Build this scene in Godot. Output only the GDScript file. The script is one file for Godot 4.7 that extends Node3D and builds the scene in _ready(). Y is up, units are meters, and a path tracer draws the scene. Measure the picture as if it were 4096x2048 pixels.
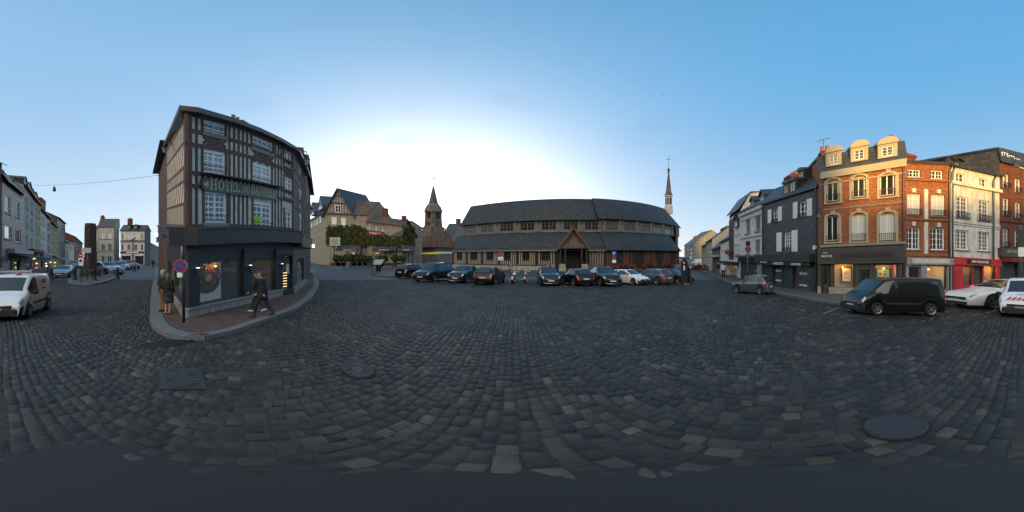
extends Node3D
# An old market square at dusk: a wooden church, half-timbered hotel, shop houses, parked cars and cobbles.
# The square is laid out as its full sweep of houses, opened out into one wide view. Metres, y up, the camera looks along -z.

var mats := {}
var texs := {}
var taken := {}
var rnd := RandomNumberGenerator.new()


class Face:
	# A wall plane: u metres along it (left to right seen from outside), v up, w outwards. s1, s2: how its storeys grow taller along u.
	var o: Vector3
	var e: Vector3
	var n: Vector3
	var long: float
	var s1: float
	var s2: float
	func _init(a: Vector3, b: Vector3, base: Vector3, k1 := 0.0, k2 := 0.0):
		o = a - base
		long = (b - a).length()
		e = (b - a) / long
		n = e.cross(Vector3.UP).normalized()
		s1 = k1
		s2 = k2
	func p(u: float, v: float, w: float) -> Vector3:
		var t := clampf(u / long, 0.0, 1.0)
		return o + e * u + n * w + Vector3(0, v * (1.0 + s1 * t + s2 * t * t), 0)


func numbered(called: String) -> String:
	if not taken.has(called):
		taken[called] = 0
		return called
	taken[called] += 1
	return "%s_%03d" % [called, taken[called]]


func tag(o: Node3D, label: String, category := "", group := "", kind := "") -> void:
	if label: o.set_meta("label", label)
	if category: o.set_meta("category", category)
	if group: o.set_meta("group", group)
	if kind: o.set_meta("kind", kind)


func thing(called: String, label: String, category: String, at := Vector3.ZERO, turn := 0.0, group := "") -> Node3D:
	var o := Node3D.new()
	o.name = numbered(called)
	add_child(o)
	o.position = at
	o.rotation.y = turn
	tag(o, label, category, group)
	return o


func begin(smooth := false) -> SurfaceTool:
	var st := SurfaceTool.new()
	st.begin(Mesh.PRIMITIVE_TRIANGLES)
	st.set_smooth_group(0 if smooth else -1)
	return st


func put(st: SurfaceTool, called: String, m: Material, parent: Node3D = null) -> MeshInstance3D:
	st.generate_normals()
	return put_mesh(st.commit(), called, m, parent)


func put_mesh(mesh: Mesh, called: String, m: Material, parent: Node3D = null) -> MeshInstance3D:
	var o := MeshInstance3D.new()
	o.mesh = mesh
	o.material_override = m
	if parent:
		o.name = called
		parent.add_child(o, true)
	else:
		o.name = numbered(called)
		add_child(o)
	return o


func struct(st: SurfaceTool, called: String, m: Material) -> MeshInstance3D:
	var o := put(st, called, m)
	o.set_meta("kind", "structure")
	return o


# ---- shapes: quads run clockwise seen from outside ----
func tri(st: SurfaceTool, a: Vector3, b: Vector3, c: Vector3) -> void:
	st.add_vertex(a); st.add_vertex(b); st.add_vertex(c)


func quad(st: SurfaceTool, a: Vector3, b: Vector3, c: Vector3, d: Vector3) -> void:
	st.add_vertex(a); st.add_vertex(b); st.add_vertex(c)
	st.add_vertex(a); st.add_vertex(c); st.add_vertex(d)


func hexa(st: SurfaceTool, q: Array) -> void:
	quad(st, q[3], q[7], q[6], q[2]); quad(st, q[2], q[6], q[5], q[1]); quad(st, q[0], q[4], q[7], q[3])
	quad(st, q[1], q[5], q[4], q[0]); quad(st, q[4], q[5], q[6], q[7]); quad(st, q[0], q[3], q[2], q[1])


func fbox(st: SurfaceTool, f: Face, u0: float, v0: float, w0: float, u1: float, v1: float, w1: float) -> void:
	hexa(st, [f.p(u0, v0, w0), f.p(u1, v0, w0), f.p(u1, v0, w1), f.p(u0, v0, w1), f.p(u0, v1, w0), f.p(u1, v1, w0), f.p(u1, v1, w1), f.p(u0, v1, w1)])


func fbar(st: SurfaceTool, f: Face, u0: float, v0: float, u1: float, v1: float, wide: float, w0: float, w1: float) -> void:
	# a slanting bar lying on the wall
	var d := Vector2(u1 - u0, v1 - v0).normalized().orthogonal() * wide * 0.5
	var a := [Vector2(u0, v0) - d, Vector2(u1, v1) - d, Vector2(u1, v1) + d, Vector2(u0, v0) + d]
	if d.y < 0.0:
		a = [a[3], a[2], a[1], a[0]]
	if u1 < u0:
		a = [a[1], a[0], a[3], a[2]]
	var q := []
	for k in [[0, w0], [1, w0], [1, w1], [0, w1], [3, w0], [2, w0], [2, w1], [3, w1]]:
		q.append(f.p(a[k[0]].x, a[k[0]].y, k[1]))
	hexa(st, q)


func box(st: SurfaceTool, at: Vector3, size: Vector3, b := Basis()) -> void:
	var h := size * 0.5
	var q := []
	for k in [[-1, -1, -1], [1, -1, -1], [1, -1, 1], [-1, -1, 1], [-1, 1, -1], [1, 1, -1], [1, 1, 1], [-1, 1, 1]]:
		q.append(at + b * Vector3(k[0] * h.x, k[1] * h.y, k[2] * h.z))
	hexa(st, q)


func cham(st: SurfaceTool, at: Vector3, size: Vector3, c: float, b := Basis()) -> void:
	# a box whose upright edges and top rim are chamfered
	var pts := []
	var h := size * 0.5
	for level in [[-h.y, 0.0], [h.y - c, 0.0], [h.y, c]]:
		var ring := []
		var x: float = h.x - level[1]
		var z: float = h.z - level[1]
		for k in [[-x + c, -z], [x - c, -z], [x, -z + c], [x, z - c], [x - c, z], [-x + c, z], [-x, z - c], [-x, -z + c]]:
			ring.append(at + b * Vector3(k[0], level[0], k[1]))
		pts.append(ring)
	for l in 2:
		for i in 8:
			var j := (i + 1) % 8
			quad(st, pts[l][i], pts[l][j], pts[l + 1][j], pts[l + 1][i])
	for i in range(1, 7):
		tri(st, pts[2][0], pts[2][i], pts[2][i + 1])


func tube(st: SurfaceTool, pts: Array, radii: Array, sides := 8, cap := true) -> void:
	var rings := []
	for i in pts.size():
		var d: Vector3 = (pts[mini(i + 1, pts.size() - 1)] - pts[maxi(i - 1, 0)]).normalized()
		var x := d.cross(Vector3.UP if absf(d.y) < 0.95 else Vector3.RIGHT).normalized()
		var y := x.cross(d)
		var ring := []
		var r: float = radii[mini(i, radii.size() - 1)]
		for k in sides:
			var a := TAU * k / sides
			ring.append(pts[i] + (x * cos(a) + y * sin(a)) * r)
		rings.append(ring)
	for i in rings.size() - 1:
		for k in sides:
			var j := (k + 1) % sides
			quad(st, rings[i][k], rings[i][j], rings[i + 1][j], rings[i + 1][k])
	if cap:
		for k in range(1, sides - 1):
			tri(st, rings[0][0], rings[0][k + 1], rings[0][k])
			var e: Array = rings[-1]
			tri(st, e[0], e[k], e[k + 1])


func lathe(st: SurfaceTool, prof: Array, at: Vector3, sides := 12, turn := 0.0, b := Basis()) -> void:
	# prof: Vector2(radius, height) from the bottom up
	for i in prof.size() - 1:
		for k in sides:
			var a := TAU * k / sides + turn
			var c := TAU * (k + 1) / sides + turn
			var p0: Vector2 = prof[i]
			var p1: Vector2 = prof[i + 1]
			var q := [Vector3(cos(a) * p0.x, p0.y, sin(a) * p0.x), Vector3(cos(c) * p0.x, p0.y, sin(c) * p0.x), Vector3(cos(c) * p1.x, p1.y, sin(c) * p1.x), Vector3(cos(a) * p1.x, p1.y, sin(a) * p1.x)]
			for m in 4: q[m] = at + b * q[m]
			if p0.x < 0.0005: tri(st, q[0], q[2], q[3])
			elif p1.x < 0.0005: tri(st, q[0], q[1], q[2])
			else: quad(st, q[0], q[1], q[2], q[3])


# ---- materials ----
func noise_tex(key: String, freq: float, octaves: int, lo: float, hi: float, seed_: int, size := 256) -> Texture2D:
	if texs.has(key): return texs[key]
	var n := FastNoiseLite.new()
	n.seed = seed_
	n.frequency = freq
	n.fractal_octaves = octaves
	var t := NoiseTexture2D.new()
	t.width = size; t.height = size
	t.seamless = true
	t.noise = n
	var g := Gradient.new()
	g.set_color(0, Color(lo, lo, lo)); g.set_color(1, Color(hi, hi, hi))
	t.color_ramp = g
	texs[key] = t
	return t


func block_tex(key: String, rows: int, cols: int, gap: float, joint: Color, tones: Array, seed_: int, flat := 0.0) -> Texture2D:
	# rows of blocks in running bond, each with its own tone: fine brickwork, slates and setts too far off to build
	if texs.has(key): return texs[key]
	var size := 256
	var im := Image.create(size, size, false, Image.FORMAT_RGB8)
	im.fill(joint)
	var r := RandomNumberGenerator.new()
	r.seed = seed_
	var bh := float(size) / rows
	var bw := float(size) / cols
	for y in rows:
		for x in cols:
			var c: Color = tones[r.randi() % tones.size()]
			var k := r.randf_range(0.82, 1.08)
			c = Color(minf(1, c.r * k), minf(1, c.g * k), minf(1, c.b * k))
			var x0 := int(round((x + (0.5 if y % 2 else 0.0)) * bw + gap * 0.5 + r.randf_range(-flat, flat)))
			var w := int(round(bw - gap))
			var y0 := int(round(y * bh + gap * 0.5))
			im.fill_rect(Rect2i(x0, y0, w, int(round(bh - gap))), c)
			if x0 + w > size:
				im.fill_rect(Rect2i(0, y0, x0 + w - size, int(round(bh - gap))), c)
	for y in size:
		for x in size:
			var c := im.get_pixel(x, y)
			var k := r.randf_range(0.9, 1.06)
			im.set_pixel(x, y, Color(minf(1, c.r * k), minf(1, c.g * k), minf(1, c.b * k)))
	texs[key] = ImageTexture.create_from_image(im)
	return texs[key]


func tex(key: String) -> Texture2D:
	match key:
		"grain": return noise_tex(key, 0.06, 4, 0.7, 1.0, 3)
		"patch": return noise_tex(key, 0.018, 5, 0.78, 1.0, 5)
		"stain": return noise_tex(key, 0.03, 5, 0.35, 1.0, 9)
		"weather": return noise_tex(key, 0.022, 6, 0.76, 1.0, 17)
		"bumps": return noise_tex(key, 0.09, 3, 0.0, 1.0, 11)
		"brick": return block_tex(key, 16, 6, 1.6, Color(0.78, 0.7, 0.6), [Color(0.8, 0.55, 0.42), Color(0.75, 0.5, 0.38), Color(0.68, 0.44, 0.34), Color(0.84, 0.6, 0.46)], 4)
		"brickbump": return block_tex(key, 16, 6, 1.6, Color(0.1, 0.1, 0.1), [Color(0.9, 0.9, 0.9)], 4)
		"slate": return block_tex(key, 16, 11, 1.0, Color(0.45, 0.45, 0.45), [Color(0.8, 0.8, 0.84), Color(0.95, 0.95, 0.95), Color(0.7, 0.72, 0.72), Color(0.88, 0.86, 0.8)], 6, 1.0)
		"setts": return block_tex(key, 18, 12, 1.4, Color(0.42, 0.42, 0.42), [Color(0.8, 0.8, 0.82), Color(0.95, 0.93, 0.9), Color(0.65, 0.66, 0.7), Color(0.9, 0.82, 0.76)], 8, 1.0)
		"rubble": return block_tex(key, 14, 9, 2.0, Color(0.86, 0.83, 0.77), [Color(0.8, 0.76, 0.69), Color(0.72, 0.69, 0.63), Color(0.9, 0.86, 0.78), Color(0.76, 0.74, 0.7)], 12, 5.0)
	return null


func mat(key: String, c := Color(0.5, 0.5, 0.5), rough := 0.8, o := {}) -> StandardMaterial3D:
	# c is a real-world base colour (linear)
	if mats.has(key): return mats[key]
	var m := StandardMaterial3D.new()
	m.resource_name = key
	m.albedo_color = c.linear_to_srgb()
	m.roughness = rough
	m.metallic = o.get("metal", 0.0)
	if o.has("tex"):
		m.albedo_texture = tex(o.tex)
	if o.has("bump"):
		m.heightmap_enabled = true
		m.heightmap_texture = tex(o.bump)
		m.heightmap_scale = o.get("relief", 1.0)
	if o.has("tex") or o.has("bump"):
		m.uv1_triplanar = true
		m.uv1_world_triplanar = o.get("world", true)
		var s = o.get("scale", 1.0)
		m.uv1_scale = s if s is Vector3 else Vector3(s, s, s)
		m.uv1_triplanar_sharpness = 4.0
	if o.has("coat"):
		m.clearcoat_enabled = true
		m.clearcoat = o.coat
		m.clearcoat_roughness = 0.05
	if o.has("spec"):
		m.metallic_specular = o.spec
	if o.has("alpha"):
		m.transparency = BaseMaterial3D.TRANSPARENCY_ALPHA
		m.albedo_color.a = o.alpha
	if o.has("emit"):
		m.emission_enabled = true
		m.emission = (o.emit as Color).linear_to_srgb()
		m.emission_energy_multiplier = o.get("energy", 1.0)
	if o.has("back"):
		m.backlight_enabled = true
		m.backlight = (o.back as Color).linear_to_srgb()
	if o.get("vertex", false):
		m.vertex_color_use_as_albedo = true
	mats[key] = m
	return m


func make_mats() -> void:
	var G := {"tex": "grain", "scale": 0.7, "bump": "bumps", "relief": 0.6}
	mat("cream", Color(0.8, 0.68, 0.56), 0.85, {"tex": "patch", "scale": 0.35})
	mat("white_wall", Color(0.82, 0.78, 0.7), 0.8, {"tex": "weather", "scale": Vector3(0.5, 0.16, 0.5)})
	mat("stone_wall", Color(0.6, 0.55, 0.46), 0.85, {"tex": "weather", "scale": Vector3(0.3, 0.1, 0.3)})
	mat("yellow_wall", Color(0.6, 0.48, 0.26), 0.85, {"tex": "patch", "scale": 0.3})
	mat("grey_wall", Color(0.2, 0.2, 0.2), 0.85, {"tex": "patch", "scale": 0.3})
	mat("slate_wall", Color(0.105, 0.115, 0.13), 0.55, {"tex": "slate", "scale": 0.55})
	mat("blue_slate_wall", Color(0.19, 0.22, 0.26), 0.55, {"tex": "slate", "scale": 0.2})
	mat("brick", Color(0.54, 0.39, 0.26), 0.85, {"tex": "brick", "scale": 1.25})
	mat("brown_brick", Color(0.26, 0.18, 0.14), 0.85, {"tex": "brick", "scale": 1.0})
	mat("rubble", Color(0.44, 0.41, 0.37), 0.9, {"tex": "rubble", "scale": 0.5})
	mat("trim", Color(0.55, 0.48, 0.34), 0.75, {"tex": "grain", "scale": 0.8})
	mat("white_paint", Color(0.8, 0.8, 0.78), 0.5)
	mat("stone_trim", Color(0.33, 0.31, 0.27), 0.85, G)
	mat("slate", Color(0.06, 0.068, 0.08), 0.5, {"tex": "slate", "scale": 0.24})
	mat("church_slate", Color(0.036, 0.043, 0.05), 0.65, {"tex": "slate", "scale": 0.2})
	mat("tile", Color(0.17, 0.11, 0.075), 0.85, {"tex": "slate", "scale": 0.16})
	mat("shingle", Color(0.22, 0.185, 0.155), 0.85, {"tex": "slate", "scale": 0.14})
	mat("timber", Color(0.16, 0.085, 0.062), 0.8, {"tex": "grain", "scale": Vector3(2, 0.5, 2)})
	mat("stud", Color(0.105, 0.078, 0.062), 0.8, {"tex": "grain", "scale": Vector3(2, 0.5, 2)})
	mat("dark_timber", Color(0.035, 0.03, 0.027), 0.8, {"tex": "grain", "scale": Vector3(2, 0.5, 2)})
	mat("pale_plank", Color(0.43, 0.37, 0.28), 0.85, {"tex": "grain", "scale": Vector3(1.4, 0.4, 1.4)})
	mat("red_plank", Color(0.24, 0.1, 0.06), 0.85, {"tex": "grain", "scale": Vector3(1.4, 0.4, 1.4)})
	mat("grey_board", Color(0.19, 0.18, 0.16), 0.85, {"tex": "grain", "scale": Vector3(1.4, 0.3, 1.4)})
	mat("glass", Color(0.02, 0.025, 0.03), 0.04, {"spec": 0.6})
	mat("sky_tint_glass", Color(0.22, 0.27, 0.3), 0.06, {"spec": 0.6})  # pale blue sky reflection is painted into this pane colour
	mat("lead_glass", Color(0.012, 0.016, 0.015), 0.12)
	mat("curtain", Color(0.62, 0.62, 0.6), 0.9)
	mat("pane", Color(0.9, 0.95, 0.95), 0.02, {"alpha": 0.06})
	mat("shop_dark", Color(0.02, 0.024, 0.03), 0.45)
	mat("hotel_paint", Color(0.026, 0.031, 0.042), 0.5, {"tex": "grain", "scale": 0.5})
	mat("plinth", Color(0.34, 0.31, 0.26), 0.8, {"tex": "patch", "scale": 0.6})
	mat("gutter", Color(0.09, 0.1, 0.11), 0.45, {"metal": 0.4})
	mat("iron", Color(0.022, 0.024, 0.026), 0.5, {"metal": 0.3})
	mat("black", Color(0.012, 0.012, 0.013), 0.6)
	mat("interior", Color(0.16, 0.12, 0.085), 0.9, {"tex": "patch", "scale": 0.5})
	mat("chimney", Color(0.3, 0.16, 0.11), 0.9, {"tex": "brick", "scale": 0.6})
	mat("pot", Color(0.33, 0.15, 0.09), 0.85)
	mat("kerb", Color(0.165, 0.165, 0.17), 0.7, {"tex": "grain", "scale": 0.9, "bump": "bumps", "relief": 0.5})
	mat("bulb_warm", Color(0.8, 0.6, 0.3), 0.5, {"emit": Color(1.0, 0.62, 0.25), "energy": 2.2})
	mat("bulb_white", Color(0.9, 0.9, 0.9), 0.5, {"emit": Color(0.85, 0.93, 1.0), "energy": 2.5})
	mat("bulb_green", Color(0.3, 0.6, 0.1), 0.5, {"emit": Color(0.35, 0.9, 0.08), "energy": 1.6})
	mat("bulb_red", Color(0.6, 0.2, 0.2), 0.5, {"emit": Color(0.9, 0.16, 0.1), "energy": 1.6})
	mat("bulb_yellow", Color(0.7, 0.6, 0.1), 0.5, {"emit": Color(0.9, 0.7, 0.08), "energy": 1.8})
	mat("lantern_glass", Color(0.5, 0.5, 0.5), 0.3, {"alpha": 0.55})


# ---- houses ----
func wall_with_holes(st: SurfaceTool, f: Face, v0: float, v1: float, holes: Array, reveal := 0.16) -> void:
	var us := [0.0, f.long]
	var vs := [v0, v1]
	for h in holes:
		us.append(clampf(h[0], 0.0, f.long)); us.append(clampf(h[2], 0.0, f.long)); vs.append(clampf(h[1], v0, v1)); vs.append(clampf(h[3], v0, v1))
	var k := 1.0
	while k < 6.0:  # long walls follow their curve of heights
		us.append(f.long * k / 6.0)
		k += 1.0
	us.sort(); vs.sort()
	for i in us.size() - 1:
		if us[i + 1] - us[i] < 0.001: continue
		for j in vs.size() - 1:
			if vs[j + 1] - vs[j] < 0.001: continue
			var cu: float = (us[i] + us[i + 1]) * 0.5
			var cv: float = (vs[j] + vs[j + 1]) * 0.5
			var open := false
			for h in holes:
				if cu > h[0] and cu < h[2] and cv > h[1] and cv < h[3]:
					open = true
			if not open:
				quad(st, f.p(us[i], vs[j], 0), f.p(us[i], vs[j + 1], 0), f.p(us[i + 1], vs[j + 1], 0), f.p(us[i + 1], vs[j], 0))
	for h in holes:
		var w := -reveal
		quad(st, f.p(h[0], h[1], w), f.p(h[0], h[3], w), f.p(h[0], h[3], 0), f.p(h[0], h[1], 0))
		quad(st, f.p(h[2], h[1], 0), f.p(h[2], h[3], 0), f.p(h[2], h[3], w), f.p(h[2], h[1], w))
		quad(st, f.p(h[0], h[3], 0), f.p(h[0], h[3], w), f.p(h[2], h[3], w), f.p(h[2], h[3], 0))
		quad(st, f.p(h[0], h[1], w), f.p(h[0], h[1], 0), f.p(h[2], h[1], 0), f.p(h[2], h[1], w))


func window(f: Face, r: Array, parent: Node3D, cols := 2, rows := 3, frame := "white_paint", glass := "glass", sill := true, inset := 0.11) -> MeshInstance3D:
	var u0: float = r[0]
	var v0: float = r[1]
	var u1: float = r[2]
	var v1: float = r[3]
	var fw := clampf((u1 - u0) * 0.075, 0.035, 0.16)
	var st := begin()
	fbox(st, f, u0, v0, -inset - 0.05, u0 + fw, v1, -inset + 0.03)
	fbox(st, f, u1 - fw, v0, -inset - 0.05, u1, v1, -inset + 0.03)
	fbox(st, f, u0 + fw, v0, -inset - 0.05, u1 - fw, v0 + fw, -inset + 0.03)
	fbox(st, f, u0 + fw, v1 - fw, -inset - 0.05, u1 - fw, v1, -inset + 0.03)
	if cols > 1:
		fbox(st, f, (u0 + u1 - fw) * 0.5, v0 + fw, -inset - 0.04, (u0 + u1 + fw) * 0.5, v1 - fw, -inset + 0.02)
	for k in range(1, cols):
		if k * 2 == cols: continue
		var u := lerpf(u0, u1, float(k) / cols)
		fbox(st, f, u - fw * 0.2, v0 + fw, -inset - 0.03, u + fw * 0.2, v1 - fw, -inset + 0.005)
	for k in range(1, rows):
		var v := lerpf(v0, v1, float(k) / rows)
		fbox(st, f, u0 + fw, v - fw * 0.22, -inset - 0.03, u1 - fw, v + fw * 0.22, -inset + 0.004)
	var o := put(st, "window", mat(frame), parent)
	var p := begin()
	quad(p, f.p(u0 + 0.01, v0 + 0.01, -inset - 0.02), f.p(u0 + 0.01, v1 - 0.01, -inset - 0.02), f.p(u1 - 0.01, v1 - 0.01, -inset - 0.02), f.p(u1 - 0.01, v0 + 0.01, -inset - 0.02))
	put(p, "pane", mat(glass), o)
	if sill:
		var s := begin()
		fbox(s, f, u0 - fw, v0 - fw * 1.1, -0.02, u1 + fw, v0 - 0.004, 0.07)
		put(s, "sill", mat("stone_trim"), o)
	return o


func shutter(f: Face, r: Array, parent: Node3D, m := "white_paint") -> void:
	var st := begin()
	fbox(st, f, r[0], r[1], 0.015, r[2], r[3], 0.045)
	var n := int(clampf((r[3] - r[1]) / 0.09, 4, 16))
	for k in n:
		var v0 := lerpf(r[1] + 0.05, r[3] - 0.05, float(k) / n)
		fbox(st, f, r[0] + 0.04, v0, 0.046, r[2] - 0.04, v0 + (r[3] - r[1] - 0.1) / n * 0.55, 0.062)
	put(st, "shutter", mat(m), parent)


func railing(f: Face, u0: float, u1: float, v0: float, v1: float, parent: Node3D) -> void:
	var st := begin()
	fbox(st, f, u0, v1 - 0.03, 0.06, u1, v1, 0.1)
	fbox(st, f, u0, v0, 0.06, u1, v0 + 0.03, 0.1)
	var n := int(maxf(5, (u1 - u0) / 0.09))
	for k in n + 1:
		var u := lerpf(u0, u1 - 0.016, float(k) / n)
		fbox(st, f, u, v0 + 0.031, 0.07, u + 0.016, v1 - 0.031, 0.09)
	put(st, "balcony_railing", mat("iron"), parent)


func roof(f: Face, prof: Array, parent: Node3D, m: String, over := 0.12, thick := 0.12, called := "roof") -> MeshInstance3D:
	# prof: [w, v] from the front eave over the ridge to the back eave
	var st := begin()
	for i in prof.size() - 1:
		var a: Array = prof[i]
		var b: Array = prof[i + 1]
		var steps := 4
		for k in steps:
			var u0 := lerpf(-over, f.long + over, float(k) / steps)
			var u1 := lerpf(-over, f.long + over, float(k + 1) / steps)
			var d := thick
			var a0 := f.p(u0, a[1], a[0]); var a1 := f.p(u1, a[1], a[0])
			var b0 := f.p(u0, b[1], b[0]); var b1 := f.p(u1, b[1], b[0])
			var dn := Vector3(0, -d, 0)
			quad(st, a0, b0, b1, a1)
			quad(st, a0 + dn, a1 + dn, b1 + dn, b0 + dn)
			if i == 0: quad(st, a0 + dn, a0, a1, a1 + dn)
			if i == prof.size() - 2: quad(st, b1 + dn, b1, b0, b0 + dn)
			if k == 0: quad(st, b0 + dn, b0, a0, a0 + dn)
			if k == steps - 1: quad(st, a1 + dn, a1, b1, b1 + dn)
	return put(st, called, mat(m), parent)


func chimney(f: Face, u0: float, u1: float, w0: float, w1: float, v0: float, v1: float, parent: Node3D, pots := 2, m := "chimney") -> void:
	var st := begin()
	fbox(st, f, u0, v0, w0, u1, v1 - 0.25, w1)
	fbox(st, f, u0 - 0.06, v1 - 0.249, w0 - 0.06, u1 + 0.06, v1 - 0.08, w1 + 0.06)
	fbox(st, f, u0, v1 - 0.079, w0, u1, v1, w1)
	var o := put(st, "chimney", mat(m), parent)
	for k in pots:
		var u := lerpf(u0, u1, (k + 0.5) / pots)
		var s := begin(true)
		var c := f.p(u, v1, (w0 + w1) * 0.5)
		lathe(s, [Vector2(0.13, 0), Vector2(0.1, 0.32), Vector2(0.13, 0.35), Vector2(0.09, 0.36), Vector2(0.0, 0.3)], c, 8)
		put(s, "chimney_pot", mat("pot"), o)


func dormer(f: Face, r: Array, w: float, back: float, parent: Node3D, m := "slate", arch := false, cols := 2, rows := 3, cheek := 0.16) -> void:
	# a window standing out of the roof at w, its cheeks running back
	var st := begin()
	var u0: float = r[0] - cheek
	var u1: float = r[2] + cheek
	var v1: float = r[3] + cheek
	fbox(st, f, u0, r[1] - 0.1, w - back, u1, v1, w - 0.14)
	fbox(st, f, u0, r[1] - 0.1, w - 0.139, r[0], v1, w)
	fbox(st, f, r[2], r[1] - 0.1, w - 0.139, u1, v1, w)
	fbox(st, f, r[0] + 0.001, r[3], w - 0.139, r[2] - 0.001, v1 - 0.001, w - 0.001)
	fbox(st, f, r[0] + 0.001, r[1] - 0.1, w - 0.139, r[2] - 0.001, r[1], w - 0.001)
	var o := put(st, "dormer", mat(m), parent)
	var s := begin()
	if arch:
		var n := 8
		for k in n:
			var a0 := PI * k / n
			var a1 := PI * (k + 1) / n
			var cu := (u0 + u1) * 0.5
			var ru := (u1 - u0) * 0.56
			var p0 := Vector2(cu - cos(a0) * ru, v1 + sin(a0) * cheek * 1.9)
			var p1 := Vector2(cu - cos(a1) * ru, v1 + sin(a1) * cheek * 1.9)
			hexa(s, [f.p(p0.x, v1 - 0.02, w - back), f.p(p1.x, v1 - 0.02, w - back), f.p(p1.x, v1 - 0.02, w + 0.1), f.p(p0.x, v1 - 0.02, w + 0.1), f.p(p0.x, p0.y, w - back), f.p(p1.x, p1.y, w - back), f.p(p1.x, p1.y, w + 0.1), f.p(p0.x, p0.y, w + 0.1)])
		put(s, "dormer_hood", mat(m), o)
	else:
		var cu := (u0 + u1) * 0.5
		var up := (u1 - u0) * 0.3
		for side in [[u0 - 0.1, cu], [cu, u1 + 0.1]]:
			var va := v1 if side[0] < cu else v1 + up
			var vb := v1 + up if side[0] < cu else v1
			hexa(s, [f.p(side[0], va, w - back), f.p(side[1], vb, w - back), f.p(side[1], vb, w + 0.12), f.p(side[0], va, w + 0.12), f.p(side[0], va + 0.08, w - back), f.p(side[1], vb + 0.08, w - back), f.p(side[1], vb + 0.08, w + 0.12), f.p(side[0], va + 0.08, w + 0.12)])
		tri(s, f.p(u0, v1, w - 0.02), f.p(cu, v1 + up, w - 0.02), f.p(u1, v1, w - 0.02))
		put(s, "dormer_roof", mat("slate"), o)
	var g := Face.new(f.p(0, 0, w), f.p(f.long, 0, w), Vector3.ZERO, f.s1, f.s2)
	var made := window(g, r, o, cols, rows, "white_paint", "glass", false, 0.08)
	made.name = "dormer_window"


func house(d: Dictionary) -> Array:
	# [node, face]
	var a := Vector3(d.a[0], 0, -d.a[1])
	var b := Vector3(d.b[0], 0, -d.b[1])
	var base := (a + b) * 0.5
	var o := thing(d.get("called", "shop_house"), d.label, d.get("category", "house"), base, 0.0, d.get("group", ""))
	var f := Face.new(a, b, base, d.get("s1", 0.0), d.get("s2", 0.0))
	var h: float = d.h
	var deep: float = d.get("deep", 8.0)
	var holes := []
	for w in d.get("win", []): holes.append(w)
	for w in d.get("open", []): holes.append(w)
	var st := begin()
	var split: float = d.ground[0] if d.has("ground") else 0.0
	if split > 0.0:
		wall_with_holes(st, f, 0.0, split, holes.filter(func(e): return e[1] < split))
		put(st, "shop_wall", mat(d.ground[1]), o)
		st = begin()
	wall_with_holes(st, f, split, h, holes.filter(func(e): return e[1] >= split or split == 0.0))
	put(st, "wall", mat(d.wall), o)
	st = begin()
	var L := f.long
	var prof: Array = d.get("roof", [[0.25, h - 0.1], [-deep * 0.5, h + deep * 0.4], [-deep - 0.25, h - 0.1]])
	quad(st, f.p(L, 0, 0), f.p(L, h, 0), f.p(L, h, -deep), f.p(L, 0, -deep))
	quad(st, f.p(0, 0, -deep), f.p(0, h, -deep), f.p(0, h, 0), f.p(0, 0, 0))
	quad(st, f.p(L, 0, -deep), f.p(L, h, -deep), f.p(0, h, -deep), f.p(0, 0, -deep))
	for i in prof.size() - 1:  # gable ends up to the roof
		var p: Array = prof[i]
		var q: Array = prof[i + 1]
		var w0 := clampf(p[0], -deep, 0)
		var w1 := clampf(q[0], -deep, 0)
		if w0 - w1 < 0.01: continue
		var dn := 0.1
		quad(st, f.p(L, h, w0), f.p(L, maxf(h, p[1] - dn), w0), f.p(L, maxf(h, q[1] - dn), w1), f.p(L, h, w1))
		quad(st, f.p(0, h, w1), f.p(0, maxf(h, q[1] - dn), w1), f.p(0, maxf(h, p[1] - dn), w0), f.p(0, h, w0))
	put(st, "side_wall", mat(d.get("side", d.wall)), o)
	roof(f, prof, o, d.get("tiles", "slate"), d.get("over", 0.1))
	for w in d.get("win", []):
		window(f, w, o, w[4] if w.size() > 4 else 2, w[5] if w.size() > 5 else 3, d.get("frame", "white_paint"), w[6] if w.size() > 6 else "glass", d.get("sill", true))
	for s in d.get("shut", []): shutter(f, s, o, d.get("shutter", "white_paint"))
	for w in d.get("dorm", []): dormer(f, w, w[4], w[5], o, d.get("dormer", "slate"), d.get("arch", false), 2, 3, d.get("cheek", 0.16))
	for c in d.get("stack", []): chimney(f, c[0], c[1], c[2], c[3], c[4], c[5], o, c[6] if c.size() > 6 else 2)
	for c in d.get("band", []):  # [v0, v1, out, material]
		var s := begin()
		for k in 6:
			fbox(s, f, L * k / 6.0, c[0], -0.02, L * (k + 1) / 6.0, c[1], c[2])
		put(s, "string_course" if not c.size() > 4 else c[4], mat(c[3]), o)
	return [o, f]


func slab(f: Face, r: Array, w0: float, w1: float, called: String, m: Material, parent: Node3D) -> MeshInstance3D:
	var st := begin()
	fbox(st, f, r[0], r[1], w0, r[2], r[3], w1)
	return put(st, called, m, parent)


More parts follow.
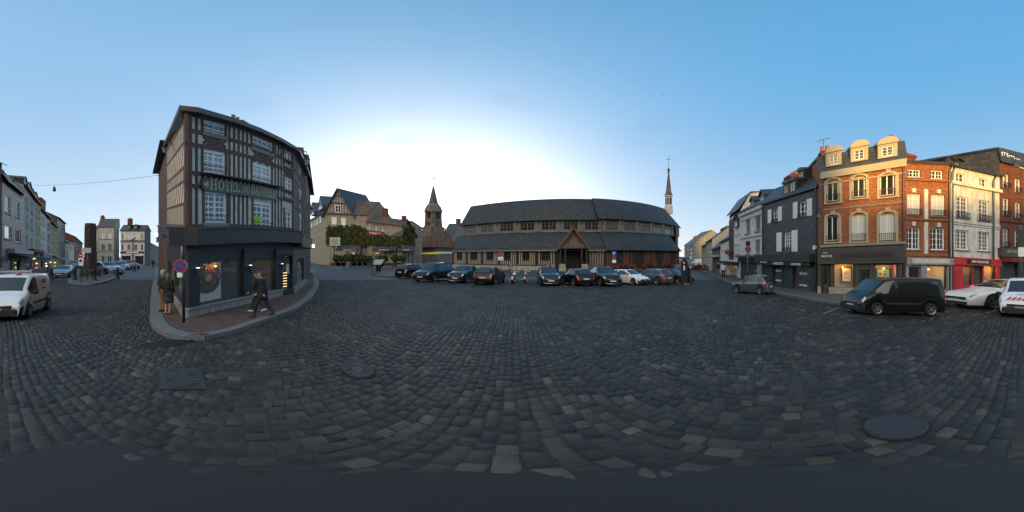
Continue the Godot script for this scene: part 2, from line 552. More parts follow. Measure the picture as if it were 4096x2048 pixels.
func text_on(f: Face, words: String, u0: float, u1: float, v0: float, v1: float, w: float, m: Material, parent: Node3D, serif := false, called := "lettering") -> void:
	# raised letters that fill the given stretch of a wall
	var t := TextMesh.new()
	var font := SystemFont.new()
	font.font_names = PackedStringArray(["Droid Serif" if serif else "Droid Sans"])
	t.font = font
	t.text = words
	t.font_size = 64
	t.pixel_size = 0.01
	t.depth = 0.02
	t.curve_step = 4.0
	var bb := t.get_aabb()
	var o := MeshInstance3D.new()
	o.mesh = t
	o.material_override = m
	o.name = called
	parent.add_child(o, true)
	var p00 := f.p(u0, v0, w)
	var ex := (f.p(u1, v0, w) - p00) / maxf(bb.size.x, 0.01)
	var ey := (f.p(u0, v1, w) - p00) / maxf(bb.size.y, 0.01)
	o.transform = Transform3D(Basis(ex, ey, f.n), p00 - ex * bb.position.x - ey * bb.position.y)


func shopfront(f: Face, r: Array, parent: Node3D, lit := true, deep := 1.2, m := "interior") -> MeshInstance3D:
	# a lit display window: a box behind the glass, the pane in its frame
	var st := begin()
	var w := -deep
	var q := [f.p(r[0], r[1], w), f.p(r[2], r[1], w), f.p(r[2], r[1], -0.1), f.p(r[0], r[1], -0.1), f.p(r[0], r[3], w), f.p(r[2], r[3], w), f.p(r[2], r[3], -0.1), f.p(r[0], r[3], -0.1)]
	quad(st, q[0], q[4], q[5], q[1]); quad(st, q[1], q[5], q[6], q[2]); quad(st, q[3], q[7], q[4], q[0]); quad(st, q[7], q[6], q[5], q[4]); quad(st, q[0], q[1], q[2], q[3])
	var o := put(st, "display_window", mat(m), parent)
	var p := begin()
	quad(p, f.p(r[0], r[1], -0.09), f.p(r[0], r[3], -0.09), f.p(r[2], r[3], -0.09), f.p(r[2], r[1], -0.09))
	put(p, "pane", mat("pane"), o)
	var s := begin()
	var fw := 0.05
	fbox(s, f, r[0], r[1], -0.1, r[0] + fw, r[3], -0.02)
	fbox(s, f, r[2] - fw, r[1], -0.1, r[2], r[3], -0.02)
	fbox(s, f, r[0] + fw, r[3] - fw, -0.1, r[2] - fw, r[3], -0.02)
	fbox(s, f, r[0] + fw, r[1], -0.1, r[2] - fw, r[1] + fw, -0.02)
	put(s, "frame", mat("shop_dark"), o)
	if lit:
		var at := f.p((r[0] + r[2]) * 0.5, r[3] - 0.25, -deep * 0.45)
		var b := begin(true)
		lathe(b, [Vector2(0, -0.05), Vector2(0.05, -0.03), Vector2(0.05, 0.03), Vector2(0, 0.05)], at, 8)
		put(b, "lamp_bulb", mat("bulb_warm"), o)
		var l := OmniLight3D.new()
		l.light_color = Color(1.0, 0.72, 0.4)
		l.light_energy = 0.24
		l.light_size = 0.05
		l.omni_range = 12.0
		l.omni_attenuation = 2.0
		l.shadow_enabled = true
		l.name = "lamp_glow"
		o.add_child(l, true)
		l.position = at
	return o


const COUNT := ["first", "second", "third", "fourth", "fifth", "sixth", "seventh", "eighth", "ninth", "tenth", "eleventh", "twelfth", "thirteenth", "fourteenth", "fifteenth", "sixteenth", "seventeenth", "eighteenth"]


func build_house(d: Dictionary) -> void:
	# a house with its shopfront, lettering and other trim; every entry is metres on its front wall
	var made := house(d)
	var o: Node3D = made[0]
	var f: Face = made[1]
	for r in d.get("rail", []): railing(f, r[0], r[2], r[1], r[3], o)
	for r in d.get("surround", []): surround(f, r, o)
	for r in d.get("fascia", []): slab(f, r, r[4], r[5], r[7], mat(r[6]), o)
	for r in d.get("shop", []): shopfront(f, r[0], o, r[1], r[2], r[3])
	for r in d.get("door", []): door(f, r[0], o, r[1])
	for r in d.get("text", []): text_on(f, r[0], r[1], r[3], r[2], r[4], r[5] + 0.004, mat(r[6]), o, r[7])
	for r in d.get("awning", []): awning(f, r, r[4], r[5], o)
	for r in d.get("bulbs", []): string_bulb(o.position + f.p(r[0], r[1], 2.3), r[2])
	for r in d.get("attic", []):
		var made_window := window(Face.new(f.p(0, 0, 0.09), f.p(f.long, 0, 0.09), Vector3.ZERO, f.s1, f.s2), r, o, 2, 2, "white_paint", "glass", false, 0.02)
		made_window.name = "attic_window"
	for r in d.get("frames", []): picture(f, r, r[4], r[5], o.position)
	for r in d.get("goods", []): goods(f, r, o.position)
	if d.has("timber"): timbering(f, d.timber, o)
	for u in d.get("pipe", []):
		var st := begin(true)
		tube(st, [f.p(u, 0.2, 0.07), f.p(u, d.h * 0.5, 0.08), f.p(u, d.h - 0.5, 0.08), f.p(u + 0.12, d.h - 0.12, 0.16)], [0.045], 6)
		put(st, "downpipe", mat("gutter"), o)
	for e in d.get("aerial", []):
		var st := begin()
		tube(st, [f.p(e[0], e[1], e[2]), f.p(e[0], e[1] + e[3], e[2])], [0.02], 4)
		for k in 5:
			var v: float = e[1] + e[3] * (0.95 if k < 3 else 0.7)
			var off := (k % 3 - 1) * 0.22
			tube(st, [f.p(e[0] + off - 0.02, v, e[2] - 0.35), f.p(e[0] + off + 0.02, v, e[2] + 0.35)], [0.012], 4)
		tube(st, [f.p(e[0] - 0.5, e[1] + e[3] * 0.95, e[2]), f.p(e[0] + 0.4, e[1] + e[3] * 0.95, e[2])], [0.014], 4)
		put(st, "aerial", mat("gutter"), o)


func surround(f: Face, r: Array, parent: Node3D) -> void:
	# carved stone round a window, arched at its head
	var st := begin()
	var wide: float = (r[2] - r[0]) * 0.16
	var spring: float = r[3] - (r[2] - r[0]) * 0.32
	fbox(st, f, r[0], r[1], 0, r[0] + wide, spring, 0.06)
	fbox(st, f, r[2] - wide, r[1], 0, r[2], spring, 0.06)
	fbox(st, f, r[0] - 0.03, r[1] - 0.08, 0, r[2] + 0.03, r[1] - 0.002, 0.12)
	var n := 10
	var cu: float = (r[0] + r[2]) * 0.5
	var ru: float = (r[2] - r[0]) * 0.5
	var rise: float = r[3] - spring
	for k in n:
		var a := PI * k / n
		var b := PI * (k + 1) / n
		var q := []
		for z in [0.0, 0.07 + 0.02 * (k % 2)]:
			for c in [[a, 1.0], [b, 1.0], [b, 0.68], [a, 0.68]]:
				q.append(f.p(cu - cos(c[0]) * ru * c[1], spring + sin(c[0]) * rise * (1.0 if c[1] == 1.0 else 0.6), z))
		quad(st, q[7], q[4], q[5], q[6]); quad(st, q[0], q[1], q[5], q[4]); quad(st, q[3], q[7], q[6], q[2])
	fbox(st, f, cu - 0.12, r[3] - 0.12, 0, cu + 0.12, r[3] + 0.12, 0.13)
	put(st, "window_surround", mat("trim"), parent)


func door(f: Face, r: Array, parent: Node3D, m: String) -> void:
	var o := slab(f, [r[0] + 0.03, r[1], r[2] - 0.03, r[3] - 0.03], -0.15, -0.09, "door", mat(m), parent)
	slab(f, [r[0] + 0.12, lerpf(r[1], r[3], 0.35), r[2] - 0.12, r[3] - 0.12], -0.089, -0.082, "door_glass", mat("glass"), o)
	slab(f, [r[2] - 0.14, lerpf(r[1], r[3], 0.44), r[2] - 0.1, lerpf(r[1], r[3], 0.52)], -0.088, -0.04, "handle", mat("gutter"), o)


func awning(f: Face, r: Array, out: float, m: String, parent: Node3D) -> void:
	var st := begin()
	var drop := 0.35
	hexa(st, [f.p(r[0], r[1] + drop, out - 0.03), f.p(r[2], r[1] + drop, out - 0.03), f.p(r[2], r[1] + drop, out), f.p(r[0], r[1] + drop, out), f.p(r[0], r[3], 0.02), f.p(r[2], r[3], 0.02), f.p(r[2], r[3] + 0.03, 0.03), f.p(r[0], r[3] + 0.03, 0.03)])
	var n := int(maxf(4, f.long / 0.8))
	for k in n:
		var u0 := lerpf(r[0], r[2], float(k) / n)
		var u1 := lerpf(r[0], r[2], float(k + 1) / n)
		fbox(st, f, u0, r[1], out - 0.02, u1 - 0.02, r[1] + drop - 0.002, out)
	put(st, "awning", mat(m), parent)


func string_bulb(at: Vector3, m: String) -> void:
	var st := begin(true)
	lathe(st, [Vector2(0.0, -0.1), Vector2(0.085, -0.04), Vector2(0.1, 0.015), Vector2(0.045, 0.085), Vector2(0.0, 0.1)], Vector3.ZERO, 8)
	var o := put(st, "light_bulb", mat(m))
	o.position = at
	tag(o, "%s %s glowing bulb of the left shops, counted along the street" % [COUNT[taken["light_bulb"]], m.trim_prefix("bulb_").replace("warm", "amber")], "light bulb", "coloured bulbs along the left shops")


func picture(f: Face, r: Array, w: float, m: String, base: Vector3) -> void:
	var names := {"print_pale": "pale print of gold figures in a dark frame in the gallery window", "print_bright": "bright red and turquoise print hung in the gallery window", "print_dark": "red and brown framed picture in the red shop window"}
	var o := thing("framed_picture", names[m], "picture", base + f.p((r[0] + r[2]) * 0.5, r[1], w))
	var g := Face.new(f.p(0, 0, w) , f.p(f.long, 0, w), f.p((r[0] + r[2]) * 0.5, r[1], w), f.s1, f.s2)
	var st := begin()
	var fw := 0.05
	fbox(st, g, r[0], r[1], -0.03, r[0] + fw, r[3], 0.03); fbox(st, g, r[2] - fw, r[1], -0.03, r[2], r[3], 0.03)
	fbox(st, g, r[0] + fw, r[1], -0.03, r[2] - fw, r[1] + fw, 0.03); fbox(st, g, r[0] + fw, r[3] - fw, -0.03, r[2] - fw, r[3], 0.03)
	put(st, "frame", mat("black"), o)
	var p := begin()
	p.set_uv(Vector2(0, 0))
	var q := [[r[0] + fw, r[1] + fw, 0, 1], [r[0] + fw, r[3] - fw, 0, 0], [r[2] - fw, r[3] - fw, 1, 0], [r[2] - fw, r[1] + fw, 1, 1]]
	for k in [0, 1, 2, 0, 2, 3]:
		p.set_uv(Vector2(q[k][2], q[k][3]))
		p.add_vertex(g.p(q[k][0], q[k][1], 0.0))
	put(p, "print", mat(m), o)


func goods(f: Face, r: Array, base: Vector3) -> void:
	# small wares on a shelf behind the glass
	var lo := r[1] as float
	var shelf := thing("display_shelf", "white stepped display shelf behind the glass of the %s" % r[4], "shelf", base + f.p((r[0] + r[2]) * 0.5, lo, -0.5))
	var org := f.p((r[0] + r[2]) * 0.5, lo, -0.5)
	var g := Face.new(f.p(0, 0, 0), f.p(f.long, 0, 0), org, f.s1, f.s2)
	var st := begin()
	fbox(st, g, r[0] + 0.08, lo, -0.8, r[2] - 0.08, lo + 0.12, -0.2)
	fbox(st, g, r[0] + 0.2, lo + 0.121, -0.8, r[2] - 0.3, lo + 0.45, -0.5)
	put(st, "shelf_board", mat("white_paint"), shelf)
	rnd.seed = int(r[0] * 100)
	for k in 6:
		var u := lerpf(r[0] + 0.2, r[2] - 0.2, (k + 0.5) / 6.0)
		var hgt := rnd.randf_range(0.12, 0.26)
		var b := begin(true)
		lathe(b, [Vector2(0.0, 0), Vector2(0.05, 0), Vector2(0.055, hgt * 0.6), Vector2(0.02, hgt * 0.78), Vector2(0.02, hgt), Vector2(0, hgt)], Vector3.ZERO, 8)
		var made := put(b, "vase", mat(["white_paint", "gold", "awning_red"][k % 3]))
		made.position = base + f.p(u, lo + 0.123, -0.32)
		tag(made, "small %s vase, %s from the left in the %s window" % [["white", "gilt", "red"][k % 3], COUNT[k], r[4]], "vase", "small vases in the shop windows")


func timbering(f: Face, t: Array, parent: Node3D) -> void:
	var v0: float = t[0]
	var v1: float = t[1]
	var n: int = t[2]
	var rails := [v0, v0 + (v1 - v0) * 0.12, v1 - (v1 - v0) * 0.1, v1 - 0.25]
	if t[3]: rails = [v0 + 2.8, v0 + 3.1, (v0 + v1) * 0.62, v1 - 0.3]
	for v in rails:
		slab(f, [0.0, v, f.long, v + 0.16], 0.0, 0.06, "rail", mat("dark_timber"), parent)
	for k in n + 1:
		var u := lerpf(0.0, f.long - 0.12, float(k) / n)
		if t[3]:
			slab(f, [u, v0 + 3.32, u + 0.2, v1 - 0.32], 0.0, 0.05, "stud", mat("dark_timber"), parent)
		else:
			slab(f, [u, rails[0] + 0.23, u + 0.12, rails[1] - 0.01], 0.0, 0.05, "stud", mat("dark_timber"), parent)
			slab(f, [u, rails[2] + 0.23, u + 0.12, rails[3] - 0.01], 0.0, 0.05, "stud", mat("dark_timber"), parent)
	if t[3]:
		for k in 2:
			var st := begin()
			fbar(st, f, f.long * (0.15 + 0.5 * k), v0 + 3.4, f.long * (0.4 + 0.5 * k), v1 - 0.4, 0.22, 0.051, 0.08)
			put(st, "brace", mat("dark_timber"), parent)


func print_tex(kind: String) -> Texture2D:
	# the flat print of a poster
	var s := 64
	var im := Image.create(s, s, false, Image.FORMAT_RGB8)
	var r := RandomNumberGenerator.new()
	r.seed = kind.length() * 7
	var ground: Color = {"print_pale": Color(0.9, 0.87, 0.78), "print_bright": Color(0.45, 0.72, 0.68), "print_dark": Color(0.3, 0.16, 0.1)}[kind]
	im.fill(ground)
	var inks: Array = {"print_pale": [Color(0.75, 0.66, 0.45), Color(0.82, 0.74, 0.55)], "print_bright": [Color(0.85, 0.2, 0.12), Color(0.95, 0.75, 0.3), Color(0.9, 0.45, 0.35), Color(0.1, 0.1, 0.12)], "print_dark": [Color(0.75, 0.25, 0.1), Color(0.8, 0.55, 0.2)]}[kind]
	for k in 26:
		var c := Vector2(r.randf_range(14, 50), r.randf_range(12, 54))
		var rad := r.randf_range(2.0, 8.0)
		var ink: Color = inks[r.randi() % inks.size()]
		for y in s:
			for x in s:
				if (Vector2(x, y) - c).length() < rad * (0.7 + 0.3 * sin(atan2(y - c.y, x - c.x) * 3.0 + k)):
					im.set_pixel(x, y, ink)
	return ImageTexture.create_from_image(im)


func more_mats() -> void:
	for k in ["print_pale", "print_bright", "print_dark"]:
		var m := mat(k, Color(1, 1, 1), 0.5)
		m.albedo_texture = print_tex(k)
	mat("gallery_grey", Color(0.055, 0.055, 0.057), 0.55, {"tex": "grain", "scale": 0.5})
	mat("gallery_dark", Color(0.03, 0.031, 0.036), 0.5)
	mat("gallery_letters", Color(0.008, 0.008, 0.009), 0.35)
	mat("gallery_room", Color(0.42, 0.36, 0.26), 0.9)
	mat("white_room", Color(0.5, 0.5, 0.46), 0.9)
	mat("red_room", Color(0.3, 0.07, 0.04), 0.9)
	mat("pale_grey", Color(0.34, 0.35, 0.37), 0.6, {"tex": "grain", "scale": 0.5})
	mat("silver_board", Color(0.42, 0.42, 0.42), 0.4)
	mat("red_shop", Color(0.5, 0.022, 0.02), 0.45)
	mat("red_shop_dark", Color(0.4, 0.016, 0.015), 0.45)
	mat("bistro_grey", Color(0.06, 0.062, 0.062), 0.6)
	mat("sign_gold", Color(0.45, 0.4, 0.28), 0.5)
	mat("awning_red", Color(0.2, 0.03, 0.025), 0.9)
	mat("awning_black", Color(0.02, 0.02, 0.022), 0.9)
	mat("awning_grey", Color(0.06, 0.06, 0.065), 0.9)
	mat("awning_cream", Color(0.3, 0.3, 0.25), 0.9)
	mat("green_shop", Color(0.035, 0.062, 0.052), 0.5, {"tex": "grain", "scale": 0.5})
	mat("shop_blue", Color(0.03, 0.09, 0.32), 0.6)
	mat("shop_blue_dark", Color(0.015, 0.03, 0.1), 0.6)
	mat("yellow_glass", Color(0.28, 0.22, 0.06), 0.2)
	mat("gold", Color(0.55, 0.4, 0.15), 0.35, {"metal": 0.8})


# ---- sky ----
func sky_color(a: float, el: float) -> Color:
	# a: angle to the right of the view, el: height, both radians. A clear evening: a pale glow low over the church, another added round the unseen sun and widened to brighten the house fronts, blue above.
	var g := absf(a + 0.17)
	var h := maxf(el, 0.0)
	var east := 0.5 + 0.5 * sin(a)
	var top := Color(0.086, 0.285, 0.51)
	var blue := Color(0.145, 0.36, 0.62).lerp(Color(0.09, 0.335, 0.615), east)
	var low := Color(0.56, 0.69, 0.79).lerp(Color(0.52, 0.65, 0.74), east)
	var k := 1.0 - exp(-h / 0.19)
	var c := low.lerp(blue, smoothstep(0.0, 1.0, k * 1.1)).lerp(top, smoothstep(0.3, 0.6, h))
	var halo := exp(-pow(g / 0.36, 2.0) - pow(h / 0.25, 2.0))
	var wide := exp(-pow(g / 0.52, 2.0) - pow(h / 0.38, 2.0))
	c = c.lerp(Color(0.57, 0.7, 0.87), clampf(wide * 0.88, 0, 1)).lerp(Color(3.4, 3.3, 3.1), clampf(halo * halo * 1.1, 0, 1))
	c = c.lerp(Color(0.98, 1.0, 1.03), clampf(halo * 0.8, 0, 1) * (1.0 - clampf(halo * halo, 0, 1)))
	var towards := Vector3(sin(a) * cos(el), sin(el), -cos(a) * cos(el))
	var off := towards.angle_to(Vector3(-0.35, 0.15, 0.92))
	c = c.lerp(Color(2.7, 2.35, 1.85), 0.95 * exp(-pow(off / 0.95, 2.0)))
	var warm := exp(-pow(h / 0.045, 2.0)) * clampf(exp(-pow((a - 0.42) / 0.3, 2.0)), 0, 1)
	return c.lerp(Color(0.8, 0.74, 0.58), warm * 0.5)


func sky_texture() -> Texture2D:
	var w := 512
	var h := 256
	var im := Image.create(w, h, false, Image.FORMAT_RGBAF)
	var n := FastNoiseLite.new()
	n.seed = 21
	n.frequency = 1.0
	n.fractal_octaves = 3
	for y in h:
		var el := PI * (0.5 - (y + 0.5) / h)
		for x in w:
			var a := wrapf(TAU * (x + 0.5) / w, -PI, PI)
			var c := sky_color(a, el)
			var d := Vector3(sin(a) * cos(el), sin(el) * 3.0, -cos(a) * cos(el))
			var veil := clampf(n.get_noise_3dv(d * 4.0) - 0.28, 0.0, 1.0) * clampf(el / 0.25, 0, 1)
			c = c.lerp(Color(0.2, 0.33, 0.56), veil * 0.55)
			im.set_pixel(x, y, Color(c.r, c.g, c.b, 1.0))
	return ImageTexture.create_from_image(im)


# ---- paving ----
func sett_place(rx: float, rz: float) -> Vector3:
	# The setts are laid in straight rows round the middle of the square; opened out, the rows sweep in curves. (rx, rz) metres from the middle, before opening out.
	var r := sqrt(rx * rx + rz * rz)
	var a := atan2(rx, -rz)
	var dip := atan2(2.55, r) / (PI * 0.5)
	var d := 2.55 / (0.6 * dip)
	return Vector3(a / PI * 1.2 * d, 0, -d)


func in_poly(p: Vector2, poly: PackedVector2Array) -> bool:
	return Geometry2D.is_point_in_polygon(p, poly)


func build_ground(no_setts: Array) -> void:
	mat("ground_far", Color(0.046, 0.043, 0.04), 0.6, {"tex": "setts", "scale": Vector3(0.22, 0.22, 0.12)})
	mat("joint", Color(0.034, 0.032, 0.029), 0.9, {"tex": "stain", "scale": 0.5, "bump": "bumps", "relief": 1.5})
	var st := begin()
	var R := 900.0
	quad(st, Vector3(-R, -0.02, -R), Vector3(R, -0.02, -R), Vector3(R, -0.02, -44.0), Vector3(-R, -0.02, -44.0))
	struct(st, "ground", mats["ground_far"])
	st = begin()
	quad(st, Vector3(-R, -0.013, -44.0), Vector3(R, -0.013, -44.0), Vector3(R, -0.013, 260.0), Vector3(-R, -0.013, 260.0))
	var floor_ := struct(st, "paving", mats["joint"])
	var protos := []
	rnd.seed = 77
	for k in 6:  # domed setts with worn, uneven rims, one metre square, the transform gives the size
		var s := begin(true)
		var ring := []
		var inner := []
		var n := 12
		for i in n:
			var t := TAU * (i + 0.5) / n
			var c := Vector2(cos(t), sin(t))
			c *= 0.5 / maxf(absf(c.x), absf(c.y)) * 0.98
			var corner := 1.0 - 0.05 * pow(absf(sin(2.0 * t)), 3.0)
			c *= corner * rnd.randf_range(0.965, 1.0)
			ring.append(c)
			inner.append(c * rnd.randf_range(0.86, 0.93))
		var mid := Vector3(rnd.randf_range(-0.1, 0.1), rnd.randf_range(-0.002, 0.003), rnd.randf_range(-0.1, 0.1))
		for i in n:
			var j := (i + 1) % n
			var hi := 0.0
			var a := Vector3(ring[i].x, -0.014, ring[i].y); var b := Vector3(ring[j].x, -0.014, ring[j].y)
			var c2 := Vector3(inner[i].x, hi, inner[i].y); var d := Vector3(inner[j].x, hi, inner[j].y)
			quad(s, a, b, d, c2)
			tri(s, c2, d, mid)
		s.generate_normals()
		protos.append(s.commit())
	var m := mat("sett", Color(1, 1, 1), 0.6, {"spec": 0.32, "vertex": true, "tex": "grain", "scale": 1.6, "bump": "bumps", "relief": 0.5})
	var tones := [Color(0.042, 0.038, 0.034), Color(0.06, 0.054, 0.047), Color(0.03, 0.028, 0.027), Color(0.082, 0.075, 0.065), Color(0.024, 0.0225, 0.022), Color(0.07, 0.054, 0.04), Color(0.037, 0.038, 0.033), Color(0.098, 0.088, 0.073), Color(0.05, 0.033, 0.028)]
	var tone_mats := []
	for k in tones.size():
		tone_mats.append(mat("sett_%d" % k, tones[k], 0.6, {"spec": 0.32, "tex": "grain", "scale": 1.6, "bump": "bumps", "relief": 0.5}))
	var lists := []
	for k in 6: lists.append([])
	var near := []
	var px := 0.152
	var pz := 0.185
	var far := 17.5
	var rows := int(far / px)
	var bend := FastNoiseLite.new()
	bend.seed = 2
	bend.frequency = 1.0
	for i in range(-rows, rows + 1):
		var shift := rnd.randf()
		var lane0 := i * px + rnd.randf_range(-0.012, 0.012)
		var z := -far + shift * pz
		while z < far:
			var long := pz * rnd.randf_range(0.68, 1.38)
			var zc := z + long * 0.5
			z += long
			var lane := lane0 + 0.1 * bend.get_noise_2d(lane0 * 0.35, zc * 0.35)
			zc += 0.14 * bend.get_noise_2d(lane0 * 0.3 + 50.0, zc * 0.3)
			var r := sqrt(lane * lane + zc * zc)
			if r > far or r < 0.55: continue
			var ex := (sett_place(lane + 0.02, zc) - sett_place(lane - 0.02, zc)) / 0.04
			var ez := (sett_place(lane, zc + 0.02) - sett_place(lane, zc - 0.02)) / 0.04
			if ex.length() > 9.0 or ez.length() > 9.0: continue
			for turn in 3:  # the rows go on past both ends of the opened-out square
				var c := sett_place(lane, zc)
				c.x += (turn - 1) * 2.4 * -c.z
				if absf(c.x) > -c.z * 1.6: continue
				var p2 := Vector2(c.x, c.z)
				var out := false
				for poly in no_setts:
					if in_poly(p2, poly):
						out = true
						break
				if out: continue
				var slide := Vector3((turn - 1) * 2.4, 0, 0)  # how the shifted rows shear
				var fx := ex - slide * ex.z
				var fz := ez - slide * ez.z
				var bx := fx * (px + 0.001) * rnd.randf_range(0.94, 1.0)
				var bz := fz * (long - 0.006)
				if bx.cross(bz).y < 0.0: bz = -bz
				var b := Basis(bx + Vector3(0, rnd.randf_range(-0.012, 0.012), 0), Vector3(0, 1, 0), -bz + Vector3(0, rnd.randf_range(-0.012, 0.012), 0))
				var t := Transform3D(b, Vector3(c.x, rnd.randf_range(-0.006, 0.006), c.z))
				var tone: int = [0, 2, 4, 4, 2, 0, 1, 6][rnd.randi() % 8] if rnd.randf() < 0.74 else rnd.randi() % tones.size()
				var size := bx.length() * bz.length() / (c.z * c.z)
				var inside := absf(c.x) < -c.z * 1.19 and -c.z > 4.75
				near.append([-size if inside else 0.0, rnd.randi() % 6, t, tone, 1.0 + 0.55 * bend.get_noise_2d(lane * 0.55 + 9.0, zc * 0.55)])
	near.sort_custom(func(p, q): return p[0] < q[0])
	for k in near.size():
		var s: Array = near[k]
		if k < 300:
			var o := put_mesh(protos[s[1]], "sett", tone_mats[s[3]], floor_)
			o.transform = s[2]
		else:
			lists[s[1]].append(s)
	for k in 6:
		var mm := MultiMesh.new()
		mm.transform_format = MultiMesh.TRANSFORM_3D
		mm.use_colors = true
		mm.mesh = protos[k]
		mm.instance_count = lists[k].size()
		for i in lists[k].size():
			mm.set_instance_transform(i, lists[k][i][2])
			var c: Color = tones[lists[k][i][3]]
			var g: float = (0.85 + 0.3 * fposmod(i * 0.618, 1.0)) * lists[k][i][4]
			mm.set_instance_color(i, Color(c.r * g, c.g * g, c.b * g))
		var o := MultiMeshInstance3D.new()
		o.multimesh = mm
		o.material_override = m
		o.name = "setts"
		o.set_meta("kind", "stuff")
		floor_.add_child(o, true)


func pavement(called: String, outline: Array, top: float, m: String, kerb_from: int, kerb_to: int, wide := 0.3) -> MeshInstance3D:
	# a raised pavement: a slab inside, kerb stones laid along the outline points kerb_from..kerb_to
	var poly := PackedVector2Array()
	for p in outline: poly.append(Vector2(p[0], -p[1]))
	var st := begin()
	var idx := Geometry2D.triangulate_polygon(poly)
	for k in range(0, idx.size(), 3):
		var a := Vector3(poly[idx[k]].x, top, poly[idx[k]].y)
		var b := Vector3(poly[idx[k + 1]].x, top, poly[idx[k + 1]].y)
		var c := Vector3(poly[idx[k + 2]].x, top, poly[idx[k + 2]].y)
		if (b - a).cross(c - a).y > 0.0: tri(st, a, c, b)
		else: tri(st, a, b, c)
	for k in poly.size():
		var a := poly[k]
		var b := poly[(k + 1) % poly.size()]
		quad(st, Vector3(a.x, -0.03, a.y), Vector3(a.x, top, a.y), Vector3(b.x, top, b.y), Vector3(b.x, -0.03, b.y))
	var o := struct(st, called, mat(m))
	var shrunk := Geometry2D.offset_polygon(poly, -wide)
	for k in range(kerb_from, kerb_to):
		var a := poly[k]
		var b := poly[(k + 1) % poly.size()]
		var n := int(maxf(1, round((b - a).length() / 1.1)))
		var nrm := (b - a).normalized().orthogonal()
		var probe := (a + b) * 0.5 + nrm * 0.2
		if not in_poly(probe, poly): nrm = -nrm
		for i in n:
			var s0 := a.lerp(b, (i + 0.012) / n) - nrm * 0.02
			var s1 := a.lerp(b, (i + 0.988) / n) - nrm * 0.02
			var s := begin()
			var q := []
			for y in [-0.04, top + 0.012]:
				for v in [s0, s1, s1 + nrm * wide, s0 + nrm * wide]:
					q.append(Vector3(v.x, y, v.y))
			var mid: Vector3 = (q[0] + q[6]) * 0.5
			if Basis(q[1] - q[0], Vector3.UP, q[3] - q[0]).determinant() < 0.0:
				q = [q[1], q[0], q[3], q[2], q[5], q[4], q[7], q[6]]
			for j in 8:  # a worn arris
				if j > 3: q[j] = q[j].lerp(Vector3(mid.x, q[j].y, mid.z), 0.02)
			hexa(s, q)
			put(s, "kerb_stone", mat("kerb"), o)
	return o


func ground_patch(called: String, outline: Array, y: float, m: Material) -> MeshInstance3D:
	var poly := PackedVector2Array()
	for p in outline: poly.append(Vector2(p[0], -p[1]))
	var st := begin()
	var idx := Geometry2D.triangulate_polygon(poly)
	for k in range(0, idx.size(), 3):
		var a := Vector3(poly[idx[k]].x, y, poly[idx[k]].y)
		var b := Vector3(poly[idx[k + 1]].x, y, poly[idx[k + 1]].y)
		var c := Vector3(poly[idx[k + 2]].x, y, poly[idx[k + 2]].y)
		if (b - a).cross(c - a).y > 0.0: tri(st, a, c, b)
		else: tri(st, a, b, c)
	return struct(st, called, m)


func nadir_sheet(called: String, edge: Array, m: Material) -> void:
	# an added dark sheet over the nadir: thin among the setts at its edge, covering them further in
	var st := begin()
	for k in edge.size() - 1:
		var rows := [[0.25, -0.016], [0.0, -0.008], [-0.3, 0.002], [-0.7, 0.022], [-12.0, 0.024]]
		for i in rows.size() - 1:
			var q := []
			for e in [[k, i], [k + 1, i], [k + 1, i + 1], [k, i + 1]]:
				var p: Array = edge[e[0]]
				q.append(Vector3(p[0], rows[e[1]][1], -p[1] - rows[e[1]][0]))
			quad(st, q[0], q[1], q[2], q[3])
	struct(st, called, m)


# ---- the half-timbered hotel on the corner ----
func face_of(d: Dictionary, base: Vector3) -> Face:
	return Face.new(Vector3(d.a[0], 0, -d.a[1]), Vector3(d.b[0], 0, -d.b[1]), base, d.s1, d.s2)


func studs(f: Face, rails: Array, wins: Array, panels: Array, pitch: float, o: Node3D, skip_rows := [], proud := 0.025) -> void:
	# uprights between the rails, left out where a window, a braced panel or the sign is
	var n := int(f.long / pitch)
	var mesh_count := 0
	for row in rails.size() - 1:
		if row in skip_rows: continue
		var v0: float = rails[row] + 0.07
		var v1: float = rails[row + 1] - 0.07
		for k in n:
			var u: float = (k + 0.5) * f.long / n
			var clash := false
			for w in wins + panels:
				if u > w[0] - 0.22 and u < w[2] + 0.22 and (v0 + v1) * 0.5 > w[1] - 0.1 and (v0 + v1) * 0.5 < w[3] + 0.1: clash = true
			if clash: continue
			slab(f, [u - pitch * 0.2, v0 - 0.02, u + pitch * 0.2, v1 + 0.02], 0.0, proud, "stud", mat("stud"), o)
	for v in rails:
		var st := begin()
		for k in 8:
			fbox(st, f, f.long * k / 8.0, v - 0.08, 0.0, f.long * (k + 1) / 8.0, v + 0.08, proud + 0.012)
		put(st, "rail", mat("timber"), o)
	for w in wins:
		for u in [w[0] - 0.16, w[2] + 0.02]:
			if u > 0 and u < f.long - 0.15:
				slab(f, [u, w[1] - 0.12, u + 0.14, w[3] + 0.1], 0.0, 0.045, "post", mat("timber"), o)


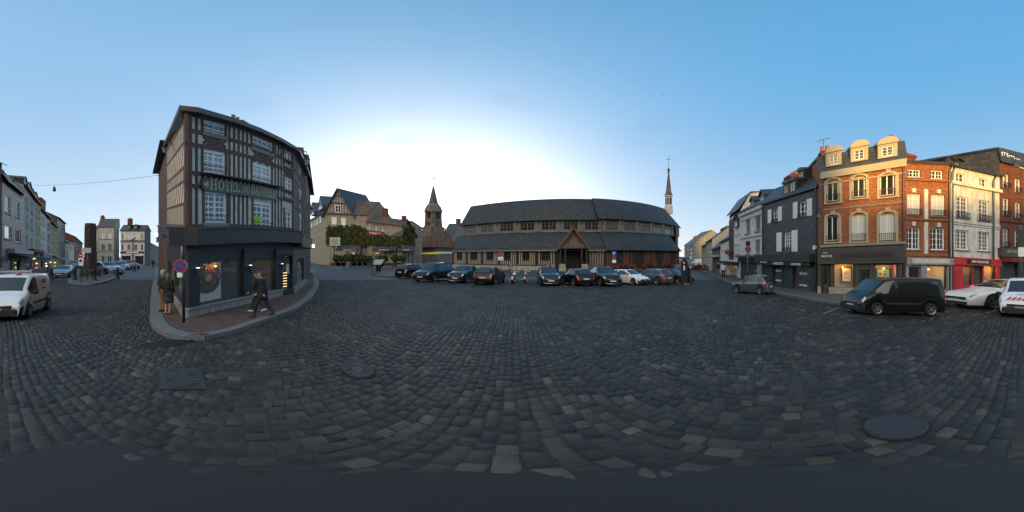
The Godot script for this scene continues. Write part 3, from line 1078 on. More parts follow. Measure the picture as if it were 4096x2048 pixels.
func build_hotel(d: Dictionary) -> void:
	var base := Vector3(d.f1.a[0], 0, -d.f1.a[1])
	var o := thing("hotel_building", "half timbered four storey hotel with green sign on the corner", "hotel", base)
	var f1 := face_of(d.f1, base)
	var f2 := face_of(d.f2, base)
	var f0 := face_of(d.f0, base)
	var b1: float = d.band[1]
	var st := begin()
	wall_with_holes(st, f1, b1 - 0.3, d.f1.h, d.win1)
	wall_with_holes(st, f2, d.band2[1] - 0.3, d.f2.h, d.win2)
	wall_with_holes(st, f0, d.band0[1] - 0.3, d.f0.h, [])
	var back := [f0.p(0, 0, 0), f2.p(f2.long, 0, 0)]
	var h0: float = d.f0.h
	var h2: float = d.f2.h * (1.0 + d.f2.s1 + d.f2.s2)
	quad(st, back[1], back[1] + Vector3(0, h2, 0), back[0] + Vector3(0, h0, 0), back[0])
	put(st, "wall", mat("cream"), o)
	# shop storey
	st = begin()
	wall_with_holes(st, f1, 0.25, b1 - 0.3, d.shop1 + [d.door1], 0.2)
	wall_with_holes(st, f2, 0.25, d.band2[1] - 0.3, d.shop2, 0.2)
	wall_with_holes(st, f0, 0.25, d.band0[1] - 0.3, d.shop0, 0.2)
	put(st, "shop_wall", mat("hotel_paint"), o)
	for e in [[f1, d.band, "shop_fascia"], [f2, d.band2, "shop_fascia"], [f0, d.band0, "shop_fascia"]]:
		var s := begin()
		for k in 6:
			fbox(s, e[0], e[0].long * k / 6.0 - (0.25 if k == 0 and e[0] == f1 else 0.0), e[1][0], 0.0, e[0].long * (k + 1) / 6.0 + (0.25 if k == 5 and e[0] == f0 else 0.0), e[1][1], 0.55)
			fbox(s, e[0], e[0].long * k / 6.0, e[1][1] + 0.001, 0.0, e[0].long * (k + 1) / 6.0, e[1][1] + 0.09, 0.62)
		put(s, e[2], mat("hotel_paint"), o)
	text_on(f0, "MAISON", f0.long * 0.62, f0.long * 0.9, d.band0[0] + 0.3, d.band0[1] - 0.4, 0.56, mat("black"), o)
	for r in d.pil1: slab(f1, r, 0.0, 0.1, "pilaster", mat("hotel_paint"), o)
	# pale stone plinth
	st = begin()
	fbox(st, f1, -0.12, -0.02, -0.1, d.door1[0] - 0.1, d.plinth1[2] + 0.12, 0.12)
	fbox(st, f1, -0.14, d.plinth1[2] + 0.121, -0.1, d.door1[0] - 0.08, d.plinth1[2] + 0.2, 0.17)
	put(st, "plinth", mat("plinth"), o)
	st = begin()
	fbox(st, f2, 0.1, -0.02, -0.1, f2.long, d.plinth2, 0.12)
	put(st, "plinth", mat("plinth"), o)
	st = begin()
	fbox(st, f0, 0.0, -0.02, -0.1, f0.long + 0.1, 0.45, 0.12)
	put(st, "plinth", mat("plinth"), o)
	slab(f1, [d.door1[0], 0.0, d.door1[2], 0.42], -0.25, 0.1, "door_step", mat("hotel_paint"), o)
	# timbers
	studs(f1, d.rails1, d.win1, d.xp1, 0.42, o)
	studs(f2, d.rails2, d.win2, [], 0.7, o)
	var r0 := []
	for t in [0.0, 0.21, 0.42, 0.55, 0.78, 0.98]: r0.append(lerpf(d.band0[1] + 0.15, d.f0.h - 0.1, t))
	studs(f0, r0, [], [], 1.1, o, [1, 3], 0.004)
	for row in [1, 3]:
		for k in 12:
			var s := begin()
			var u := f0.long * (k + 0.2) / 12.0
			fbar(s, f0, u, r0[row] + 0.1, u + f0.long / 15.0, r0[row + 1] - 0.1, 0.3, 0.0, 0.006)
			put(s, "brace", mat("stud"), o)
	for p in d.xp1:
		for k in 2:
			var s := begin()
			for j in [-1, 0, 1]:
				var du: float = (p[2] - p[0]) * 0.28 * j
				var u0: float = clampf(p[0] + du, p[0], p[2])
				var u1: float = clampf(p[2] + du, p[0], p[2])
				var sl: float = (p[3] - p[1]) / (p[2] - p[0])
				var va: float = p[1] + (u0 - p[0] - du) * sl
				var vb: float = p[1] + (u1 - p[0] - du) * sl
				if k: fbar(s, f1, u0, va, u1, vb, 0.13, 0.0, 0.022)
				else: fbar(s, f1, u0, p[3] + p[1] - va, u1, p[3] + p[1] - vb, 0.13, 0.0, 0.027)
			put(s, "brace", mat("timber"), o)
	slab(f1, [0.0, b1, 0.3, d.f1.h], 0.0, 0.05, "corner_post", mat("timber"), o)
	slab(f0, [f0.long - 0.5, d.band0[1], f0.long, d.f0.h], 0.0, 0.05, "corner_post", mat("timber"), o)
	slab(f1, [f1.long - 0.22, b1, f1.long, d.f1.h], 0.0, 0.05, "corner_post", mat("timber"), o)
	for w in d.win1:
		window(f1, w, o, w[4], w[5], "white_paint", "sky_tint_glass", true, 0.06)
		var s := begin()
		fbox(s, f1, w[0] - 0.05, w[1] + 0.1, 0.06, w[2] + 0.05, w[1] + 0.13, 0.1)
		fbox(s, f1, w[0] - 0.05, w[1] + 0.3, 0.06, w[2] + 0.05, w[1] + 0.33, 0.1)
		put(s, "window_bar", mat("iron"), o)
	for w in d.win2: window(f2, w, o, w[4], w[5], "white_paint", "sky_tint_glass", true, 0.06)
	# roof: an oversailing eave and a low hipped slope
	var eave := []
	var inner := []
	var hub := (f1.p(f1.long * 0.5, 0, -7.0) + f0.p(f0.long * 0.5, 0, -5.0)) * 0.5
	for e in [[f0, 0.0], [f0, 0.5], [f0, 1.0], [f1, 0.0], [f1, 0.25], [f1, 0.5], [f1, 0.75], [f1, 1.0], [f2, 0.0], [f2, 0.5], [f2, 1.0]]:
		var f: Face = e[0]
		var hh: float = {f0: d.f0.h, f1: d.f1.h, f2: d.f2.h}[f]
		eave.append(f.p(f.long * e[1], hh, 0.22 if f == f0 else 0.42) + Vector3(0, 0.06, 0))
		inner.append(Vector3(hub.x, 8.6, hub.z).lerp(f.p(f.long * e[1], hh, 0) + Vector3(0, 0.35, 0), 0.8))
	st = begin()
	for k in eave.size() - 1:
		var up := Vector3(0, 0.2, 0)
		var wl := 0.0
		quad(st, eave[k], eave[k] + up, eave[k + 1] + up, eave[k + 1])
		quad(st, eave[k] + up, inner[k], inner[k + 1], eave[k + 1] + up)
		var back0: Vector3 = eave[k].lerp(Vector3(hub.x, eave[k].y, hub.z), 0.25)
		var back1: Vector3 = eave[k + 1].lerp(Vector3(hub.x, eave[k + 1].y, hub.z), 0.25)
		quad(st, eave[k], eave[k + 1], back1, back0)
		tri(st, inner[k], Vector3(hub.x, 8.6, hub.z), inner[k + 1])
	put(st, "roof", mat("slate"), o)
	chimney(f1, d.stack[0], d.stack[1], -4.0, -2.6, 7.8, 9.75, o, 2)
	# the green name board
	var sg: Array = d.sign
	st = begin()
	var n := 10
	var cv: float = (sg[1] + sg[3]) * 0.5
	var rv: float = (sg[3] - sg[1]) * 0.5
	fbox(st, f1, sg[0] + rv, sg[1], 0.05, sg[2] - rv * 0.4, sg[3], 0.13)
	for k in n:  # the rounded left end
		var a := PI * 0.5 + PI * k / n
		var b := PI * 0.5 + PI * (k + 1) / n
		var c0 := [sg[0] + rv, cv]
		for z in [0.13]:
			tri(st, f1.p(c0[0], c0[1], z), f1.p(c0[0] + cos(b) * rv, cv + sin(b) * rv, z), f1.p(c0[0] + cos(a) * rv, cv + sin(a) * rv, z))
		quad(st, f1.p(c0[0] + cos(a) * rv, cv + sin(a) * rv, 0.05), f1.p(c0[0] + cos(a) * rv, cv + sin(a) * rv, 0.13), f1.p(c0[0] + cos(b) * rv, cv + sin(b) * rv, 0.13), f1.p(c0[0] + cos(b) * rv, cv + sin(b) * rv, 0.05))
	var board := put(st, "sign_board", mat("sign_green", Color(0.03, 0.055, 0.03), 0.5), o)
	mat("sign_letters", Color(0.5, 0.5, 0.42), 0.5)
	var tx: Array = d.signtext
	var span: float = tx[2] - tx[0]
	var tall: float = tx[3] - tx[1]
	for e in [["HOTEL", 0.0, 0.38, 1.0], ["DU", 0.42, 0.53, 0.7], ["DAUPPHIN", 0.555, 1.0, 1.0]]:
		text_on(f1, e[0], tx[0] + span * e[1], tx[0] + span * e[2], tx[1], tx[1] + tall * e[3], 0.134, mats["sign_letters"], board, true)
	st = begin()  # the arrow-like mark at its left end
	tri(st, f1.p(sg[0] + 0.1, cv, 0.134), f1.p(sg[0] + 0.32, cv + 0.12, 0.134), f1.p(sg[0] + 0.32, cv - 0.12, 0.134))
	fbox(st, f1, sg[0] + 0.36, cv - 0.13, 0.131, sg[0] + 0.42, cv + 0.13, 0.15)
	put(st, "emblem", mats["sign_letters"], board)
	st = begin()
	fbox(st, f1, sg[0], sg[3] + 0.16, 0.05, sg[2] + 0.15, sg[3] + 0.2, 0.45)
	put(st, "sign_hood", mat("dark_timber"), o)
	# display windows
	shopfront(f1, d.shop1[0], o, true, 0.62, "dark_room")
	shopfront(f1, d.shop1[1], o, true, 1.5, "interior")
	shopfront(f2, d.shop2[0], o, true, 1.5, "interior")
	for r in d.shop0: shopfront(f0, r, o, r == d.shop0[0], 0.8, "interior")
	door(f1, d.door1, o, "shop_dark")
	for k in 6:
		var v: float = lerpf(d.door1[1] + 0.25, d.door1[1] + 1.0, k / 5.0)
		var s := begin()
		fbox(s, f1, d.door1[0] + 0.25, v, -0.079, d.door1[0] + 1.0, v + 0.025, -0.06)
		put(s, "shelf_light_strip", mat("bulb_warm"), o)
	slab(f1, [d.door1[0] - 0.1, d.door1[3] + 0.06, d.door1[2] + 0.5, d.door1[3] + 0.1], 0.0, 0.9, "door_canopy", mat("gutter"), o)
	slab(f1, [d.door1[2] - 0.75, d.door1[1] + 0.95, d.door1[2] - 0.35, d.door1[3] - 0.45], -0.079, -0.07, "menu_card", mat("white_paint"), o)
	for p in d.lamps1:
		var l := slab(f1, [p[0] - 0.06, p[1] - 0.15, p[0] + 0.06, p[1] + 0.13], 0.1, 0.2, "wall_lamp", mat("gutter"), o)
		slab(f1, [p[0] - 0.05, p[1] + 0.131, p[0] + 0.05, p[1] + 0.15], 0.11, 0.19, "lamp_light", mat("bulb_white"), l)
	for e in [[f0, 0.02, d.band0[0]], [f2, 0.98, d.band2[0]]]:
		var u: float = e[0].long * e[1]
		slab(e[0], [u - 0.12, e[2] + 0.1, u + 0.12, e[2] + 0.35], 0.56, 0.75, "spot_light", mat("bulb_white"), o)
	# things shown behind the glass
	var bd: Array = d.board
	var at := f1.p((bd[0] + bd[2]) * 0.5, bd[1], -0.5)
	var art := thing("mosaic_artwork", "white panel with a round mosaic disc in the hotel shop window", "artwork", base + at)
	var g := Face.new(f1.p(0, 0, -0.5), f1.p(f1.long, 0, -0.5), at, f1.s1, f1.s2)
	slab(g, bd, -0.06, 0.0, "panel", mat("panel_white", Color(0.62, 0.6, 0.52), 0.8), art)
	var dc: Array = d.disc
	var c := Vector2((dc[0] + dc[2]) * 0.5, (dc[1] + dc[3]) * 0.5)
	var ru: float = (dc[2] - dc[0]) * 0.5
	var rv2: float = (dc[3] - dc[1]) * 0.5
	rnd.seed = 5
	var rings := [[1.0, 0.46, "mosaic_rose"], [0.45, 0.24, "mosaic_green"], [0.23, 0.0, "mosaic_gold"]]
	mat("mosaic_rose", Color(0.26, 0.11, 0.075), 0.4, {"tex": "stain", "scale": 6.0})
	mat("mosaic_green", Color(0.05, 0.07, 0.035), 0.4, {"tex": "stain", "scale": 6.0})
	mat("mosaic_gold", Color(0.5, 0.4, 0.12), 0.4, {"tex": "stain", "scale": 5.0})
	for rg in rings:
		var s := begin()
		for k in 28:
			var a := TAU * k / 28.0
			var b := TAU * (k + 1) / 28.0
			var q := []
			for e in [[a, rg[1]], [a, rg[0]], [b, rg[0]], [b, rg[1]]]:
				q.append(g.p(c.x + cos(e[0]) * ru * e[1], c.y + sin(e[0]) * rv2 * e[1], 0.03 + 0.05 * (1.0 - e[1])))
			quad(s, q[0], q[3], q[2], q[1])
			quad(s, g.p(c.x + cos(a) * ru * rg[0], c.y + sin(a) * rv2 * rg[0], 0.0), q[1], q[2], g.p(c.x + cos(b) * ru * rg[0], c.y + sin(b) * rv2 * rg[0], 0.0))
		put(s, "mosaic_ring", mats[rg[2]], art)
	var chips := begin()
	for k in 260:  # mosaic pieces standing proud, too small to pick apart
		var a := rnd.randf() * TAU
		var rr := sqrt(rnd.randf_range(0.2, 0.98))
		var p := g.p(c.x + cos(a) * ru * rr, c.y + sin(a) * rv2 * rr, 0.075)
		box(chips, p, Vector3(0.04, 0.04, 0.04), Basis.from_euler(Vector3(rnd.randf() * 3, rnd.randf() * 3, 0)))
	var ch := put(chips, "mosaic_chips", mat("mosaic_chip", Color(0.09, 0.05, 0.045), 0.3), art)
	ch.set_meta("kind", "stuff")
	var stt := thing("statue", "dark slim statue standing beside the mosaic disc in the shop window", "statue", base + f1.p(d.statue[0], d.statue[1], -0.3))
	var s2 := begin(true)
	var sh: float = d.statue[2] - d.statue[1]
	lathe(s2, [Vector2(0.0, 0), Vector2(0.26, 0), Vector2(0.24, sh * 0.06), Vector2(0.14, sh * 0.1), Vector2(0.13, sh * 0.42), Vector2(0.18, sh * 0.55), Vector2(0.16, sh * 0.68), Vector2(0.06, sh * 0.76), Vector2(0.09, sh * 0.84), Vector2(0.08, sh * 0.92), Vector2(0.02, sh * 0.96), Vector2(0.03, sh), Vector2(0, sh * 1.04)], Vector3.ZERO, 10)
	put(s2, "statue_body", mat("bronze", Color(0.06, 0.05, 0.035), 0.4, {"metal": 0.5}), stt)
	var vs: Array = d.vest
	var vest := thing("safety_vest", "fluorescent yellow green vest hung inside the hotel window", "vest", base + f1.p((vs[0] + vs[2]) * 0.5, vs[1], 0.0))
	var gv := Face.new(f1.p(0, 0, 0), f1.p(f1.long, 0, 0), f1.p((vs[0] + vs[2]) * 0.5, vs[1], 0), f1.s1, f1.s2)
	for k in 2:
		var u0: float = lerpf(vs[0], vs[2], 0.0 if k == 0 else 0.55)
		slab(gv, [u0, vs[1] + 0.05 * k, u0 + (vs[2] - vs[0]) * 0.42, vs[3]], -0.06, -0.03, "vest_half", mat("hi_vis", Color(0.35, 0.7, 0.02), 0.7), vest)
	# lanterns on brackets
	wall_lantern(base + f1.p(d.lantern1[0], d.lantern1[1], 1.1), base + f1.p(d.lantern1[0] - 1.6, d.lantern1[1] + 0.25, 0.0), "black wall lantern on a bracket at the right of the hotel front", 0.9)
	wall_lantern(Vector3(-19.56, 8.62, -24), Vector3(-18.93, 8.72, -24), "black wall lantern on a bracket at the left corner of the hotel", 0.6)


func wall_lantern(at: Vector3, wall: Vector3, label: String, big := 1.0) -> void:
	var o := thing("wall_lantern", label, "lantern", at)
	var st := begin()
	lathe(st, [Vector2(0.1, -0.45) * big, Vector2(0.2, -0.05) * big], Vector3.ZERO, 6)
	put(st, "lantern_pane", mat("lantern_glass"), o)
	st = begin()
	lathe(st, [Vector2(0.24, -0.05) * big, Vector2(0.22, 0.02) * big, Vector2(0.06, 0.22) * big, Vector2(0.03, 0.34) * big, Vector2(0, 0.36) * big], Vector3.ZERO, 6)
	lathe(st, [Vector2(0, -0.55) * big, Vector2(0.05, -0.5) * big, Vector2(0.11, -0.45) * big, Vector2(0.0, -0.45) * big], Vector3.ZERO, 6)
	for k in 6:
		var a := TAU * k / 6.0
		tube(st, [Vector3(cos(a) * 0.1, -0.45, sin(a) * 0.1) * big, Vector3(cos(a) * 0.2, -0.05, sin(a) * 0.2) * big], [0.012 * big], 4)
	put(st, "lantern_frame", mat("iron"), o)
	st = begin()
	var w := wall - at
	tube(st, [Vector3(0, 0.36, 0) * big, Vector3(0, 0.5, 0) * big, w.lerp(Vector3(0, 0.5, 0) * big, 0.4) + Vector3(0, 0.18, 0), w], [0.03 * big], 5)
	tube(st, [w + Vector3(0, -0.5, 0) * big, w.lerp(Vector3(0, 0.5, 0), 0.55) + Vector3(0, 0.1, 0)], [0.025 * big], 5)
	put(st, "bracket", mat("iron"), o)


# ---- the wooden church, its long walls bowing gently ----
func church_at(x: float, w: float) -> Vector3:
	var p := [Vector2(-12, 87), Vector2(8.4, 71), Vector2(34.5, 88)]
	var d := 0.0
	for i in 3:
		var q: Vector2 = p[(i + 1) % 3]
		var r: Vector2 = p[(i + 2) % 3]
		var den: float = (p[i].x - q.x) * (p[i].x - r.x)
		d += p[i].y * (x - q.x) * (x - r.x) / den
	return Vector3(x, 0, -d + w)


func strip(st: SurfaceTool, a: Array, b: Array, base: Vector3, steps := 14) -> void:
	# a sheet between two lines that follow the church's curve; each line is [x0, x1, w, height]
	for k in steps:
		var q := []
		for e in [[a, k], [b, k], [b, k + 1], [a, k + 1]]:
			var l: Array = e[0]
			q.append(church_at(lerpf(l[0], l[1], float(e[1]) / steps), l[2]) + Vector3(0, l[3], 0) - base)
		quad(st, q[0], q[1], q[2], q[3])


func church_face(x0: float, x1: float, w: float, base: Vector3) -> Face:
	return Face.new(church_at(x0, w), church_at(x1, w), base)


func build_church() -> void:
	var base := church_at(8.4, 0.0)
	var o := thing("wooden_church", "long low timber church with two stacked slate roofs and clerestory windows", "church", base)
	mat("render_stone", Color(0.36, 0.35, 0.32), 0.9, {"tex": "patch", "scale": 0.5})
	# back of the planked walls, clerestory boards and ends
	var st := begin()
	strip(st, [-12, 34.5, 0.0, 0.0], [-12, 34.5, 0.0, 4.0], base)
	strip(st, [-10.6, 39.0, -5.0, 3.0], [-10.6, 39.0, -5.0, 9.2], base)
	for x in [-12.0, 34.5]:
		var f := Face.new(church_at(x, 0.0), church_at(x, -19.0), base)
		quad(st, f.p(0, 0, 0), f.p(0, 3.9, 0), f.p(4.9, 6.6, 0), f.p(4.9, 0, 0))
	put(st, "wall", mat("dark_timber"), o)
	st = begin()
	var fr := Face.new(church_at(39.0, -5.0), church_at(39.2, -15.0), base)
	fbox(st, fr, 0, 0, -0.4, fr.long, 9.0, 0)
	var fr2 := Face.new(church_at(36.5, -3.0), church_at(39.0, -5.0), base)
	fbox(st, fr2, 0, 0, -0.4, fr2.long, 9.0, 0)
	var fl := Face.new(church_at(-10.6, -16.0), church_at(-10.6, -5.0), base)
	fbox(st, fl, 0, 0, -0.4, fl.long, 9.4, 0)
	put(st, "end_wall", mat("slate_wall"), o)
	# roofs
	for e in [["aisle_roof", [-12.2, 15.6, 0.55, 3.55], [-11.6, 15.6, -5.0, 6.9]], ["aisle_roof", [15.6, 34.9, 0.75, 3.6], [15.6, 33.6, -4.8, 6.95]],
			["nave_roof", [-11.0, 15.2, -4.3, 9.0], [-9.0, 15.2, -10.0, 13.4]], ["nave_roof", [15.2, 40.0, -4.0, 9.25], [15.2, 35.4, -9.8, 13.55]]]:
		st = begin(true)
		strip(st, e[1], e[2], base, 18)
		var under := [e[1][0], e[1][1], e[1][2], e[1][3] - 0.14]
		strip(st, under, e[1], base, 18)
		strip(st, [e[2][0], e[2][1], e[2][2] - 0.2, e[2][3] - 0.2], under, base, 18)
		put(st, e[0], mat("church_slate"), o)
	st = begin()
	strip(st, [-9.0, 15.2, -10.0, 13.4], [-11.0, 15.2, -15.7, 9.0], base)
	strip(st, [15.2, 35.4, -9.8, 13.55], [15.2, 40.0, -15.6, 9.2], base)
	for e in [[-11.0, -9.0, 9.0, 13.4, -4.3], [40.0, 35.4, 9.25, 13.55, -4.0]]:
		var a := church_at(e[0], e[4]) + Vector3(0, e[2], 0) - base
		var b := church_at(e[0], -15.7) + Vector3(0, e[2], 0) - base
		var c := church_at(e[1], -10.0) + Vector3(0, e[3], 0) - base
		tri(st, a, c, b)
	put(st, "nave_roof", mat("church_slate"), o)
	st = begin()
	strip(st, [-12.2, 15.6, 0.62, 3.38], [-12.2, 15.6, 0.62, 3.52], base)
	strip(st, [-12.2, 15.6, 0.62, 3.52], [-12.2, 15.6, 0.5, 3.53], base)
	strip(st, [-11.0, 15.0, -4.9, 6.86], [-11.0, 15.0, -4.9, 7.02], base)
	strip(st, [15.2, 33.6, -4.6, 6.9], [15.2, 33.6, -4.6, 7.05], base)
	put(st, "gutter", mat("zinc", Color(0.2, 0.23, 0.25), 0.5, {"metal": 0.3}), o)
	rnd.seed = 31
	for k in 22:  # little roof vents catching the light
		var s := begin()
		var up := k % 2
		var x := -9.0 + 1.95 * k
		var t := rnd.randf_range(0.08, 0.16) if k % 3 else rnd.randf_range(0.75, 0.85)
		var p := (church_at(x, -4.3).lerp(church_at(x, -10.0), t) + Vector3(0, lerpf(9.0, 13.4, t) + 0.18, 0)) if up else (church_at(x, 0.55).lerp(church_at(x, -5.0), t) + Vector3(0, lerpf(3.55, 6.9, t) + 0.1, 0))
		box(s, p - base, Vector3(0.14, 0.12, 0.14))
		put(s, "roof_vent", mats["zinc"], o)
	# aisle wall: stone foot, sill, planks and dark windows bay by bay
	var bays := []
	for k in 6: bays.append([-12.0 + 3.2 * k, -12.0 + 3.2 * (k + 1), "pale_plank", true])
	bays.append([12.4, 15.4, "pale_plank", false])
	for k in 4: bays.append([15.4 + 4.75 * k, 15.4 + 4.75 * (k + 1), "red_plank", true])
	for b in bays:
		var f := church_face(b[0], b[1], 0.0, base)
		var L := f.long
		var s := begin()
		fbox(s, f, 0, 0, 0, L, 0.86, 0.18)
		put(s, "stone_foot", mat("render_stone"), o)
		slab(f, [0, 0.87, L, 1.04], 0.0, 0.14, "sill_beam", mat("dark_timber"), o)
		slab(f, [0, 3.42, L, 3.6], 0.0, 0.14, "wall_plate", mat("dark_timber"), o)
		slab(f, [-0.12, 1.04, 0.12, 3.42], 0.0, 0.12, "post", mat("dark_timber"), o)
		var w0 := L * 0.31
		var w1 := L * 0.7
		var n := int(L / 0.4)
		for k in n:
			var u := (k + 0.5) * L / n
			var top := 3.4
			if b[3] and u > w0 and u < w1: top = 1.75
			if u < 0.25 or u > L - 0.2: continue
			slab(f, [u - 0.105, 1.05, u + 0.105, top], 0.0, 0.06, "infill_panel", mat(b[2]), o)
		if b[3]:
			slab(f, [w0, 1.78, w1, 1.9], 0.0, 0.12, "window_sill", mat("dark_timber"), o)
			window(f, [w0, 1.9, w1, 3.4], o, 2, 2, "dark_timber", "lead_glass", false, -0.06)
	# a patch of chequered stone by the left wall
	var fc := church_face(-0.6, 7.0, 0.3, base)
	rnd.seed = 8
	for row in 4:
		for k in 22:
			var u := fc.long * (k + 0.5 * (row % 2)) / 22.0
			var dark := (k + row) % 2 == 0 and rnd.randf() < 0.75
			slab(fc, [u, 0.05 + row * 0.27, u + fc.long / 22.0 - 0.02, 0.3 + row * 0.27], -0.1, rnd.randf_range(0.0, 0.03), "flint_block" if dark else "stone_block", mat("flint", Color(0.03, 0.034, 0.04), 0.4) if dark else mat("chalk", Color(0.38, 0.37, 0.33), 0.85, {"tex": "grain", "scale": 0.8}), o)
	# clerestory
	var n_up := 13
	for k in n_up:
		var x0 := lerpf(-10.4, 38.8, float(k) / n_up)
		var x1 := lerpf(-10.4, 38.8, float(k + 1) / n_up)
		var w := -4.95 if x0 < 15.0 else -4.6
		var f := church_face(x0, x1, w, base)
		var L := f.long
		slab(f, [0, 6.95, L * 0.15, 9.1], 0.0, 0.16, "board_panel", mat("grey_board"), o)
		slab(f, [L * 0.85, 6.95, L, 9.1], 0.0, 0.16, "board_panel", mat("grey_board"), o)
		slab(f, [L * 0.15, 6.95, L * 0.85, 7.12], 0.0, 0.14, "window_sill", mat("grey_board"), o)
		slab(f, [L * 0.15, 8.75, L * 0.85, 9.1], 0.0, 0.14, "lintel", mat("dark_timber"), o)
		window(f, [L * 0.15, 7.12, L * 0.85, 8.75], o, 4, 2, "grey_board", "lead_glass", false, -0.06)
		for j in 4:
			var s := begin()
			var u := L * (0.15 + 0.175 * j)
			fbar(s, f, u, 8.2, u + L * 0.0875, 8.72, 0.07, 0.1, 0.15)
			fbar(s, f, u + L * 0.0875, 8.72, u + L * 0.175, 8.2, 0.07, 0.1, 0.15)
			put(s, "tracery", mat("grey_board"), o)
		var s2 := begin()
		fbar(s2, f, L * 0.0, 8.2, L * 0.1, 9.0, 0.1, 0.16, 0.3)
		put(s2, "bracket", mat("dark_timber"), o)
	# porch
	var fp := church_face(7.5, 12.1, 3.0, base)
	var L2 := fp.long
	var cu := L2 * 0.5
	for side in [-1.0, 1.0]:
		st = begin()
		var e0 := Vector2(cu + side * (L2 * 0.5 + 0.25), 3.75)
		var q := []
		for w in [-4.0, 0.5]:
			q.append(fp.p(e0.x, e0.y, w)); q.append(fp.p(cu, 7.3, w)); q.append(fp.p(cu, 7.05, w)); q.append(fp.p(e0.x, e0.y - 0.25, w))
		quad(st, q[0], q[4], q[5], q[1]); quad(st, q[2], q[6], q[7], q[3]); quad(st, q[4], q[7], q[6], q[5]); quad(st, q[0], q[3], q[7], q[4])
		put(st, "porch_roof", mat("tile"), o)
		st = begin()
		fbar(st, fp, e0.x - side * 0.1, e0.y - 0.1, cu, 7.0, 0.22, 0.4, 0.52)
		put(st, "barge_board", mat("timber"), o)
		for u in [cu + side * (L2 * 0.5 - 0.25), cu + side * (L2 * 0.5 - 1.0)]:
			slab(fp, [u - 0.12, 1.3, u + 0.12, 4.0], -0.2, 0.1, "porch_post", mat("dark_timber"), o)
		st = begin()
		var u0: float = cu + side * (L2 * 0.5 - 0.55)
		cham(st, fp.p(u0, 0.32, -0.1), Vector3(1.15, 0.64, 0.9), 0.06)
		cham(st, fp.p(u0, 0.97, -0.1), Vector3(0.95, 0.62, 0.75), 0.06)
		put(st, "stone_base", mats["chalk"], o)
	slab(fp, [0.1, 3.75, L2 - 0.1, 4.05], -0.2, 0.14, "porch_beam", mat("timber"), o)
	var np := 9
	for k in np:
		var u := lerpf(0.7, L2 - 0.7, float(k) / (np - 1))
		var top := 7.0 - absf(u - cu) * 1.35
		slab(fp, [u - 0.17, 4.06, u + 0.17, maxf(4.4, top - 1.3)], -0.1, 0.05, "gable_board", mat("grey_board"), o)
	st = begin()
	tri(st, fp.p(0.2, 4.0, -0.15), fp.p(cu, 7.0, -0.15), fp.p(L2 - 0.2, 4.0, -0.15))
	put(st, "gable_back", mat("timber"), o)
	slab(fp, [1.1, 0.0, L2 - 1.1, 3.75], -3.0, -2.9, "door", mat("dark_timber"), o)
	slab(fp, [1.05, 0.0, L2 - 1.05, 0.5], -2.9, -2.2, "door_step", mat("timber"), o)
	st = begin()
	for u in [0.25, L2 - 0.25]:
		fbox(st, fp, u - 0.05, 0, -3.0, u + 0.05, 3.7, -0.25)
	put(st, "porch_side", mat("dark_timber"), o)
	# lean-to side entrance
	var fe := church_face(12.6, 15.2, 0.25, base)
	for k in 6: slab(fe, [fe.long * k / 6.0, 0.0, fe.long * (k + 1) / 6.0 - 0.04, 1.0], -0.1, 0.05, "board", mat("grey_board"), o)
	# the thin copper-tipped flèche over the choir
	var sp := thing("church_spire", "thin needle spire with a cross on the right end of the church", "spire", Vector3(36.7, 13.2, -100.0))
	st = begin()
	lathe(st, [Vector2(0.95, -0.8), Vector2(0.9, 1.0), Vector2(0.72, 1.1), Vector2(0.7, 3.3), Vector2(1.0, 3.35), Vector2(0.95, 3.5), Vector2(0.0, 3.5)], Vector3.ZERO, 8, 0.2)
	put(st, "belfry", mat("pale_metal", Color(0.5, 0.45, 0.38), 0.5), sp)
	st = begin()
	lathe(st, [Vector2(0.95, 3.45), Vector2(0.6, 4.4), Vector2(0.14, 8.9), Vector2(0.0, 9.0)], Vector3.ZERO, 8, 0.2)
	put(st, "spire_roof", mat("shingle"), sp)
	for k in 8:
		st = begin()
		var a := TAU * (k + 0.5) / 8.0 + 0.2
		box(st, Vector3(cos(a) * 0.68, 2.2, sin(a) * 0.68), Vector3(0.3, 1.5, 0.1), Basis(Vector3.UP, -a + PI / 2))
		put(st, "louvre", mat("dark_timber"), sp)
	st = begin()
	lathe(st, [Vector2(0, 8.8), Vector2(0.3, 9.0), Vector2(0.16, 9.2), Vector2(0.34, 9.6), Vector2(0.1, 9.9), Vector2(0, 10.0)], Vector3.ZERO, 8)
	tube(st, [Vector3(0, 9.8, 0), Vector3(0, 13.0, 0)], [0.05, 0.03], 5)
	box(st, Vector3(0, 12.0, 0), Vector3(1.1, 0.09, 0.09))
	put(st, "cross", mat("iron"), sp)


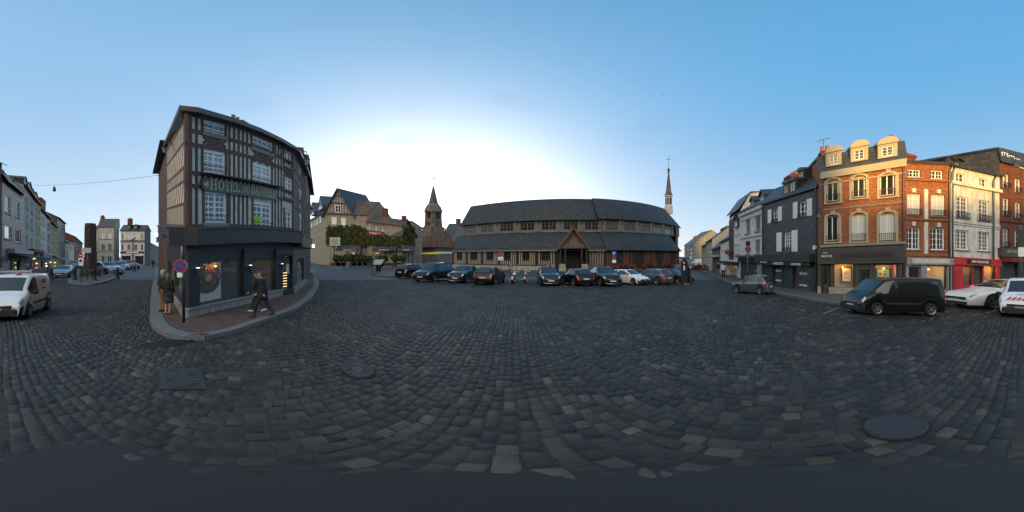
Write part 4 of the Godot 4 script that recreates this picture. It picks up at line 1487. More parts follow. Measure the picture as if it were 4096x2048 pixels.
func build_bell_tower() -> void:
	var at := Vector3(-25.8, 0, -140.0)
	var o := thing("bell_tower", "shingled wooden bell tower with flared skirt, clock and pointed spire", "tower", at)
	var t := PI * 0.25 + 0.62
	var st := begin()
	lathe(st, [Vector2(6.3, 0), Vector2(6.3, 5.4)], Vector3(0.6, 0, 0), 4, t)
	put(st, "base_wall", mat("grey_board"), o)
	st = begin()
	lathe(st, [Vector2(7.8, 5.3), Vector2(5.6, 8.0), Vector2(3.8, 10.3)], Vector3(0.6, 0, 0), 4, t)
	put(st, "skirt_roof", mat("tile"), o)
	st = begin()
	lathe(st, [Vector2(4.3, 9.0), Vector2(2.95, 12.6), Vector2(2.8, 14.4), Vector2(2.75, 17.0)], Vector3.ZERO, 4, t)
	put(st, "shaft", mat("shingle"), o)
	st = begin()
	lathe(st, [Vector2(3.1, 16.9), Vector2(2.9, 17.6), Vector2(2.5, 18.6), Vector2(1.95, 19.3), Vector2(1.55, 19.8)], Vector3.ZERO, 8, t)
	put(st, "dome", mat("shingle"), o)
	st = begin()
	lathe(st, [Vector2(1.6, 19.7), Vector2(1.15, 21.4), Vector2(0.55, 24.0), Vector2(0.06, 25.8), Vector2(0, 25.9)], Vector3.ZERO, 8, t)
	put(st, "spire", mat("slate"), o)
	st = begin()
	tube(st, [Vector3(0, 25.6, 0), Vector3(0, 28.2, 0)], [0.06, 0.03], 5)
	box(st, Vector3(0.25, 28.0, 0), Vector3(0.7, 0.3, 0.06))
	put(st, "weathervane", mat("iron"), o)
	for k in 4:
		var a := t + PI * 0.25 + PI * 0.5 * k
		var b := Basis(Vector3.UP, PI / 2 - a)
		var out := Vector3(cos(a), 0, sin(a))
		st = begin()
		for j in 6: box(st, out * 1.92 + Vector3(0, 15.0 + 0.28 * j, 0), Vector3(1.5, 0.16, 0.3), b * Basis(Vector3.RIGHT, 0.5))
		put(st, "louvre", mat("dark_timber"), o)
		st = begin()
		box(st, out * 1.95 + Vector3(0, 12.6, 0), Vector3(1.7, 1.8, 0.3), b)
		put(st, "shutter_panel", mat("dark_timber"), o)
		for side in [-1.0, 1.0]:
			st = begin()
			var q := b * Vector3(side * 2.4, 0, 0)
			tube(st, [out * 6.4 + q * 1.6 + Vector3(0, 5.2, 0), out * 2.5 + q * 0.9 + Vector3(0, 12.0, 0)], [0.22], 5)
			put(st, "buttress", mat("timber"), o)
	var a2 := t + PI * 0.25
	var best := Vector3(cos(a2), 0, sin(a2))
	for k in 4:
		var v := Vector3(cos(a2 + PI * 0.5 * k), 0, sin(a2 + PI * 0.5 * k))
		if v.dot(Vector3(0.7, 0, 0.7)) > best.dot(Vector3(0.7, 0, 0.7)): best = v
	var bb := Basis(Vector3.UP.cross(best), Vector3.UP, best)
	st = begin()
	lathe(st, [Vector2(0, 0.0), Vector2(0.95, 0.0), Vector2(0.95, 0.12), Vector2(0.0, 0.12)], best * 2.08 + Vector3(0, 12.7, 0), 20, 0.0, bb * Basis(Vector3.RIGHT, PI / 2))
	put(st, "clock_face", mat("clock_dark", Color(0.03, 0.03, 0.028), 0.5), o)
	st = begin()
	box(st, best * 2.24 + bb * Vector3(0.12, 12.9, 0), Vector3(0.1, 0.75, 0.05), bb * Basis(Vector3.BACK, -0.3))
	box(st, best * 2.24 + bb * Vector3(0.25, 12.55, 0), Vector3(0.6, 0.1, 0.05), bb * Basis(Vector3.BACK, -0.4))
	put(st, "clock_hands", mat("gold"), o)


# ---- foliage ----
func leaf_mesh(size: float) -> Mesh:
	var st := begin()
	for e in [[0.0, 0.25], [1.9, -0.2]]:
		var b := Basis(Vector3.UP, e[0])
		var q := [Vector3(-0.5, 0, 0), Vector3(0, 0.12, -0.32), Vector3(0.55, e[1], 0), Vector3(0, 0.12, 0.32)]
		for i in 4: q[i] = b * q[i] * size
		quad(st, q[0], q[1], q[2], q[3])
	st.generate_normals()
	return st.commit()


func leaves(parent: Node3D, spots: Array, mesh: Mesh, m: Material, called := "foliage") -> void:
	var mm := MultiMesh.new()
	mm.transform_format = MultiMesh.TRANSFORM_3D
	mm.use_colors = true
	mm.mesh = mesh
	mm.instance_count = spots.size()
	for i in spots.size():
		var s: Array = spots[i]
		var b := Basis.from_euler(Vector3(rnd.randf_range(-1.2, 1.2), rnd.randf() * TAU, rnd.randf_range(-1.2, 1.2))).scaled(Vector3.ONE * s[1])
		mm.set_instance_transform(i, Transform3D(b, s[0]))
		mm.set_instance_color(i, s[2])
	var o := MultiMeshInstance3D.new()
	o.multimesh = mm
	o.material_override = m
	o.name = called
	o.set_meta("kind", "stuff")
	parent.add_child(o, true)


func bush(called: String, label: String, category: String, at: Vector3, size: Vector3, count: int, leaf: float, tones: Array, group := "", stem := true) -> Node3D:
	var o := thing(called, label, category, at, 0.0, group)
	var n := FastNoiseLite.new()
	n.seed = int(at.x * 13.0) + 7
	n.frequency = 0.9
	var spots := []
	while spots.size() < count:
		var d := Vector3(rnd.randfn(), rnd.randfn(), rnd.randfn()).normalized()
		var r := (0.75 + 0.32 * n.get_noise_3dv(d * 2.0 + at)) * pow(rnd.randf_range(0.3, 1.0), 0.4)
		var p := Vector3(d.x * size.x * 0.5, size.y * 0.52 + d.y * size.y * 0.48, d.z * size.z * 0.5)
		p = Vector3(d.x * size.x * 0.5 * r, size.y * 0.5 + d.y * size.y * 0.5 * r, d.z * size.z * 0.5 * r)
		if p.y < 0.02: continue
		var c: Color = tones[rnd.randi() % tones.size()]
		var k := rnd.randf_range(0.7, 1.3)
		spots.append([p, rnd.randf_range(0.7, 1.3), Color(c.r * k, c.g * k, c.b * k)])
	leaves(o, spots, leaf_mesh(leaf), mat("leaf", Color(1, 1, 1), 0.6, {"vertex": true, "back": Color(0.3, 0.4, 0.1)}))
	if stem:
		var st := begin(true)
		tube(st, [Vector3(0, 0, 0), Vector3(0.05, size.y * 0.3, 0), Vector3(0.0, size.y * 0.62, 0.05)], [size.y * 0.045, size.y * 0.03, size.y * 0.012], 6)
		for k in 4:
			var a := TAU * k / 4.0
			tube(st, [Vector3(0.03, size.y * 0.25, 0), Vector3(cos(a) * size.x * 0.25, size.y * 0.6, sin(a) * size.z * 0.25)], [size.y * 0.02, size.y * 0.006], 5)
		put(st, "stem" if size.y < 3.0 else "trunk", mat("bark", Color(0.06, 0.045, 0.035), 0.9), o)
	return o


# ---- vehicles: one skin swept along the car, glass and lamps laid on it ----
func along(line: Array, s: float) -> float:
	for i in line.size() - 1:
		if s <= line[i + 1][0]:
			var t := clampf((s - line[i][0]) / maxf(line[i + 1][0] - line[i][0], 0.0001), 0, 1)
			return lerpf(line[i][1], line[i + 1][1], t)
	return line[-1][1]


func skin(c: Dictionary, s: float, t: float) -> Vector3:
	# s: 0 tail to 1 nose; t: -1 left sill over the roof to 1 right sill
	var L: float = c.long
	var e := clampf(minf(s, 1.0 - s) / 0.13, 0, 1)
	var half: float = c.wide * 0.5 * (1.0 - c.get("round", 0.2) * pow(1.0 - e, 2.2))
	var yt := along(c.top, s)
	var yb := minf(along(c.belt, s), yt - 0.015)
	var cab := clampf((yt - yb) / 0.3, 0, 1)
	var wr := half * lerpf(0.93, c.get("roof_in", 0.74), cab)
	var a := absf(t)
	var x := 0.0
	var y := 0.0
	var z := (s - 0.5) * L
	if a < 0.4:
		var k := a / 0.4
		x = wr * k
		y = yt - 0.045 * k * k
	elif a < 0.6:
		var k := (a - 0.4) / 0.2
		x = lerpf(wr, half * 0.975, k)
		y = lerpf(yt - 0.045, minf(yb, yt - 0.046), k)
	else:
		var k := (a - 0.6) / 0.4
		var sill: float = c.get("sill", 0.2)
		for zw in c.axles:
			var dz := absf(z - zw)
			var ra: float = c.wheel * 1.16
			if dz < ra: sill = maxf(sill, c.wheel + sqrt(ra * ra - dz * dz))
		x = half * (0.975 + 0.03 * sin(k * PI) - 0.05 * k * k)
		y = lerpf(minf(yb, yt - 0.046), minf(sill, yb - 0.03), k)
	return Vector3(x * signf(t) if t != 0.0 else 0.0, y, z)


func patch(c: Dictionary, s0: float, s1: float, t0: float, t1: float, out: float, st: SurfaceTool, ns := 6, nt := 6) -> void:
	for i in ns:
		for j in nt:
			var q := []
			for e in [[i, j], [i, j + 1], [i + 1, j + 1], [i + 1, j]]:
				var s := lerpf(s0, s1, float(e[0]) / ns)
				var t := lerpf(t0, t1, float(e[1]) / nt)
				var p := skin(c, s, t)
				var ds := skin(c, minf(s + 0.012, 1), t) - skin(c, maxf(s - 0.012, 0), t)
				var dt := skin(c, s, clampf(t + 0.02, -1, 1)) - skin(c, s, clampf(t - 0.02, -1, 1))
				var n := ds.cross(dt).normalized()
				if n.dot(Vector3(p.x, p.y - 0.5, p.z * 0.4)) < 0.0: n = -n
				q.append(p + n * out)
			quad(st, q[0], q[1], q[2], q[3])


const CARS := {
	"hatch": {"long": 4.1, "wide": 1.76, "wheel": 0.31, "axles": [-1.28, 1.3], "top": [[0, 0.55], [0.02, 0.86], [0.05, 1.0], [0.16, 1.4], [0.3, 1.47], [0.52, 1.45], [0.72, 1.0], [0.9, 0.84], [0.97, 0.72], [1.0, 0.55]], "belt": [[0, 0.5], [0.05, 0.96], [0.5, 0.92], [0.74, 0.88], [0.95, 0.72], [1, 0.5]], "glass": [0.055, 0.165, 0.54, 0.715]},
	"wagon": {"long": 4.6, "wide": 1.82, "wheel": 0.32, "axles": [-1.4, 1.4], "top": [[0, 0.55], [0.015, 0.9], [0.04, 1.02], [0.13, 1.42], [0.3, 1.48], [0.52, 1.46], [0.7, 1.02], [0.9, 0.86], [0.97, 0.74], [1.0, 0.55]], "belt": [[0, 0.5], [0.04, 0.97], [0.5, 0.94], [0.72, 0.9], [0.95, 0.74], [1, 0.5]], "glass": [0.045, 0.135, 0.535, 0.695]},
	"suv": {"long": 4.3, "wide": 1.82, "wheel": 0.34, "axles": [-1.3, 1.32], "top": [[0, 0.6], [0.02, 1.0], [0.05, 1.12], [0.14, 1.55], [0.3, 1.62], [0.53, 1.6], [0.71, 1.14], [0.9, 1.0], [0.97, 0.86], [1.0, 0.6]], "belt": [[0, 0.6], [0.05, 1.08], [0.5, 1.04], [0.73, 1.02], [0.95, 0.86], [1, 0.6]], "glass": [0.055, 0.145, 0.545, 0.705]},
	"mpv": {"long": 4.8, "wide": 1.9, "wheel": 0.33, "axles": [-1.45, 1.45], "top": [[0, 0.6], [0.02, 1.0], [0.04, 1.12], [0.1, 1.62], [0.3, 1.72], [0.6, 1.68], [0.8, 1.06], [0.93, 0.9], [0.975, 0.78], [1.0, 0.6]], "belt": [[0, 0.6], [0.04, 1.05], [0.5, 1.0], [0.8, 0.95], [0.95, 0.78], [1, 0.6]], "glass": [0.045, 0.105, 0.615, 0.79]},
	"sedan": {"long": 4.85, "wide": 1.87, "wheel": 0.345, "axles": [-1.42, 1.45], "top": [[0, 0.6], [0.015, 0.92], [0.1, 1.05], [0.3, 1.38], [0.45, 1.43], [0.55, 1.4], [0.71, 1.0], [0.9, 0.82], [0.97, 0.7], [1.0, 0.52]], "belt": [[0, 0.55], [0.05, 0.95], [0.5, 0.93], [0.74, 0.88], [0.95, 0.7], [1, 0.5]], "glass": [0.11, 0.3, 0.555, 0.705]},
	"panel_van": {"long": 4.75, "wide": 1.92, "wheel": 0.34, "axles": [-1.5, 1.5], "round": 0.12, "roof_in": 0.84, "top": [[0, 1.7], [0.006, 1.85], [0.03, 1.92], [0.3, 1.95], [0.6, 1.94], [0.7, 1.86], [0.86, 1.2], [0.955, 1.0], [0.985, 0.82], [1.0, 0.6]], "belt": [[0, 1.1], [0.1, 1.12], [0.55, 1.12], [0.86, 1.08], [0.95, 0.9], [1, 0.6]], "glass": [0.008, 0.02, 0.71, 0.855]},
	"small_van": {"long": 4.2, "wide": 1.74, "wheel": 0.31, "axles": [-1.3, 1.32], "round": 0.14, "roof_in": 0.84, "top": [[0, 1.62], [0.006, 1.76], [0.04, 1.84], [0.3, 1.88], [0.6, 1.86], [0.66, 1.78], [0.82, 1.16], [0.94, 0.98], [0.98, 0.8], [1.0, 0.6]], "belt": [[0, 1.1], [0.1, 1.1], [0.55, 1.06], [0.82, 1.02], [0.95, 0.84], [1, 0.6]], "glass": [0.008, 0.02, 0.665, 0.815]},
}


func paint(key: String) -> StandardMaterial3D:
	var c: Color = {"black_paint": Color(0.008, 0.008, 0.01), "navy_paint": Color(0.012, 0.016, 0.026), "white_car_paint": Color(0.72, 0.73, 0.74), "silver_paint": Color(0.3, 0.32, 0.35), "grey_paint": Color(0.1, 0.11, 0.125), "steel_blue_paint": Color(0.17, 0.21, 0.26), "blue_grey_paint": Color(0.07, 0.1, 0.14), "red_paint": Color(0.18, 0.012, 0.014), "light_blue_paint": Color(0.3, 0.36, 0.44)}[key]
	return mat(key, c, 0.28 if c.r > 0.5 else 0.3, {"coat": 0.5 if c.r < 0.05 else 1.0, "spec": 0.25 if c.r < 0.05 else 0.5, "metal": 0.0 if c.r > 0.5 or c.r < 0.05 else 0.45})


func vehicle(kind: String, label: String, at: Vector3, turn_deg: float, color: String, scale_ := 1.0, o := {}) -> Node3D:
	var c: Dictionary = CARS[kind].duplicate()
	var root := thing(o.get("called", "parked_car"), label, o.get("category", "car"), at, deg_to_rad(turn_deg), o.get("group", "cars parked around the square"))
	root.scale = Vector3.ONE * scale_
	var van: bool = kind.ends_with("van")
	var ns := 46
	var nt := 26
	var st := begin(true)
	for i in ns:
		for j in nt:
			var s0 := float(i) / ns; var s1 := float(i + 1) / ns
			var t0 := lerpf(-1, 1, float(j) / nt); var t1 := lerpf(-1, 1, float(j + 1) / nt)
			quad(st, skin(c, s0, t0), skin(c, s0, t1), skin(c, s1, t1), skin(c, s1, t0))
	st.set_smooth_group(-1)
	for s in [0.0, 1.0]:
		var mid := Vector3(0, (along(c.top, s) + 0.25) * 0.5, (s - 0.5) * c.long)
		for j in nt:
			tri(st, skin(c, s, lerpf(-1, 1, float(j) / nt)), skin(c, s, lerpf(-1, 1, float(j + 1) / nt)), mid)
		tri(st, skin(c, s, -1.0), skin(c, s, 1.0), mid)
	put(st, "body", paint(color), root)
	# underside, dark
	st = begin()
	box(st, Vector3(0, 0.36, 0), Vector3(c.wide * 0.84, 0.28, c.long * 0.9))
	put(st, "underbody", mat("tyre", Color(0.012, 0.012, 0.012), 0.85), root)
	var glass := mat("car_glass", Color(0.012, 0.016, 0.018), 0.03, {"spec": 0.65})
	var g: Array = c.glass
	st = begin(true)
	patch(c, g[2] + 0.005, g[3] - 0.005, -0.34, 0.34, 0.007, st)
	put(st, "windscreen", glass, root)
	if not van:
		st = begin(true)
		patch(c, g[0] + 0.006, g[1], -0.33, 0.33, 0.007, st)
		put(st, "rear_window", glass, root)
	for side in [-1.0, 1.0]:
		if van:
			st = begin(true)
			patch(c, g[2] - 0.115, g[3] - 0.035, side * 0.425, side * 0.59, 0.007, st)
			put(st, "side_window", glass, root)
			if o.get("panels", false):
				st = begin(true)
				patch(c, 0.09, g[2] - 0.15, side * 0.44, side * 0.585, 0.012, st, 10, 4)
				put(st, "side_panel", glass, root)
			st = begin(true)
			patch(c, 0.12, g[2] + 0.06, side * 0.79, side * 0.83, 0.018, st, 10, 2)
			put(st, "rub_strip", mat("trim_plastic", Color(0.015, 0.016, 0.018), 0.6), root)
		else:
			var mid: float = lerpf(g[1], g[2], 0.46)
			for e in [[g[0] + 0.06, mid - 0.012], [mid + 0.012, g[3] - 0.03]]:
				st = begin(true)
				patch(c, e[0], e[1], side * 0.425, side * 0.585, 0.006, st, 8, 4)
				put(st, "side_window", glass, root)
			for s in [g[0] + 0.16, mid + 0.05]:
				st = begin()
				box(st, skin(c, s, side * 0.66) + Vector3(side * 0.012, 0, 0), Vector3(0.03, 0.03, 0.17))
				put(st, "door_handle", paint(color), root)
		# mirrors
		st = begin(true)
		var mp := skin(c, g[3] - 0.06, side * 0.6) + Vector3(side * 0.12, 0.05, 0)
		lathe(st, [Vector2(0, -0.09), Vector2(0.09, -0.05), Vector2(0.1, 0.04), Vector2(0.0, 0.09)], mp, 8)
		put(st, "wing_mirror", mat("trim_plastic", Color(0.015, 0.016, 0.018), 0.6) if van else paint(color), root)
		# lamps
		st = begin(true)
		patch(c, 0.945 if van else 0.94, 0.985, side * (0.42 if van else 0.36), side * (0.66 if van else 0.58), 0.01, st, 4, 5)
		put(st, "headlight", mat("headlight", Color(0.36, 0.39, 0.42), 0.12, {"metal": 0.5, "coat": 1.0}), root)
		st = begin(true)
		if van: patch(c, 0.0, 0.02, side * 0.64, side * 0.8, 0.02, st, 3, 4)
		elif kind == "mpv" or kind == "hatch" and o.get("tall_lamps", false): patch(c, 0.008, 0.06, side * 0.5, side * 0.74, 0.012, st, 4, 4)
		else: patch(c, 0.005, 0.05, side * 0.42, side * 0.7, 0.012, st, 4, 4)
		put(st, "tail_light", mat("tail_light", Color(0.42, 0.02, 0.015), 0.15, {"coat": 1.0}), root)
		if o.get("seams", false):
			for s in ([g[2] - 0.14, g[3] - 0.01, 0.1] if van else [g[0] + 0.13, lerpf(g[1], g[2], 0.46), g[3] - 0.02]):
				st = begin(true)
				patch(c, s, s + 0.0035, side * (0.44 if van else 0.6), side * 0.95, 0.003, st, 1, 10)
				put(st, "door_gap", mat("black"), root)
	# nose and tail furniture
	var zf: float = c.long * 0.5
	var yn: float = along(c.top, 1.0)
	st = begin()
	cham(st, Vector3(0, yn - 0.03, zf - 0.01), Vector3(c.wide * 0.62, 0.13, 0.06), 0.02)
	cham(st, Vector3(0, 0.27, zf - 0.02), Vector3(c.wide * 0.7, 0.12, 0.08), 0.02)
	put(st, "grille", mat("trim_plastic", Color(0.015, 0.016, 0.018), 0.6), root)
	st = begin()
	box(st, Vector3(0, yn - 0.13, zf + 0.02), Vector3(0.52, 0.11, 0.02))
	put(st, "number_plate", mat("plate", Color(0.6, 0.6, 0.57), 0.5), root)
	st = begin()
	box(st, Vector3(0, 0.62 if not van else 0.7, -zf - 0.012), Vector3(0.52, 0.11, 0.02))
	put(st, "number_plate", mats["plate"], root)
	if o.get("bumper_band", van):
		st = begin(true)
		patch(c, 0.955, 1.0, -1.0, -0.72, 0.015, st, 4, 4)
		patch(c, 0.955, 1.0, 0.72, 1.0, 0.015, st, 4, 4)
		st.set_smooth_group(-1)
		cham(st, Vector3(0, 0.36, zf - 0.02), Vector3(c.wide * 0.8, 0.26, 0.14), 0.05)
		put(st, "front_bumper", mat("trim_plastic", Color(0.015, 0.016, 0.018), 0.6), root)
		st = begin()
		cham(st, Vector3(0, 0.42, -zf - 0.03), Vector3(c.wide * 0.88, 0.26, 0.1), 0.03)
		put(st, "rear_bumper", mat("trim_plastic", Color(0.015, 0.016, 0.018), 0.6), root)
	if o.get("chrome", false):
		st = begin()
		for x in [-1.0, 1.0]:
			tube(st, [Vector3(x * c.wide * 0.4, yn + 0.05, zf - 0.1), Vector3(x * c.wide * 0.2, yn - 0.02, zf + 0.03), Vector3(0, yn - 0.04, zf + 0.04)], [0.018], 5)
			tube(st, [Vector3(x * c.wide * 0.36, 0.33, zf - 0.02), Vector3(x * c.wide * 0.26, 0.24, zf + 0.04), Vector3(0, 0.24, zf + 0.05)], [0.022], 5)
		put(st, "chrome_trim", mat("chrome", Color(0.6, 0.6, 0.6), 0.2, {"metal": 1.0}), root)
	if o.get("rack", false):
		for x in [-0.55, 0.55]:
			st = begin(true)
			tube(st, [Vector3(x * c.wide * 0.5 * 1.25, along(c.top, 0.15) + 0.0, -zf * 0.72), Vector3(x * c.wide * 0.5 * 1.25, along(c.top, 0.3) + 0.05, -zf * 0.4), Vector3(x * c.wide * 0.5 * 1.25, along(c.top, 0.5) + 0.03, 0.1)], [0.02], 5)
			put(st, "roof_rail", mats["chrome"] if mats.has("chrome") else mat("gutter"), root)
	# wheels
	for zw in c.axles:
		for side in [-1.0, 1.0]:
			wheel(root, Vector3(side * (c.wide * 0.5 - 0.1), c.wheel, zw), c.wheel, side, o.get("alloy", true))
	return root


func wheel(root: Node3D, at: Vector3, r: float, side: float, alloy: bool) -> void:
	var key := "wheel_%d_%d_%s" % [int(r * 1000), int(side), alloy]
	if not texs.has(key):
		var b := Basis(Vector3.BACK, -side * PI / 2)
		var st := begin(true)
		lathe(st, [Vector2(r * 0.64, -0.11), Vector2(r * 0.93, -0.11), Vector2(r, -0.07), Vector2(r, 0.07), Vector2(r * 0.93, 0.11), Vector2(r * 0.66, 0.11), Vector2(r * 0.62, 0.08), Vector2(0.0, 0.02)], Vector3.ZERO, 22, 0.0, b)
		st.generate_normals()
		var s := begin()
		lathe(s, [Vector2(r * 0.67, 0.085), Vector2(r * 0.67, 0.112), Vector2(r * 0.58, 0.09)], Vector3.ZERO, 22, 0.0, b)
		var n := 5 if alloy else 8
		for k in n:
			var a := TAU * k / n
			box(s, b * (Vector3(cos(a) * r * 0.32, 0.085, sin(a) * r * 0.32)), Vector3(r * 0.62, 0.03, r * (0.16 if alloy else 0.24)), b * Basis(Vector3.UP, -a))
		lathe(s, [Vector2(0, 0.06), Vector2(r * 0.16, 0.06), Vector2(r * 0.16, 0.11), Vector2(0, 0.115)], Vector3.ZERO, 10, 0.0, b)
		s.generate_normals()
		texs[key] = [st.commit(), s.commit()]
	var o := put_mesh(texs[key][0], "wheel", mat("tyre", Color(0.012, 0.012, 0.012), 0.85), root)
	o.position = at
	put_mesh(texs[key][1], "rim", mat("rim_metal", Color(0.32, 0.32, 0.32), 0.35, {"metal": 0.8}), o)


func motorcycle(label: String, at: Vector3, turn_deg: float, tank: Color, key: String) -> void:
	# seen from behind: local +z is the front
	var o := thing("motorcycle", label, "motorcycle", at, deg_to_rad(turn_deg), "motorcycles parked between the cars")
	o.rotation.z = 0.12
	for z in [-0.68, 0.75]:
		var st := begin(true)
		var b := Basis(Vector3.BACK, PI / 2)
		lathe(st, [Vector2(0.2, -0.06), Vector2(0.3, -0.07), Vector2(0.33, 0.0), Vector2(0.3, 0.07), Vector2(0.2, 0.06), Vector2(0.2, -0.06)], Vector3(0, 0.33, z), 18, 0.0, b)
		var w := put(st, "wheel", mat("tyre", Color(0.012, 0.012, 0.012), 0.85), o)
		st = begin()
		lathe(st, [Vector2(0.0, -0.03), Vector2(0.2, -0.02), Vector2(0.2, 0.02), Vector2(0.0, 0.03)], Vector3(0, 0.33, z), 12, 0.0, b)
		put(st, "rim", mat("chrome", Color(0.6, 0.6, 0.6), 0.2, {"metal": 1.0}), w)
		st = begin(true)
		for k in 6:
			var a0 := PI * 0.1 + PI * 0.8 * k / 6.0
			var a1 := PI * 0.1 + PI * 0.8 * (k + 1) / 6.0
			quad(st, Vector3(-0.09, 0.33 + sin(a0) * 0.37, z + cos(a0) * 0.37), Vector3(0.09, 0.33 + sin(a0) * 0.37, z + cos(a0) * 0.37), Vector3(0.09, 0.33 + sin(a1) * 0.37, z + cos(a1) * 0.37), Vector3(-0.09, 0.33 + sin(a1) * 0.37, z + cos(a1) * 0.37))
		put(st, "mudguard", mat(key, tank, 0.25, {"coat": 1.0}), o)
	var st2 := begin(true)
	lathe(st2, [Vector2(0, -0.34), Vector2(0.14, -0.24), Vector2(0.19, 0.05), Vector2(0.15, 0.24), Vector2(0, 0.3)], Vector3(0, 0.82, 0.18), 12, 0.0, Basis(Vector3.RIGHT, PI / 2))
	put(st2, "fuel_tank", mats[key], o)
	st2 = begin(true)
	lathe(st2, [Vector2(0, -0.36), Vector2(0.15, -0.3), Vector2(0.17, 0.0), Vector2(0.12, 0.3), Vector2(0, 0.34)], Vector3(0, 0.74, -0.35), 10, 0.0, Basis(Vector3.RIGHT, PI / 2 - 0.15).scaled(Vector3(1, 0.55, 1)))
	put(st2, "seat", mat("black"), o)
	st2 = begin()
	cham(st2, Vector3(0, 0.45, 0.05), Vector3(0.36, 0.34, 0.5), 0.05)
	put(st2, "engine", mat("gutter"), o)
	st2 = begin()
	for x in [-0.1, 0.1]:
		tube(st2, [Vector3(x, 0.33, 0.75), Vector3(x, 1.0, 0.45)], [0.03], 6)
	put(st2, "fork", mats["chrome"], o)
	st2 = begin()
	tube(st2, [Vector3(-0.42, 1.08, 0.2), Vector3(-0.2, 1.12, 0.42), Vector3(0.2, 1.12, 0.42), Vector3(0.42, 1.08, 0.2)], [0.02], 6)
	for x in [-0.42, 0.42]:
		tube(st2, [Vector3(x * 0.8, 1.1, 0.35), Vector3(x * 1.0, 1.3, 0.38)], [0.012], 5)
	put(st2, "handlebar", mats["chrome"], o)
	for x in [-0.44, 0.44]:
		st2 = begin(true)
		lathe(st2, [Vector2(0, -0.02), Vector2(0.08, -0.01), Vector2(0.08, 0.01), Vector2(0, 0.02)], Vector3(x, 1.34, 0.38), 10, 0.0, Basis(Vector3.RIGHT, PI / 2))
		put(st2, "mirror", mats["chrome"], o)
	for x in [-0.2, 0.22]:
		st2 = begin(true)
		tube(st2, [Vector3(x * 0.8, 0.35, 0.1), Vector3(x, 0.28, -0.3), Vector3(x, 0.32, -0.95)], [0.05, 0.055, 0.06], 7)
		put(st2, "exhaust", mats["chrome"], o)
	st2 = begin(true)
	lathe(st2, [Vector2(0, 0.0), Vector2(0.1, 0.03), Vector2(0.1, 0.1), Vector2(0, 0.12)], Vector3(0, 0.95, 0.62), 10, 0.0, Basis(Vector3.RIGHT, PI / 2))
	put(st2, "headlight", mat("headlight", Color(0.36, 0.39, 0.42), 0.12, {"metal": 0.5, "coat": 1.0}), o)
	st2 = begin()
	box(st2, Vector3(0, 0.5, -1.06), Vector3(0.2, 0.17, 0.02))
	put(st2, "number_plate", mat("plate", Color(0.6, 0.6, 0.57), 0.5), o)
	st2 = begin()
	box(st2, Vector3(0, 0.72, -1.0), Vector3(0.14, 0.09, 0.06))
	put(st2, "tail_light", mat("tail_light", Color(0.42, 0.02, 0.015), 0.15, {"coat": 1.0}), o)


